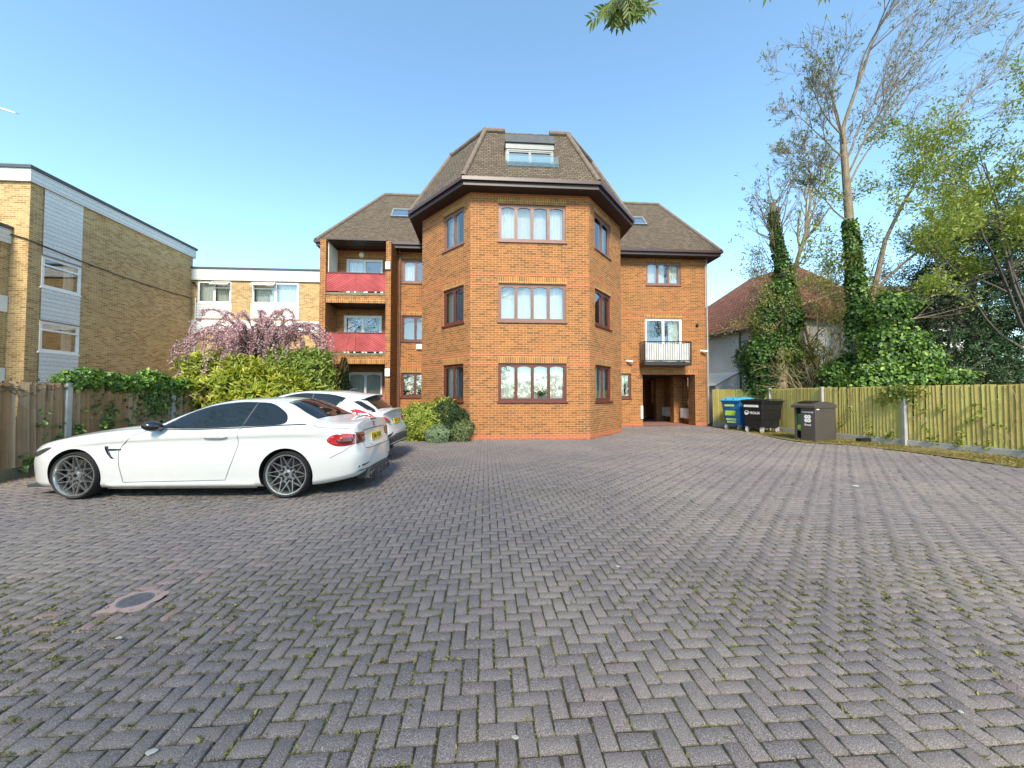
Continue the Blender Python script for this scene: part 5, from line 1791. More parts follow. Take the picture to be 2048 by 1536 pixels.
# ================================================================== FENCES
M['fenceR'] = m_wood('greenish_fence', (0.52, 0.46, 0.125), (0.44, 0.36, 0.11), (0.25, 0.16, 0.055), (24, 24, 0.7))
M['fenceL'] = m_wood('brown_fence', (0.33, 0.185, 0.085), (0.44, 0.32, 0.20), (0.13, 0.08, 0.04), (22, 22, 0.8), 0.7)
def fence(t, path, zt, mat, posts, pitch, wdt, seed, wav=0.012, gravel=True, post_mat=None, off_z=0.0, lean=0.004, browns=()):
    rg = random.Random(seed)
    path = [Vector((*p, 0)) for p in path]
    for i in range(len(path) - 1):
        a, b = path[i], path[i + 1]
        d = (b - a); L = d.length; d.normalize()
        nn = Vector((d.y, -d.x, 0))
        if nn.dot(Vector((0, 0, 0)) - a) < 0: nn = -nn          # face the courtyard
        mb = MB()
        k = int(L / pitch)
        for q in range(k):
            u = q * L / k + rg.uniform(-.004, .004)
            w = wdt * rg.uniform(0.92, 1.06)
            z1 = zt + rg.uniform(-wav, wav)
            z0 = 0.20 if gravel else 0.02
            tl = rg.gauss(0, lean)
            t0, t1 = (0.006, 0.017) if wdt < 0.102 else (0.003, 0.040 + rg.uniform(0, .012))
            r = min(1, max(0.001, rg.random()))
            if any(x0 < (i + u / L) < x1 for x0, x1 in browns): r = 0.001
            def pt(uu, dd, z):
                return a + d * (uu + tl * (z - z0) * 3) + nn * dd + Vector((0, 0, z + off_z))
            vs = [pt(u, 0, z0), pt(u + w, 0, z0), pt(u + w, t1 + 0.012, z0), pt(u, t0, z0), pt(u, 0, z1), pt(u + w, 0, z1), pt(u + w, t1 + 0.012, z1), pt(u, t0, z1)]
            fs = [(0, 1, 5, 4), (1, 2, 6, 5), (2, 3, 7, 6), (3, 0, 4, 7), (4, 5, 6, 7), (0, 3, 2, 1)]
            if nn.cross(d).z < 0: fs = [f[::-1] for f in fs]
            mb.add(vs, fs, 0, r)
        for z in (0.45, 1.0, zt - 0.2):
            mb.add([a - nn * 0.05 + Vector((0, 0, z)), b - nn * 0.05 + Vector((0, 0, z)), b - nn * 0.003 + Vector((0, 0, z)), a - nn * 0.003 + Vector((0, 0, z)),
                    a - nn * 0.05 + Vector((0, 0, z + .08)), b - nn * 0.05 + Vector((0, 0, z + .08)), b - nn * 0.003 + Vector((0, 0, z + .08)), a - nn * 0.003 + Vector((0, 0, z + .08))],
                   [(0, 1, 5, 4), (1, 2, 6, 5), (2, 3, 7, 6), (3, 0, 4, 7), (4, 5, 6, 7), (0, 3, 2, 1)], 0, 0.3)
        mb.build('panel', mat, t)
        if gravel:
            mb = MB()
            mb.box(0, L, -0.03, 0.045, -0.04, 0.19, fn=lambda u, v, z: a + d * u + nn * v + Vector((0, 0, z)))
            mb.build('gravel_board', M['concrete'] if post_mat is None else post_mat, t, bevel=0.01)
    for p in posts:
        mb = MB()
        p = Vector((*p, 0))
        mb.box(p.x - 0.055, p.x + 0.055, p.y - 0.055, p.y + 0.055, -0.1, zt + 0.03)
        mb.build('post', M['concrete'], t, bevel=0.015)
FR = thing('fence', 'greenish timber closeboard fence with concrete posts along the right of the courtyard', 'fence')
rp = [(12.55, 5.0), (11.74, 8.2), (11.11, 10.68), (10.66, 12.95), (10.40, 15.2), (9.25, 17.4)]
def back(p, k=0.05): return p
fence(FR, rp, 1.70, M['fenceR'], [(x - 0.03, y) for x, y in rp[1:-1]], 0.088, 0.084, 2, browns=((2.02, 2.16), (3.0, 3.1)))
FL = thing('fence', 'weathered brown timber closeboard fence with ivy beside the white convertible', 'fence')
lp = [(-8.33, 2.3), (-8.50, 4.9), (-8.66, 7.33), (-8.84, 9.8), (-9.0, 12.3)]
fence(FL, lp, 1.66, M['fenceL'], [(x + 0.03, y) for x, y in lp[1:-1]], 0.098, 0.116, 9, browns=((2.06, 2.45),), wav=0.025, lean=0.008, gravel=True, post_mat=M['mossy'])

# verge and strips beside the paving
vg = MB()
ys = np.linspace(3.5, 17.6, 60)
def fx(Y): return np.interp(Y, [5.0, 8.2, 10.68, 12.95, 15.2, 17.4], [12.55, 11.74, 11.11, 10.66, 10.40, 9.25])
prev = None
for Y in ys:
    a = float(edge_right(Y)) + 0.05; b = float(fx(Y)) + 0.4
    row = [(a + (b - a) * t, Y, 0.004 + 0.05 * math.sin(math.pi * min(1, t * 1.2)) * (0.5 + 0.5 * math.sin(Y * 2.1)) + 0.02 * t) for t in np.linspace(0, 1, 8)]
    if prev:
        for k in range(7): vg.quad(prev[k], prev[k + 1], row[k + 1], row[k])
    prev = row
M['verge'] = m_noise('mossy_soil', (0.21, 0.17, 0.045), (0.11, 0.085, 0.03), 3, 0.95, 0.9, 14)
tag(vg.build('verge', M['verge'], smooth=True), kind='structure')
def scatter_on(n, xr, yr, ok, zf):
    X = RNG.uniform(*xr, n); Y = RNG.uniform(*yr, n)
    m = ok(X, Y)
    X, Y = X[m], Y[m]
    return X, Y, zf(X, Y)
X, Y, Z = scatter_on(60000, (8.8, 12.6), (4.8, 17), lambda x, y: (x > edge_right(y) + 0.10 + 0.12 * np.sin(y * 3.1) + 0.1 * np.sin(y * 7.3)) & (x < fx(y) - 0.04) & (RNG.random(len(x)) < 0.35 + 0.5 * np.sin(x * 2 + y * 1.7) ** 2), lambda x, y: np.full(len(x), 0.02))
n = len(X)
P = np.stack([X, Y, Z], 1)
D = unit(RNG.normal(size=(n, 3)) * [0.8, 0.8, 0.2] + [0, 0, 0.75])
M['grass'] = m_leaf('verge_grass', (0.14, 0.13, 0.02), (0.26, 0.235, 0.04), (0.30, 0.22, 0.07), 0.7, 0.3)
tag(leaf_mesh('grass', P, D, RNG.normal(size=(n, 3)), RNG.uniform(0.02, 0.085, n), 0.010, M['grass']), 'mossy yellow green grass growing along the foot of the right fence', 'grass', kind='stuff')
X, Y, Z = scatter_on(3600, (9.2, 12.6), (4.8, 13), lambda x, y: (x > edge_right(y) - 0.15) & (x < fx(y) - 0.02), lambda x, y: np.full(len(x), 0.05))
n = len(X); P = np.stack([X, Y, Z], 1)
D = unit(RNG.normal(size=(n, 3)) * [1, 1, 0.15])
M['litter'] = m_leaf('leaf_litter', (0.22, 0.13, 0.04), (0.30, 0.22, 0.06), (0.36, 0.28, 0.12), 0.8, 0.1)
tag(leaf_mesh('leaf_litter', P, D, np.tile([0, 0, 1.], (n, 1)) + RNG.normal(size=(n, 3)) * 0.3, RNG.uniform(0.03, 0.07, n), 0.028, M['litter']), 'dry brown fallen leaves lying along the verge by the fence', 'leaf litter', kind='stuff')
# litter and weeds under the left fence
X, Y, Z = scatter_on(2600, (-8.6, -7.6), (3.2, 9), lambda x, y: (x > -8.46 - 0.07 * (y - 6.26)) & (RNG.random(len(x)) < np.exp(-(x + 8.45 + 0.07 * (y - 6.26)) / 0.25)), lambda x, y: np.full(len(x), 0.012))
n = len(X); P = np.stack([X, Y, Z], 1)
tag(leaf_mesh('leaf_litter', P, unit(RNG.normal(size=(n, 3)) * [1, 1, 0.2]), np.tile([0, 0, 1.], (n, 1)) + RNG.normal(size=(n, 3)) * 0.4, RNG.uniform(0.02, 0.06, n), 0.025, M['litter']), 'dry litter gathered at the foot of the left fence', 'leaf litter', kind='stuff')
cs = MB()
cs.poly([(9.05, 17.0, 0.002), (8.95, 13.2, 0.002), (9.9, 13.0, 0.002), (10.45, 15.2, 0.002), (9.6, 17.0, 0.002)])
tag(cs.build('concrete_strip', m_noise('pinkish_concrete', (0.40, 0.30, 0.22), (0.28, 0.20, 0.15), 3, 0.95, 0.4, 30)), kind='structure')
bd = MB()
bd.poly([(-9.4, 12.2, -0.006), (-1.35, 12.02, -0.006), (-1.3, 12.45, -0.006), (-3.2, 14.5, -0.006), (-3.2, 17.2, -0.006), (-9.4, 17.0, -0.006)])
bd.poly([(-20, 5, -0.03), (-8.9, 5, -0.03), (-9.4, 24, -0.03), (-20, 24, -0.03)])
tag(bd.build('planting_bed', M['soil']), kind='structure')

# ================================================================== BINS
M['bluebin'] = m_noise('blue_plastic', (0.010, 0.165, 0.40), (0.010, 0.13, 0.33), 3, 0.38)
M['bluelid'] = m_noise('pale_blue_plastic', (0.05, 0.34, 0.56), (0.04, 0.28, 0.48), 3, 0.4)
M['blackbin'] = m_noise('black_plastic', (0.010, 0.010, 0.011), (0.016, 0.016, 0.017), 3, 0.35)
M['galv'] = m_noise('galvanised', (0.55, 0.55, 0.54), (0.40, 0.40, 0.39), 10, 0.4, metal=0.4)
M['lime'] = m_noise('lime_sticker', (0.42, 0.60, 0.05), (0.36, 0.54, 0.06), 8, 0.5)
M['palelime'] = m_noise('pale_lime_sticker', (0.72, 0.80, 0.30), (0.55, 0.70, 0.18), 8, 0.5)
BANG = math.atan2(0.29, 0.957)
def bin4(name, label, corner, w, dpt, h, mat, lidmat, flat=False):
    """four wheeled bin; local +x along the label face to the near corner, local -y is the label face"""
    # label face runs along fd (away), end face along fr_
    t = thing(name, label, 'bin', (corner[0], corner[1], 0), BANG)
    # local frame: x = fr_ (end face direction), y = fd ; label face at x=0 facing -x ; end face at y=0 facing -y
    z0, z1 = 0.20, h - 0.14
    tp, b = 0.0, 0.09
    mb = MB()
    ins = [(z0, b * 1.1), (z0 + 0.03, b), (z0 + (z1 - z0) * 0.33, b * 0.62), (z0 + (z1 - z0) * 0.34, b * 0.62 - 0.012), (z0 + (z1 - z0) * 0.66, b * 0.28), (z0 + (z1 - z0) * 0.67, b * 0.28 - 0.012), (z1 - 0.07, 0.0), (z1 - 0.06, -0.03), (z1, -0.03)]
    rings = []
    cr = 0.06
    for z, i in ins:
        ring = []
        for (cx, cy, a0) in ((dpt - i - cr, w - i - cr, 0), (i + cr, w - i - cr, 90), (i + cr, i + cr, 180), (dpt - i - cr, i + cr, 270)):
            for k in range(5):
                a = R(a0 + 90 * k / 4)
                ring.append((cx + cr * math.cos(a), cy + cr * math.sin(a), z))
        rings.append(ring)
    n = 20
    vs = sum(rings, [])
    fs = [(i * n + k, i * n + (k + 1) % n, (i + 1) * n + (k + 1) % n, (i + 1) * n + k) for i in range(len(rings) - 1) for k in range(n)]
    fs += [tuple(range(n))[::-1], tuple(range((len(rings) - 1) * n, len(rings) * n))]
    mb.add(vs, fs)
    body = mb.build('body', mat, t, smooth=True, angle=25)
    mb = MB()
    lid = [(-0.045, -0.045, z1 + 0.005), (-0.045, -0.045, z1 + 0.035)]
    prof = [(0.0, 0.0), (0.10, 0.075), (0.30, 0.115), (0.5, 0.125), (0.7, 0.115), (0.90, 0.085), (1.0, 0.02)] if not flat else [(0, 0), (0.06, 0.03), (0.5, 0.06), (0.94, 0.05), (1, 0.02)]
    vs, fs = [], []
    for s, hh in prof:
        xx = -0.05 + (dpt + 0.10) * s
        for yy, k in ((-0.05, 0.35), (0.06, 1), (w - 0.06, 1), (w + 0.05, 0.35)):
            vs.append((xx, yy, z1 + 0.035 + hh * k))
    m = len(prof)
    for i in range(m - 1):
        for k in range(3):
            fs.append((i * 4 + k, (i + 1) * 4 + k, (i + 1) * 4 + k + 1, i * 4 + k + 1))
    mb.add(vs, fs)
    mb.box(-0.05, dpt + 0.05, -0.05, w + 0.05, z1 + 0.004, z1 + 0.034)
    for k in (0.3, 0.7):
        mb.box(-0.02, dpt * 0.9, w * k - 0.03, w * k + 0.03, z1 + 0.06, z1 + 0.13 if not flat else z1 + 0.085)
    mb.build('lid', lidmat, t, smooth=True, angle=25)
    for x in (0.12, dpt - 0.14):
        for y in (0.14, w - 0.14):
            mb = MB()
            mb.lathe([(0.0, -0.022), (0.08, -0.02), (0.098, -0.016), (0.10, 0), (0.098, 0.016), (0.08, 0.02), (0.0, 0.022)], 24, 'y', (x, y, 0.10))
            wl = mb.build('wheel', M['galv'], t, smooth=True)
            mb = MB()
            mb.box(x - 0.03, x + 0.06, y - 0.04, y - 0.028, 0.08, 0.21); mb.box(x - 0.03, x + 0.06, y + 0.028, y + 0.04, 0.08, 0.21); mb.box(x - 0.05, x + 0.08, y - 0.05, y + 0.05, 0.205, 0.222)
            mb.build('fork', M['galv'], wl)
    return t, body, z0, z1, w, dpt
def on_face(w, y, z, out=0.004, h0=0.2, h1=1.2, b=0.09):
    """matrix on the sloping label face (x=0 side), text reading left to right seen from outside"""
    ang = (b) / (h1 - h0)
    i = b * (h1 - z) / (h1 - h0)
    return basis((i - out, y, z), (0, -1, 0), (ang, 0, 1))
def label_plate(parent, name, w, y, z, sx, sz, mat, h1):
    mb = MB(); mb.box(-sx / 2, sx / 2, -sz / 2, sz / 2, -0.004, 0.006)
    o = mb.build(name, mat, parent); o.matrix_local = on_face(w, y, z, 0.016, 0.2, h1)
    return o
t, body, z0, z1, w, dpt = bin4('wheeled_bin', 'blue four wheeled recycling bin with lime green stickers beside the black bin', (9.20, 15.28), 0.90, 0.86, 1.34, M['bluebin'], M['bluelid'])
s1 = label_plate(t, 'sticker', w, 0.50, 1.02, 0.46, 0.085, M['palelime'], z1)
s2 = label_plate(t, 'sticker', w, 0.48, 0.72, 0.50, 0.24, M['lime'], z1)
s3 = label_plate(t, 'sticker', w, 0.46, 0.44, 0.48, 0.085, M['palelime'], z1)
s4 = label_plate(t, 'sticker', w, 0.45, 0.33, 0.44, 0.06, M['palelime'], z1)
text('lettering', 'RECYCLING', 0.06, M['lime'], s1, Matrix.Translation((0, 0, 0.007)), 0.38, 0.0005)
text('lettering', 'RECYCLING ONLY', 0.05, M['lime'], s3, Matrix.Translation((0, 0, 0.007)), 0.40, 0.0005)
t, body, z0, z1, w, dpt = bin4('wheeled_bin', 'large black four wheeled waste bin with a white strip label and white lettering', (9.33, 14.08), 0.90, 1.02, 1.34, M['blackbin'], M['blackbin'], flat=True)
s1 = label_plate(t, 'label_strip', w, 0.48, 1.03, 0.62, 0.085, M['white'], z1)
text('strip_lettering', 'GENERAL WASTE', 0.04, M['concrete'], s1, Matrix.Translation((0, 0, 0.007)), 0.40, 0.0005)
m4 = on_face(w, 0.44, 0.76, 0.022, 0.2, z1)
text('lettering', 'VEOLIA', 0.14, M['white'], t, m4 @ Matrix.Translation((0.09, 0, 0)), 0.44)
mb = MB()
mb.lathe([(0.068, 0), (0.090, 0), (0.090, 0.004), (0.068, 0.004)], 28, 'z', closed=True)
mb.poly([(0.062 * math.cos(a), 0.062 * math.sin(a) - 0.004, 0.003) for a in [math.pi + math.pi * k / 12 for k in range(13)]])
lg = mb.build('logo', M['white'], t); lg.matrix_local = m4 @ Matrix.Translation((-0.25, 0.01, 0))
mb = MB(); mb.tube([(0.86, 0.03, 1.08), (0.74, 0.045, 0.72), (0.64, 0.05, 0.72)], 0.012, 6); mb.build('lid_lever', M['galv'], t)

GB = thing('bin_housing', 'dark grey brown bin housing with barrel lid and white flower like logo', 'bin housing', (9.28, 11.58, 0), BANG)
M['housing'] = m_noise('grey_brown_steel', (0.075, 0.062, 0.052), (0.058, 0.049, 0.042), 2, 0.5)
w, dpt, h = 0.66, 0.90, 1.06
mb = MB()
mb.box(0, dpt, 0, 0.44, 0, h)                     # solid part behind the logo panel
mb.box(0.03, dpt, 0.60, w, 0, h)
mb.box(0.35, dpt, 0.44, 0.60, 0, h)
mb.box(0.02, 0.35, 0.44, 0.60, 0, 0.08)
mb.build('housing', M['housing'], GB, bevel=0.008)
mb = MB()
n = 14
sec = []
for q in range(n + 1):
    s = q / n
    sec.append((-0.05 + (dpt + 0.07) * s, h + 0.01 + 0.17 * math.sin(math.pi * min(1, 0.06 + s * 0.86)) ** 0.7))
for q in range(n):
    (x0, z0_), (x1, z1_) = sec[q], sec[q + 1]
    mb.quad((x0, -0.02, z0_), (x0, w + 0.03, z0_), (x1, w + 0.03, z1_), (x1, -0.02, z1_))
    mb.quad((x0, -0.02, h - 0.01), (x0, -0.02, z0_), (x1, -0.02, z1_), (x1, -0.02, h - 0.01))
    mb.quad((x0, w + 0.03, z0_), (x0, w + 0.03, h - 0.01), (x1, w + 0.03, h - 0.01), (x1, w + 0.03, z1_))
mb.quad((-0.05, -0.02, h - 0.01), (-0.05, w + 0.03, h - 0.01), (-0.05, w + 0.03, sec[0][1]), (-0.05, -0.02, sec[0][1]))
mb.quad(( sec[-1][0], -0.02, h - 0.01), (sec[-1][0], -0.02, sec[-1][1]), (sec[-1][0], w + 0.03, sec[-1][1]), (sec[-1][0], w + 0.03, h - 0.01))
ld = mb.build('lid', M['housing'], GB, smooth=True, angle=40)
mb = MB(); mb.box(0.08, 0.36, 0.12, 0.58, 0, 0.02, fn=lambda x, y, z: (x, y, h + 0.135 + (x - 0.08) * 0.20 + z)); mb.build('flap', M['carblack'], ld)
mb = MB(); mb.box(0.06, 0.30, 0.455, 0.585, 0.30, 0.86); bn = mb.build('inner_bin', m_noise('green_plastic', (0.06, 0.20, 0.07), (0.05, 0.16, 0.06), 4, 0.5), GB, bevel=0.02)
mb = MB(); mb.box(0.052, 0.06, 0.465, 0.575, 0.36, 0.50); mb.build('inner_label', M['lime'], bn)
mb = MB(); mb.box(0.06, 0.16, -0.012, 0.0, 0.99, 1.02); mb.build('latch', M['white'], GB)
fm = basis((-0.006, 0.22, 0), (0, -1, 0), (0, 0, 1))
text('lettering', 'Community', 0.075, M['white'], GB, fm @ Matrix.Translation((0, 0.92, 0)), 0.34)
text('lettering', 'Brent', 0.095, M['white'], GB, fm @ Matrix.Translation((0, 0.52, 0)), 0.19)
mb = MB()
for j in (-1, 1):
    for i in (-1, 1):
        cx, cy = i * 0.045, 0.715 + j * 0.058
        c = 18
        vs = [(cx + 0.057 * math.cos(2 * math.pi * k / c), cy + 0.060 * math.sin(2 * math.pi * k / c), 0.002 + 0.0004 * (i + 2 * j)) for k in range(c)]
        vi = [(cx - i * 0.008 + 0.013 * math.cos(2 * math.pi * k / c), cy + 0.013 * math.sin(2 * math.pi * k / c), 0.002 + 0.0004 * (i + 2 * j)) for k in range(c)]
        mb.add(vs + vi, [(k, (k + 1) % c, c + (k + 1) % c, c + k) for k in range(c)])
mb.add([(x, y, 0.0002) for x, y in ((-.03, .66), (.03, .66), (.03, .77), (-.03, .77))], [(0, 1, 2, 3)]) if False else None
lg = mb.build('logo', M['white'], GB); lg.matrix_local = fm
tb = thing('black_tray', 'small black plastic tray lying on the verge near the grey bin housing', 'tray', (10.72, 11.55, 0.03), 0.2)
mb = MB(); mb.box(-0.2, 0.2, -0.08, 0.08, 0, 0.09); mb.box(-0.21, 0.21, -0.09, 0.09, 0.091, 0.105); mb.build('tray', M['blackbin'], tb, bevel=0.02)

# ================================================================== VEGETATION
L_ = {}
L_['rhodo'] = m_leaf('yellow_green_leaf', (0.13, 0.20, 0.025), (0.40, 0.40, 0.03), (0.56, 0.47, 0.04), 0.42, 0.30)
L_['laurel'] = m_leaf('laurel_leaf', (0.09, 0.15, 0.025), (0.28, 0.33, 0.05), (0.46, 0.46, 0.08), 0.38, 0.25)
L_['dark'] = m_leaf('dark_leaf', (0.018, 0.040, 0.012), (0.050, 0.085, 0.025), (0.10, 0.14, 0.04), 0.45, 0.2)
L_['hebe'] = m_leaf('grey_green_leaf', (0.17, 0.25, 0.13), (0.30, 0.38, 0.20), None, 0.6, 0.2)
L_['ivy'] = m_leaf('ivy_leaf', (0.025, 0.065, 0.014), (0.105, 0.195, 0.030), (0.24, 0.36, 0.06), 0.38, 0.25)
L_['ivy_lit'] = m_leaf('lit_ivy_leaf', (0.035, 0.085, 0.014), (0.14, 0.25, 0.030), (0.30, 0.42, 0.06), 0.38, 0.3)  # same ivy leaf with frontal sunlight put into its colours
L_['spring'] = m_leaf('spring_leaf', (0.15, 0.20, 0.03), (0.28, 0.33, 0.05), (0.38, 0.40, 0.10), 0.5, 0.4)
L_['olive'] = m_leaf('olive_leaf', (0.16, 0.17, 0.03), (0.27, 0.25, 0.05), (0.38, 0.33, 0.08), 0.6, 0.35)
L_['bud'] = m_leaf('opening_bud', (0.13, 0.16, 0.07), (0.26, 0.30, 0.14), (0.34, 0.36, 0.20), 0.6, 0.3)
L_['ever'] = m_leaf('evergreen_leaf', (0.014, 0.042, 0.014), (0.045, 0.090, 0.026), (0.12, 0.16, 0.04), 0.5, 0.12)
L_['pink'] = m_leaf('pink_blossom', (0.46, 0.25, 0.28), (0.66, 0.42, 0.45), (0.76, 0.58, 0.58), 0.8, 0.3)
L_['conif'] = m_leaf('conifer_leaf', (0.02, 0.05, 0.02), (0.05, 0.10, 0.03), None, 0.6, 0.15)
L_['ash'] = m_leaf('ash_leaf', (0.085, 0.14, 0.025), (0.20, 0.26, 0.045), None, 0.4, 0.5)

# --- left bed
bush('yellow_green_bush', 'large yellow green rosette leaved bush in front of the pink weeping tree', 'bush',
     [(-8.0, 10.9, 1.5, 1.0, .75, .95), (-7.0, 10.7, 1.35, 1.0, .8, .85), (-8.9, 11.1, 1.85, .7, .7, .95), (-6.2, 10.9, 1.05, .7, .7, .75), (-7.9, 11.0, 2.0, .8, .7, .45), (-9.2, 10.9, 1.2, .6, .6, .9)],
     1750, 9, 0.165, 0.055, L_['rhodo'], six=True, lo=0.66, stem_mat=M['bark'])
bush('laurel_bush', 'tall glossy green laurel bush between the pink tree and the red balconies', 'bush',
     [(-6.7, 11.7, 1.7, .75, .6, .9), (-6.25, 11.8, 2.15, .6, .5, .65), (-6.0, 11.8, 1.2, .5, .55, .85), (-7.2, 11.8, 2.25, .6, .5, .55)],
     1500, 8, 0.17, 0.055, L_['laurel'], six=True, lo=0.78)
cf = thing('conifer_shrub', 'slim dark conifer column standing in front of the balconies', 'conifer', (-6.52, 14.6, 0))
n = 5200
hz = RNG.random(n) ** 0.8
ang = RNG.uniform(0, 6.28, n); rr_ = 0.34 * (1 - hz) ** 0.55 * RNG.uniform(0.6, 1.08, n) * (1 + 0.2 * np.sin(hz * 22 + ang * 2))
P = np.stack([rr_ * np.cos(ang), rr_ * np.sin(ang), 0.1 + hz * 2.75], 1)
D = unit(np.stack([np.cos(ang) * .6, np.sin(ang) * .6, np.full(n, .8)], 1) + RNG.normal(size=(n, 3)) * .25)
leaf_mesh('foliage', P, D, np.stack([np.cos(ang), np.sin(ang), np.zeros(n)], 1) + RNG.normal(size=(n, 3)) * .3, RNG.uniform(.06, .13, n), .04, L_['conif'], cf)
mb = MB(); mb.tube([(0, 0, 0), (0, 0, 2.5)], [.05, .01], 6); mb.build('trunk', M['bark'], cf)

# --- pink weeping tree
pk = thing('weeping_tree', 'pink blossomed weeping tree with arching hanging branches above the yellow green bush', 'tree', (-8.25, 12.1, 0))
rg = random.Random(21)
mb = MB()
mb.tube([(0, 0, 0), (.05, .02, 1.2), (-.05, 0, 2.4), (.02, 0, 3.3)], [.11, .09, .07, .05], 8)
bp, bd_, br_ = [], [], []
for k in range(92):
    a = rg.uniform(0, 6.283)
    reach = rg.uniform(0.7, 2.45) * (1.0 if math.cos(a) > -0.2 else 0.95)
    z0 = rg.uniform(2.2, 3.3)
    up = rg.uniform(0.5, 1.45) * (0.75 + 0.25 * abs(math.cos(a)))
    drop = rg.uniform(0.9, 2.3)
    pts = []
    ns = 16
    for q in range(ns + 1):
        t = q / ns
        r = reach * (1 - (1 - t) ** 1.7)
        z = z0 + up * math.sin(math.pi * min(1, t * 1.05) * 0.75) - drop * max(0, t - 0.35) ** 1.7 * 1.6
        pts.append(Vector((r * math.cos(a) + 0.05 * math.sin(q * 1.3 + k), r * math.sin(a) * 0.75 + 0.05 * math.cos(q * 1.7 + k), z)))
    mb.tube(pts, [0.018 * (1 - 0.8 * q / ns) + 0.004 for q in range(ns + 1)], 4, cap=False)
    dens = rg.uniform(0.25, 1.0)
    for q in range(4, ns):
        for j in range(int(18 * dens)):
            s = rg.random()
            bp.append(pts[q].lerp(pts[q + 1], s)); bd_.append((pts[q + 1] - pts[q]).normalized())
mb.build('trunk', M['twig_dark'], pk, smooth=True)
P = np.array(bp); n = len(P)
P = np.repeat(P, 3, 0) + RNG.normal(size=(n * 3, 3)) * 0.035; n *= 3
leaf_mesh('crown', P, unit(RNG.normal(size=(n, 3)) + [0, 0, -.3]), RNG.normal(size=(n, 3)), RNG.uniform(.03, .06, n), .036, L_['pink'], pk)
# bare reddish twigs and the cut dead branch beside it
tw = thing('bare_twig_shrub', 'bare orange brown twigs of a shrub against the lower red balcony panel', 'shrub', (-6.95, 14.3, 1.5))
gr = Grow(31)
for k in range(10):
    gr.limb((rg.uniform(-.35, .3), rg.uniform(-.2, .2), 0.2), (rg.uniform(-.6, .7), 0, 1), rg.uniform(1.2, 2.0), .012, 2, up=.02, split=(2, 4), seg=5, rmin=.004)
gr.mb.build('stem', m_noise('orange_twig', (0.34, 0.14, 0.06), (0.25, 0.11, 0.05), 5, 0.8), tw)
db = thing('dead_branch', 'dead grey pruned branches sticking out left of the yellow green bush', 'branch', (-8.75, 10.75, 2.1))
gr = Grow(5)
for k in range(6):
    gr.limb((rg.uniform(-.05, .1), rg.uniform(-.1, .1), rg.uniform(-.2, .2)), (-1, rg.uniform(-.3, .3), rg.uniform(-.1, .5)), rg.uniform(.5, .9), .03, 1, up=0, split=(1, 3), seg=4)
gr.mb.build('limb', M['twig_dark'], db)

# --- shrubs at the foot of the bay
bush('golden_shrub', 'rounded golden green shrub left of the bay beside the white crossover', 'shrub',
     [(-3.05, 12.35, .55, .62, .5, .62), (-2.7, 12.2, .4, .5, .45, .5), (-3.5, 12.4, .4, .5, .45, .55), (-2.35, 12.9, .8, .55, .5, .5)],
     1500, 8, 0.10, 0.036, L_['laurel'] if False else m_leaf('golden_leaf', (0.17, 0.24, 0.04), (0.40, 0.44, 0.06), (0.54, 0.50, 0.06), .42, .3), six=True, lo=.8)
bush('dark_shrub', 'dark green clipped shrub against the left facet of the bay', 'shrub',
     [(-2.1, 12.35, .72, .55, .45, .5), (-1.75, 12.3, .45, .48, .42, .5)], 1500, 8, 0.06, 0.026, L_['dark'], lo=.85)
bush('grey_green_shrub', 'low round grey green shrub at the front of the bay planting', 'shrub',
     [(-2.3, 11.72, .22, .36, .3, .28)], 900, 8, 0.045, 0.018, L_['hebe'], lo=.86)
bush('feathery_shrub', 'small feathery pale green shrub touching the corner of the bay', 'shrub',
     [(-1.62, 11.85, .25, .3, .3, .36), (-1.45, 12.0, .4, .2, .2, .3)], 420, 7, 0.07, 0.014, m_leaf('feather_leaf', (.15, .2, .07), (.27, .33, .12)), lo=.55)

# --- ivy over the left fence
def ivy_sheet(name, label, pts, nrm, L, parent_thing=None, mat='ivy', six=True):
    t = parent_thing or thing(name, label, 'ivy')
    P = np.array(pts); n = len(P)
    N = unit(np.array(nrm) + RNG.normal(size=(n, 3)) * .45)
    D = unit(np.cross(N, RNG.normal(size=(n, 3))) + np.array([0, 0, -.5]) + N * .25)
    o = leaf_mesh('foliage', P, D, N, L * RNG.uniform(.55, 1.25, n), L * RNG.uniform(.6, 1.1, n), L_[mat], t, six=six)
    return t
iv = thing('ivy', 'bright green ivy heaped over the top of the left fence', 'ivy')
bl = []
for k in range(11):
    y = 7.5 + k * 0.27
    bl.append((-8.72 - 0.07 * (y - 7.5) , y, 1.74 + 0.05 * math.sin(k * 1.3), .20, .30, .15 + .05 * math.sin(k * .9 + 1) + (0.08 if 2 < k < 8 else 0)))
P, N = blob_points(bl, 4200, .75, 1.08)
ivy_sheet('', '', P, N + [0.3, -.3, .3], .085, iv, 'ivy_lit')
pp, nn_ = [], []
for k in range(620):
    y = rg.gauss(9.3, .38); z = 1.62 - abs(rg.gauss(0, .38))
    if z > .25: pp.append((-8.66 - .07 * (y - 7.3) + rg.uniform(0.02, .09), y, z)); nn_.append((1, -.2, .2))
for cx, cz, m in ((8.05, .75, 60), (8.1, 1.1, 40), (8.55, .55, 70), (7.5, .75, 40), (7.15, .55, 40), (6.7, .3, 25), (6.9, .9, 16), (7.8, 1.25, 18)):
    for k in range(m):
        y = rg.gauss(cx, .07); pp.append((-8.60 - .07 * (y - 7.3) + rg.uniform(0.02, .07), y, max(.05, rg.gauss(cz, .14)))); nn_.append((1, -.2, .2))
ivy_sheet('', '', pp, nn_, .075, iv)
mb = MB()
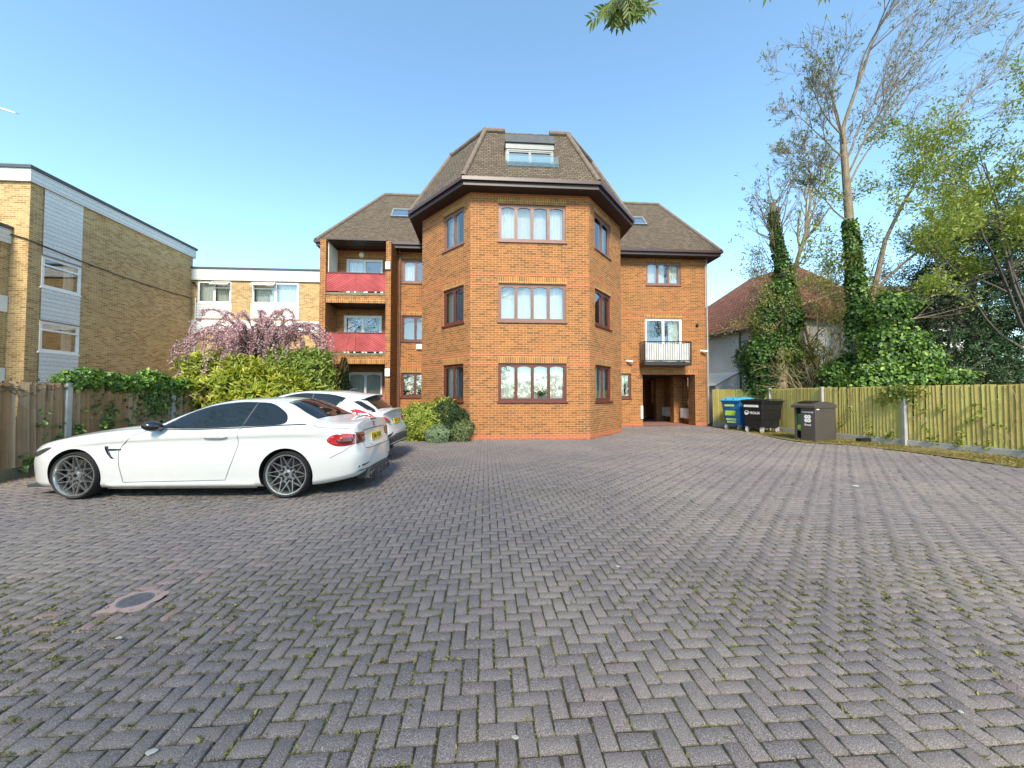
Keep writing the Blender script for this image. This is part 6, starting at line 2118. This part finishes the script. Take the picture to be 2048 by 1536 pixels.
for k in range(26):
    y = rg.uniform(7.4, 10.5); p = Vector((-8.62 - .07 * (y - 7.3), y, 1.6)); q = [p]
    for s in range(8): q.append(q[-1] + Vector((rg.uniform(-.005, .008), rg.uniform(-.07, .07), -rg.uniform(.1, .2))))
    mb.tube([v for v in q if v.z > .05], .006, 4, cap=False)
for k in range(9):
    y = rg.uniform(9.9, 10.6); p = Vector((-8.6, y, rg.uniform(1.1, 1.5)))
    mb.tube([p, p + Vector((.25, rg.uniform(-.3, .1), rg.uniform(-.1, .3))), p + Vector((.5, rg.uniform(-.4, .1), rg.uniform(-.2, .4)))], .007, 4, cap=False)
mb.build('stem', M['twig'], iv)
# ragged dry growth along the top of the near left panels
pp, nn_ = [], []
for k in range(700):
    y = rg.uniform(2.5, 7.3); pp.append((-8.38 - .07 * (y - 3) + rg.uniform(-.05, .06), y, 1.64 + abs(rg.gauss(0, .04)))); nn_.append((.5, -.2, 1))
dv = thing('dry_vine', 'dry brown vine tangled along the top of the nearest left fence panel', 'vine')
P = np.array(pp); n = len(P)
leaf_mesh('foliage', P, RNG.normal(size=(n, 3)), RNG.normal(size=(n, 3)), RNG.uniform(.02, .06, n), .022, m_leaf('dry_leaf', (.10, .06, .04), (.20, .14, .08), (.16, .2, .06)), dv)
mb = MB()
for k in range(60):
    y = rg.uniform(2.5, 7.2); p = Vector((-8.36 - .07 * (y - 3), y, 1.62))
    mb.tube([p, p + Vector((.05, rg.uniform(-.2, .2), rg.uniform(-.1, .09))), p + Vector((.06, rg.uniform(-.4, .4), rg.uniform(-.3, .07)))], .005, 3, cap=False)
mb.build('stem', M['twig_dark'], dv)

# --- right side : ivy clad trunks
def ivy_trunk(t, path, rad, z0, z1, n, L=.11, grow=.12):
    path = [Vector(p) for p in path]
    zz = [p.z for p in path]
    P, N = [], []
    for k in range(n):
        tz = rg.random() ** 1.2
        z = z0 + (z1 - z0) * tz
        i = max(0, min(len(path) - 2, sum(1 for q in zz if q < z) - 1))
        f = (z - zz[i]) / max(1e-6, zz[i + 1] - zz[i])
        c = path[i].lerp(path[i + 1], min(1, max(0, f)))
        r0 = rad[i] + (rad[min(i + 1, len(rad) - 1)] - rad[i]) * f
        a = rg.uniform(0, 6.283)
        lump = 1 + .8 * math.sin(2 * a + z * 2.2) * math.sin(z * 3.1 + a) + .3 * math.sin(z * 8 + 3 * a)
        r = r0 + grow * lump * rg.uniform(.3, 1.15) * (1 - .6 * tz ** 4)
        P.append((c.x + r * math.cos(a), c.y + r * math.sin(a), z)); N.append((math.cos(a), math.sin(a), .35))
    P = np.array(P); N = unit(np.array(N) + RNG.normal(size=(n, 3)) * .45)
    D = unit(np.cross(N, RNG.normal(size=(n, 3))) + [0, 0, -.55] + N * .3)
    leaf_mesh('ivy', P, D, N, L * RNG.uniform(.6, 1.25, n), L * RNG.uniform(.6, 1.05, n), L_['ivy'], t, six=True)

# 1 : pollarded stump thick with ivy
t1 = thing('ivy_clad_tree', 'pollarded tree with a tall column of dark ivy nearest the apartment block', 'tree', (10.95, 15.4, 0))
path = [(0, 0, 0), (.05, 0, 3.0), (.15, 0, 4.6), (.20, 0, 6.5), (-.08, 0, 8.2), (-.18, 0, 9.4)]
rad = [.28, .24, .20, .15, .13, .11]
mb = MB(); mb.tube(path, rad, 10)
gr = Grow(12)
for k in range(16):
    z = rg.uniform(7.2, 9.35); a = rg.uniform(0, 6.28)
    gr.limb((-.1, 0, z), (math.cos(a), math.sin(a) * .6, rg.uniform(.7, 1.6)), rg.uniform(1.0, 2.0), .026, 1, up=.06, split=(2, 4), seg=5)
for k in range(8):
    a = rg.uniform(2.2, 4.1)
    gr.limb((.05, 0, rg.uniform(4.8, 7.0)), (math.cos(a), math.sin(a) * .5, .5), rg.uniform(1.2, 2.0), .022, 1, up=.03, split=(3, 5), seg=5)
gr.mb.v, off = mb.v + gr.mb.v, len(mb.v)
gr.mb.f = mb.f + [tuple(i + off for i in f) for f in gr.mb.f]
gr.mb.mi = [0] * len(gr.mb.f); gr.mb.r = [0] * len(gr.mb.v)
gr.mb.build('trunk', M['bark_tan'], t1, smooth=True)
gr.leaves('crown', 5, .12, .05, L_['bud'], t1, keep=.6, ends=True, spread=.03)
ivy_trunk(t1, path, [.2, .35, .50, .17, .11, .08], 4.4, 9.0, 4200, .11, .10)
P, N = blob_points([(-.45, 0, 4.2, .62, .5, 1.25), (.25, -.1, 4.6, .55, .5, 1.1), (-.1, 0, 5.4, .45, .4, .8), (-.75, .1, 3.2, .5, .4, .8), (.05, 0, 3.3, .8, .5, .7)], 4600, .8, 1.08)
n = len(P); N2 = unit(N + RNG.normal(size=(n, 3)) * .4)
leaf_mesh('ivy', P, unit(np.cross(N2, RNG.normal(size=(n, 3))) + [0, 0, -.5] + N2 * .3), N2, .12 * RNG.uniform(.6, 1.25, n), .11 * RNG.uniform(.6, 1.1, n), L_['ivy'], t1, six=True)

# 2 : slender bare tree
def tree(name, label, loc, seed, specs, bark, leaf, per, L, Wd, keep=1.0, trunk=None, trad=None, group=None, six=False, droop=0, spread=.08, ends=False):
    t = thing(name, label, 'tree', loc, 0, group)
    gr = Grow(seed)
    if trunk: gr.mb.tube(trunk, trad, 12)
    for s in specs: gr.limb(**s)
    gr.mb.build('trunk', bark, t, smooth=True)
    gr.leaves('crown', per, L, Wd, leaf, t, keep, droop, six=six, spread=spread, ends=ends)
    return t
t2 = tree('slender_tree', 'slender grey tree with fine budding twigs between the two ivy clad trunks', (11.75, 16.2, 0), 41,
     [dict(p=(.05, 0, 4.2), d=(-.2, 0, 1), length=5.6, r0=.10, depth=3, up=.06, split=(6, 8), ang=(22, 48), seg=9, lenf=(.28, .45)),
      dict(p=(.75, 0, 5.35), d=(1, 0, .3), length=3.2, r0=.07, depth=2, up=.01, split=(5, 7), seg=7, lenf=(.35, .6)),
      dict(p=(.35, 0, 5.7), d=(.1, 0, 1), length=6.2, r0=.10, depth=3, up=.06, split=(7, 9), ang=(20, 45), seg=9, lenf=(.28, .45))],
     M['bark_tan'], L_['bud'], 4, .11, .045, .38, [(-.1, 0, 0), (-.02, 0, 2.5), (.05, 0, 4.0), (.45, 0, 5.4), (.40, 0, 6.6)], [.17, .15, .14, .12, .08], ends=True, spread=.03)

# 3 : tall tree, ivy to half height, branches swept to the right
t3 = thing('tall_ivy_tree', 'tall budding tree with ivy wrapped lower trunk and branches sweeping right to the top edge', 'tree', (12.05, 13.1, 0))
gr = Grow(77)
path = [(0, 0, 0), (-.02, 0, 2.5), (.05, 0, 4.0), (-.1, 0, 6.0), (-.22, 0, 8.2), (-.36, 0, 10.9)]
gr.mb.tube(path, [.25, .21, .18, .15, .125, .085], 14)
sw = (1.0, 0, .35)
gr.limb((-.34, 0, 10.6), (-.5, 0, 1), 2.6, .04, 3, up=.05, split=(4, 6), ang=(20, 50), seg=7, lenf=(.4, .6))
gr.limb((-.36, 0, 10.8), (.12, 0, 1), 5.0, .065, 3, up=.03, split=(6, 8), ang=(18, 42), seg=9, lenf=(.35, .55), bias=sw)
for (z, d, l, r) in ((9.6, (.55, 0, 1), 6.0, .038), (8.6, (.6, .2, 1), 6.0, .036), (9.0, (.3, -.3, 1), 5.0, .04), (7.6, (-.6, 0, .6), 2.4, .03), (8.4, (-.8, 0, .5), 2.2, .03), (9.8, (-1, 0, .5), 2.3, .03), (10.6, (-.9, .2, .9), 2.6, .035), (10.2, (-.5, -.4, .8), 2.6, .03), (9.2, (-.9, .3, .4), 2.0, .025)):
    gr.limb((-.30, 0, z), d, l, r, 3, up=.03, split=(6, 8), ang=(18, 42), seg=9, lenf=(.33, .52), bias=sw if d[0] > 0 else None)
# second and third stems leaning right
gr.mb.tube([(.2, .3, 0), (.45, .3, 3.2), (.9, .3, 5.2), (1.35, .3, 7.0)], [.11, .10, .085, .065], 9)
gr.limb((1.35, .3, 7.0), (.28, 0, 1), 7.0, .06, 3, up=.03, split=(8, 10), ang=(18, 42), seg=10, lenf=(.32, .5), bias=sw)
gr.limb((.9, .3, 5.2), (.75, 0, 1), 7.5, .05, 3, up=.02, split=(6, 8), ang=(18, 42), seg=10, lenf=(.32, .5), bias=sw)
gr.limb((.45, .3, 3.4), (1, 0, .55), 5.0, .07, 2, up=.03, split=(5, 7), seg=8)
gr.mb.build('trunk', M['bark_mid'], t3, smooth=True)
gr.leaves('crown', 4, .105, .042, L_['bud'], t3, .24, ends=True, spread=.02)
ivy_trunk(t3, path, [.26, .22, .20, .15, .12, .1], 3.6, 7.6, 3000, .12, .085)
ivy_trunk(t3, path, [.26, .22, .20, .17, .14, .1], 2.6, 4.6, 500, .12, .13)

# 4 : light green tree from the right edge
t4 = tree('light_green_tree', 'light yellow green leafing tree reaching in from the right edge', (18.2, 12.9, 0), 19,
     [dict(p=(0, 0, 3.2), d=(-.75, .1, 1), length=6.6, r0=.07, depth=3, up=.03, split=(4, 6), ang=(22, 50), seg=8, lenf=(.42, .62)),
      dict(p=(0, 0, 3.0), d=(-1, -.2, .5), length=6.2, r0=.06, depth=3, up=.02, split=(4, 6), seg=8, lenf=(.42, .6)),
      dict(p=(0, 0, 3.5), d=(-.3, .1, 1), length=6.5, r0=.075, depth=3, up=.03, split=(4, 6), seg=8, lenf=(.42, .6)),
      dict(p=(0, 0, 2.6), d=(-1, .3, .75), length=6.4, r0=.055, depth=3, up=.02, split=(4, 5), seg=8, lenf=(.42, .6))],
     M['twig_dark'], L_['spring'], 14, .11, .055, 1.0, [(0, 0, 0), (.05, 0, 1.8), (0, 0, 3.6)], [.18, .14, .11], spread=.13)
# 5 : light foliage further back behind the tall tree
t5 = tree('olive_tree', 'hazy yellow olive foliage tree behind the tall ivy tree', (13.6, 16.5, 0), 23,
     [dict(p=(0, 0, 2.0), d=(dx, dy, 1), length=4.2, r0=.08, depth=3, up=.02, split=(4, 6), ang=(22, 52), seg=7, lenf=(.42, .6)) for dx, dy in ((-.7, 0), (-.2, .2), (.4, 0), (-1.1, -.2), (.9, .1))],
     M['bark_tan'], L_['olive'], 6, .09, .045, .95, [(0, 0, 0), (0, 0, 2.2)], [.16, .12], spread=.12)
# 6 : dark evergreen mass
ev = thing('dark_evergreen_tree', 'dark evergreen tree filling the right edge above the fence', 'tree', (16.2, 13.9, 0))
bl = [(1.2, 0, 2.2, 1.8, 1.2, 2.0), (.2, .3, 3.4, 1.4, 1.0, 1.1), (1.6, 0, 4.6, 1.6, 1.1, 1.2), (-.3, .2, 5.0, 1.2, .8, .8), (.9, 0, 6.2, 1.3, 1, .9), (2.4, 0, 6.4, 1.2, 1, 1.2), (-.9, .4, 2.2, .9, .8, 1.3), (-1.2, .3, 4.3, .7, .6, .55), (2.6, 0, 3.5, 1.2, 1, 2)]
bl += [(-.2, .2, 6.0, 1.0, .8, .7), (3.6, 0, 5.2, 1.2, 1, 1.6), (.3, 0, 1.2, 1.6, .8, 1.2), (2.2, 0, 7.6, 1.0, .8, .7), (-.5, .2, 7.3, .9, .7, .55), (.5, .1, 7.7, .9, .7, .6), (1.8, -.4, 2.4, 1.6, .8, 1.3), (3.2, -.3, 2.2, 1.4, .8, 1.5), (3.0, .2, 8.3, .9, .8, .8), (1.4, .1, 7.6, .9, .7, .5)]
P, N = blob_points(bl, 11000, .45, 1.12, .5)
Pp, D, FN = clumps(P, N, 7, 1.0, .06)
n = len(Pp)
leaf_mesh('crown', Pp, D, FN, RNG.uniform(.07, .17, n), RNG.uniform(.03, .055, n), L_['ever'], ev, np.repeat(RNG.random(len(P)), 7) * .6 + RNG.random(n) * .4)
gr = Grow(3)
gr.mb.tube([(.8, 0, 0), (.8, 0, 3), (.9, 0, 6.5)], [.25, .2, .08], 8)
for (p, d) in (((.8, 0, 2.5), (-1, 0, .7)), ((.8, 0, 3.8), (-1, .1, .8)), ((.8, 0, 4.6), (1, 0, .8)), ((.8, 0, 5.5), (-.8, 0, 1))): gr.limb(p, d, 2.4, .08, 1, split=(3, 5), seg=6)
gr.mb.build('trunk', M['twig_dark'], ev, smooth=True)
# 7 : ivy covered stump and heap by the fence post
iv2 = thing('ivy_mound', 'tall mound of bright ivy leaning over the right fence beside the concrete post', 'ivy', (12.6, 12.3, 0))
bl = [(-.35, 0, 3.9, .55, .45, .8), (-.05, 0, 4.4, .6, .4, .35), (-.3, -.1, 2.8, .85, .55, .9), (.55, 0, 2.5, .75, .5, .7), (-.9, -.15, 1.9, .8, .5, .5), (1.3, -.2, 1.95, .8, .5, .42), (.2, -.3, 1.9, .9, .5, .5), (-.05, 0, 3.85, .4, .35, .35), (.9, 0, 2.9, .35, .3, .3)]
P, N = blob_points(bl, 9500, .72, 1.1, .4)
n = len(P); N2 = unit(N + RNG.normal(size=(n, 3)) * .4 + [0, -.15, .15])
leaf_mesh('foliage', P, unit(np.cross(N2, RNG.normal(size=(n, 3))) + [0, 0, -.5] + N2 * .3), N2, .115 * RNG.uniform(.6, 1.3, n), .11 * RNG.uniform(.6, 1.1, n), L_['ivy_lit'], iv2, six=True)
gr = Grow(8)
gr.mb.tube([(-.2, 0, 0), (-.25, 0, 2), (-.2, 0, 3.9)], [.22, .18, .1], 8)
for k in range(9): gr.limb((1.2, 0, 2.1), (1, rg.uniform(-.3, .3), rg.uniform(-.1, .35)), rg.uniform(.6, 1.3), .010, 1, up=-.01, split=(1, 3), seg=5)
gr.mb.build('stem', M['twig'], iv2, smooth=True)
# trailing ivy on the fence face
pp, nn_ = [], []
def fpt(Y, z, o): return (float(fx(Y)) - o, Y, z)
for k in range(420):
    Y = rg.gauss(10.75, .22); z = 1.70 - abs(rg.gauss(0, .22))
    pp.append(fpt(Y, z, rg.uniform(.05, .13))); nn_.append((-1, -.3, .2))
for (Y, z, m) in ((9.3, 1.2, 9), (9.25, 1.0, 8), (9.9, 1.15, 8), (10.35, 1.15, 8), (11.2, 1.25, 10), (12.0, 1.0, 8), (8.95, .75, 8), (10.2, .62, 7), (9.6, .45, 8), (8.5, .3, 16), (9.1, .28, 14), (9.55, .25, 20), (10.1, .28, 16), (11.0, .3, 22), (11.5, .28, 20), (12.3, .5, 8), (8.2, .3, 16), (11.6, .75, 8), (9.5, .85, 7)):
    for k in range(m): pp.append(fpt(rg.gauss(Y, .06), max(.05, rg.gauss(z, .07)), rg.uniform(.05, .10))); nn_.append((-1, -.3, .2))
iv3 = ivy_sheet('fence_ivy', 'thin trails of ivy clinging to the face of the right fence', pp, nn_, .075, None, 'spring')
mb = MB()
for k in range(40):
    Y = rg.uniform(7.8, 12.5); z = rg.uniform(.15, 1.3); q = [Vector(fpt(Y, z, .05))]
    for s in range(6): Y += rg.uniform(-.06, .06); z += rg.uniform(.02, .12); q.append(Vector(fpt(Y, min(z, 1.65), .045)))
    mb.tube(q, .004, 3, cap=False)
mb.build('stem', M['twig'], iv3)
# 8 : shrubs over the far half of the fence
bush('dark_green_shrub', 'dense dark green shrub overhanging the fence behind the blue and black bins', 'shrub',
     [(10.75, 15.9, 2.2, .95, .7, .85), (10.4, 16.1, 3.0, .75, .6, .75), (11.3, 15.7, 1.9, .8, .6, .6), (10.9, 15.6, 1.55, .9, .5, .35)], 2400, 8, .11, .05,
     m_leaf('shrub_leaf', (.025, .065, .016), (.07, .14, .03), (.13, .22, .05), .4, .25), lo=.7)
bush('olive_shrub', 'olive yellow leaved shrub behind the bare tan stems', 'shrub',
     [(11.7, 15.9, 2.7, .8, .6, .9), (12.2, 15.8, 2.2, .8, .5, .8), (11.9, 15.6, 1.9, .6, .4, .5), (12.5, 15.9, 3.3, .8, .5, .6), (13.0, 15.4, 2.4, .7, .5, .9)], 1250, 6, .09, .045, L_['olive'], lo=.5)
ts = thing('twiggy_shrub', 'bare tan stemmed shrub with arching twigs rising behind the grey bin housing', 'shrub', (11.75, 14.5, 0))
gr = Grow(55)
for k in range(38):
    a = rg.uniform(0, 6.28)
    gr.limb((rg.uniform(-.3, .3), rg.uniform(-.2, .2), .6), (math.cos(a) * .6, math.sin(a) * .5, 1), rg.uniform(1.6, 2.7), .024, 2, up=-.035, split=(2, 4), ang=(15, 45), seg=7, lenf=(.4, .65), rmin=.005)
gr.mb.build('stem', M['twig'], ts, smooth=True)
gr.leaves('foliage', 2, .05, .03, L_['olive'], ts, .16)
bush('ivy_shrub', 'mid green ivy shrub below the tall tree trunk on the right', 'shrub',
     [(11.7, 13.2, 2.0, .75, .5, .75), (12.2, 13.2, 1.7, .7, .5, .55), (11.4, 13.3, 1.5, .5, .45, .4)], 1700, 6, .12, .09, L_['ivy'], lo=.75, six=True)
bush('hedge', 'line of dark garden shrubs behind the right fence', 'hedge',
     [(14.0, 13.6, 1.5, 1.2, .6, 1.0), (12.9, 14.6, 1.6, 1.1, .6, 1.1), (13.4, 11.0, 1.1, .9, .5, .75), (12.0, 15.2, 1.3, 1.0, .5, .8), (16.6, 12.4, 1.5, 1.5, .5, 1.2), (15.2, 13.0, 1.6, 1.2, .5, 1.1)], 3200, 7, .12, .05, L_['dark'], lo=.65)

# --- tree behind the viewer whose twigs hang into the top of the picture
oh = thing('ash_tree', 'tree whose pinnate leaves hang into the top edge of the picture', 'tree', (-2.2, -7.5, 0))
gr = Grow(91)
gr.mb.tube([(0, 0, 0), (.05, 0, 3), (.2, .1, 6.0)], [.34, .3, .24], 12)
for (d, l) in (((.5, .9, .9), 7.5), ((-.8, .3, 1), 6.5), ((.9, -.2, 1), 6.5), ((0, -.8, 1), 6), ((-.2, .4, 1), 8), ((.3, .1, 1.2), 8)):
    gr.limb((.2, .1, 5.9), d, l, .14, 3, up=.04, split=(4, 6), ang=(25, 55), seg=8, lenf=(.4, .6))
gr.leaves('crown', 3, .13, .05, L_['ash'], oh, .30, spread=.12)
# the long limb that carries the visible leaves
gr2 = gr.mb
def pinnate(tips, rgx):
    P, D, N = [], [], []
    for (p, d, ln) in tips:
        p = Vector(p); d = Vector(d).normalized()
        s = d.cross(Vector((rgx.uniform(-.5, .5), 1, rgx.uniform(-.3, .3)))).normalized()
        pts = [p]
        for q in range(6):
            d = (d + Vector((0, 0, -.12))).normalized(); pts.append(pts[-1] + d * ln / 6)
        gr2.tube(pts, [.004] * 6 + [.002], 4, cap=False)
        for q in range(1, 7):
            for sg in (-1, 1):
                P.append(pts[q]); D.append(s * sg * .8 + d * .55 + Vector((0, 0, -.25))); N.append(d.cross(s) * 1.0 + Vector((rgx.uniform(-.3, .3),) * 3))
        P.append(pts[-1]); D.append(d); N.append(d.cross(s))
    return np.array(P), np.array(D), np.array(N)
rgx = random.Random(6)
o = Vector((-2.2, -7.5, 0))
def wp(px, py, Y):
    """a point of the real scene given where the photograph shows it at depth Y"""
    u, v = (px - 1024) / 755, -(py - 768) / 755
    p = math.atan(22 / 755)
    r = Vector((u, math.cos(p) - v * math.sin(p), math.sin(p) + v * math.cos(p)))
    return Vector((0, 0, 1.45)) + r * (Y / r.y)
hub = wp(1245, -8, 3.6)
hub2 = wp(1580, -60, 3.4)
gr2.tube([Vector((.2, .1, 5.9)), Vector((1.2, 4.0, 6.4)), hub2 - o + Vector((-.9, -2.0, .8)), hub - o + Vector((0.05, -.3, .35)), hub - o], [.12, .09, .05, .02, .009], 7, cap=False)
gr2.tube([hub2 - o + Vector((-.9, -2.0, .8)), hub2 - o + Vector((0, -.4, .25)), hub2 - o], [.04, .016, .008], 6, cap=False)
tips = []
for k in range(15):
    a = -math.pi * (0.04 + .92 * k / 14)
    tips.append((hub - o + Vector((rgx.uniform(-.05, .05), rgx.uniform(-.1, .1), rgx.uniform(-.02, .05))), (math.cos(a) * .9, rgx.uniform(-.5, .4), math.sin(a) * .75 - .1), rgx.uniform(.22, .33)))
for k in range(8):
    a = -math.pi * (.02 + .96 * k / 7)
    tips.append((hub2 - o + Vector((rgx.uniform(-.28, .28), rgx.uniform(-.1, .1), .06)), (math.cos(a), rgx.uniform(-.4, .4), math.sin(a) * .6), rgx.uniform(.22, .32)))
P, D, N = pinnate(tips, rgx)
n = len(P)
leaf_mesh('hanging_leaf', P, D, N, RNG.uniform(.085, .13, n), RNG.uniform(.026, .036, n), L_['ash'], oh, six=True)
gr2.build('trunk', M['bark'], oh, smooth=True)
for i, (x, y, sd) in enumerate(((-15.5, -6.5, 61), (13.5, -7.0, 62))):
    tree('street_tree', 'leafy tree mirrored in the left balcony doors' if i == 0 else 'leafy tree mirrored in the right wing windows', (x, y, 0), sd,
         [dict(p=(0, 0, 3), d=(dx, dy, 1), length=6.5, r0=.15, depth=3, up=.04, split=(4, 5), seg=7, lenf=(.42, .6)) for dx, dy in ((.6, .2), (-.6, .1), (.1, .7), (0, -.6), (.1, .1))],
         M['bark'], L_['laurel'], 5, .17, .09, .5, [(0, 0, 0), (0, 0, 3.2)], [.3, .24], spread=.18)

bush('hedge', 'unseen hedge added behind the viewer to darken the reflections in the white cars', 'hedge',  # added out of view so car glass and paint mirror something dark
     [(x, -9.5 + .4 * math.sin(x), 1.6 + .5 * math.sin(x * 1.3), 1.9, .9, 1.7 + .6 * math.sin(x * .8)) for x in range(-20, 22, 3)], 2600, 8, .24, .12, L_['dark'], lo=.75)

# ================================================================== SKY DETAILS AND SMALL THINGS
ct = thing('contrail', 'short white vapour trail behind a tiny aeroplane high at the left edge', 'vapour trail')
a = wp(-60, 198, 900); b = wp(31, 226, 900)
mb = MB(); mb.tube([a, a.lerp(b, .5), b], [3.4, 3.0, 1.2], 10)
tc = NT('vapour'); tc.b.inputs['Base Color'].default_value = (.95, .95, .95, 1); tc.val(tc.b, Roughness=1.0); tc.b.inputs['Emission Color'].default_value = (.9, .95, 1, 1); tc.b.inputs['Emission Strength'].default_value = 0.0
mb.build('trail', tc.m, ct, smooth=True)
d = (b - a).normalized()
mb = MB(); mb.tube([b + d * 1, b + d * 3, b + d * 8, b + d * 9.5], [.3, 1.0, 1.0, .2], 8)
s = d.cross(Vector((0, 0, 1))).normalized()
mb.add([b + d * 6, b + d * 3 + s * 6, b + d * 2.2 + s * 6, b + d * 4], [(0, 1, 2, 3)]); mb.add([b + d * 6, b + d * 4, b + d * 2.2 - s * 6, b + d * 3 - s * 6], [(0, 1, 2, 3)])
mb.build('aeroplane', M['grey'], ct)
# pale fallen petals and droppings on the paving
spots = [(1236, 1133, 'round white stone on the paving below the bay', .022), (305, 1503, 'large white dropping on the paving at lower left', .022), (1030, 1475, 'white splash on a paver at the bottom centre', .016), (1710, 972, 'pale flat scrap lying on the paving right of centre', .05), (238, 1275, 'white fallen petal just below the drain grate', .018), (1922, 1423, 'white speck on the paving at lower right', .014)]
for px, py, lab, r in spots:
    u, v = (px - 1024) / 755, -(py - 768) / 755
    p = math.atan(22 / 755)
    rr_ = Vector((u, math.cos(p) - v * math.sin(p), math.sin(p) + v * math.cos(p)))
    q = Vector((0, 0, 1.45)) + rr_ * (-1.443 / rr_.z)
    mb = MB()
    rg2 = random.Random(px)
    rim = [(r * rg2.uniform(.6, 1.3) * math.cos(2 * math.pi * k / 11), r * .7 * rg2.uniform(.6, 1.3) * math.sin(2 * math.pi * k / 11)) for k in range(11)]
    vs = [(x, y, 0) for x, y in rim] + [(x * .6, y * .6, r * .22) for x, y in rim]
    mb.add(vs, [(k, (k + 1) % 11, 11 + (k + 1) % 11, 11 + k) for k in range(11)] + [tuple(range(11, 22))])
    o_ = mb.build('petal', M['concrete'], None, smooth=True)
    o_.location = q
    tag(o_, lab, 'debris', 'pale specks on the paving')
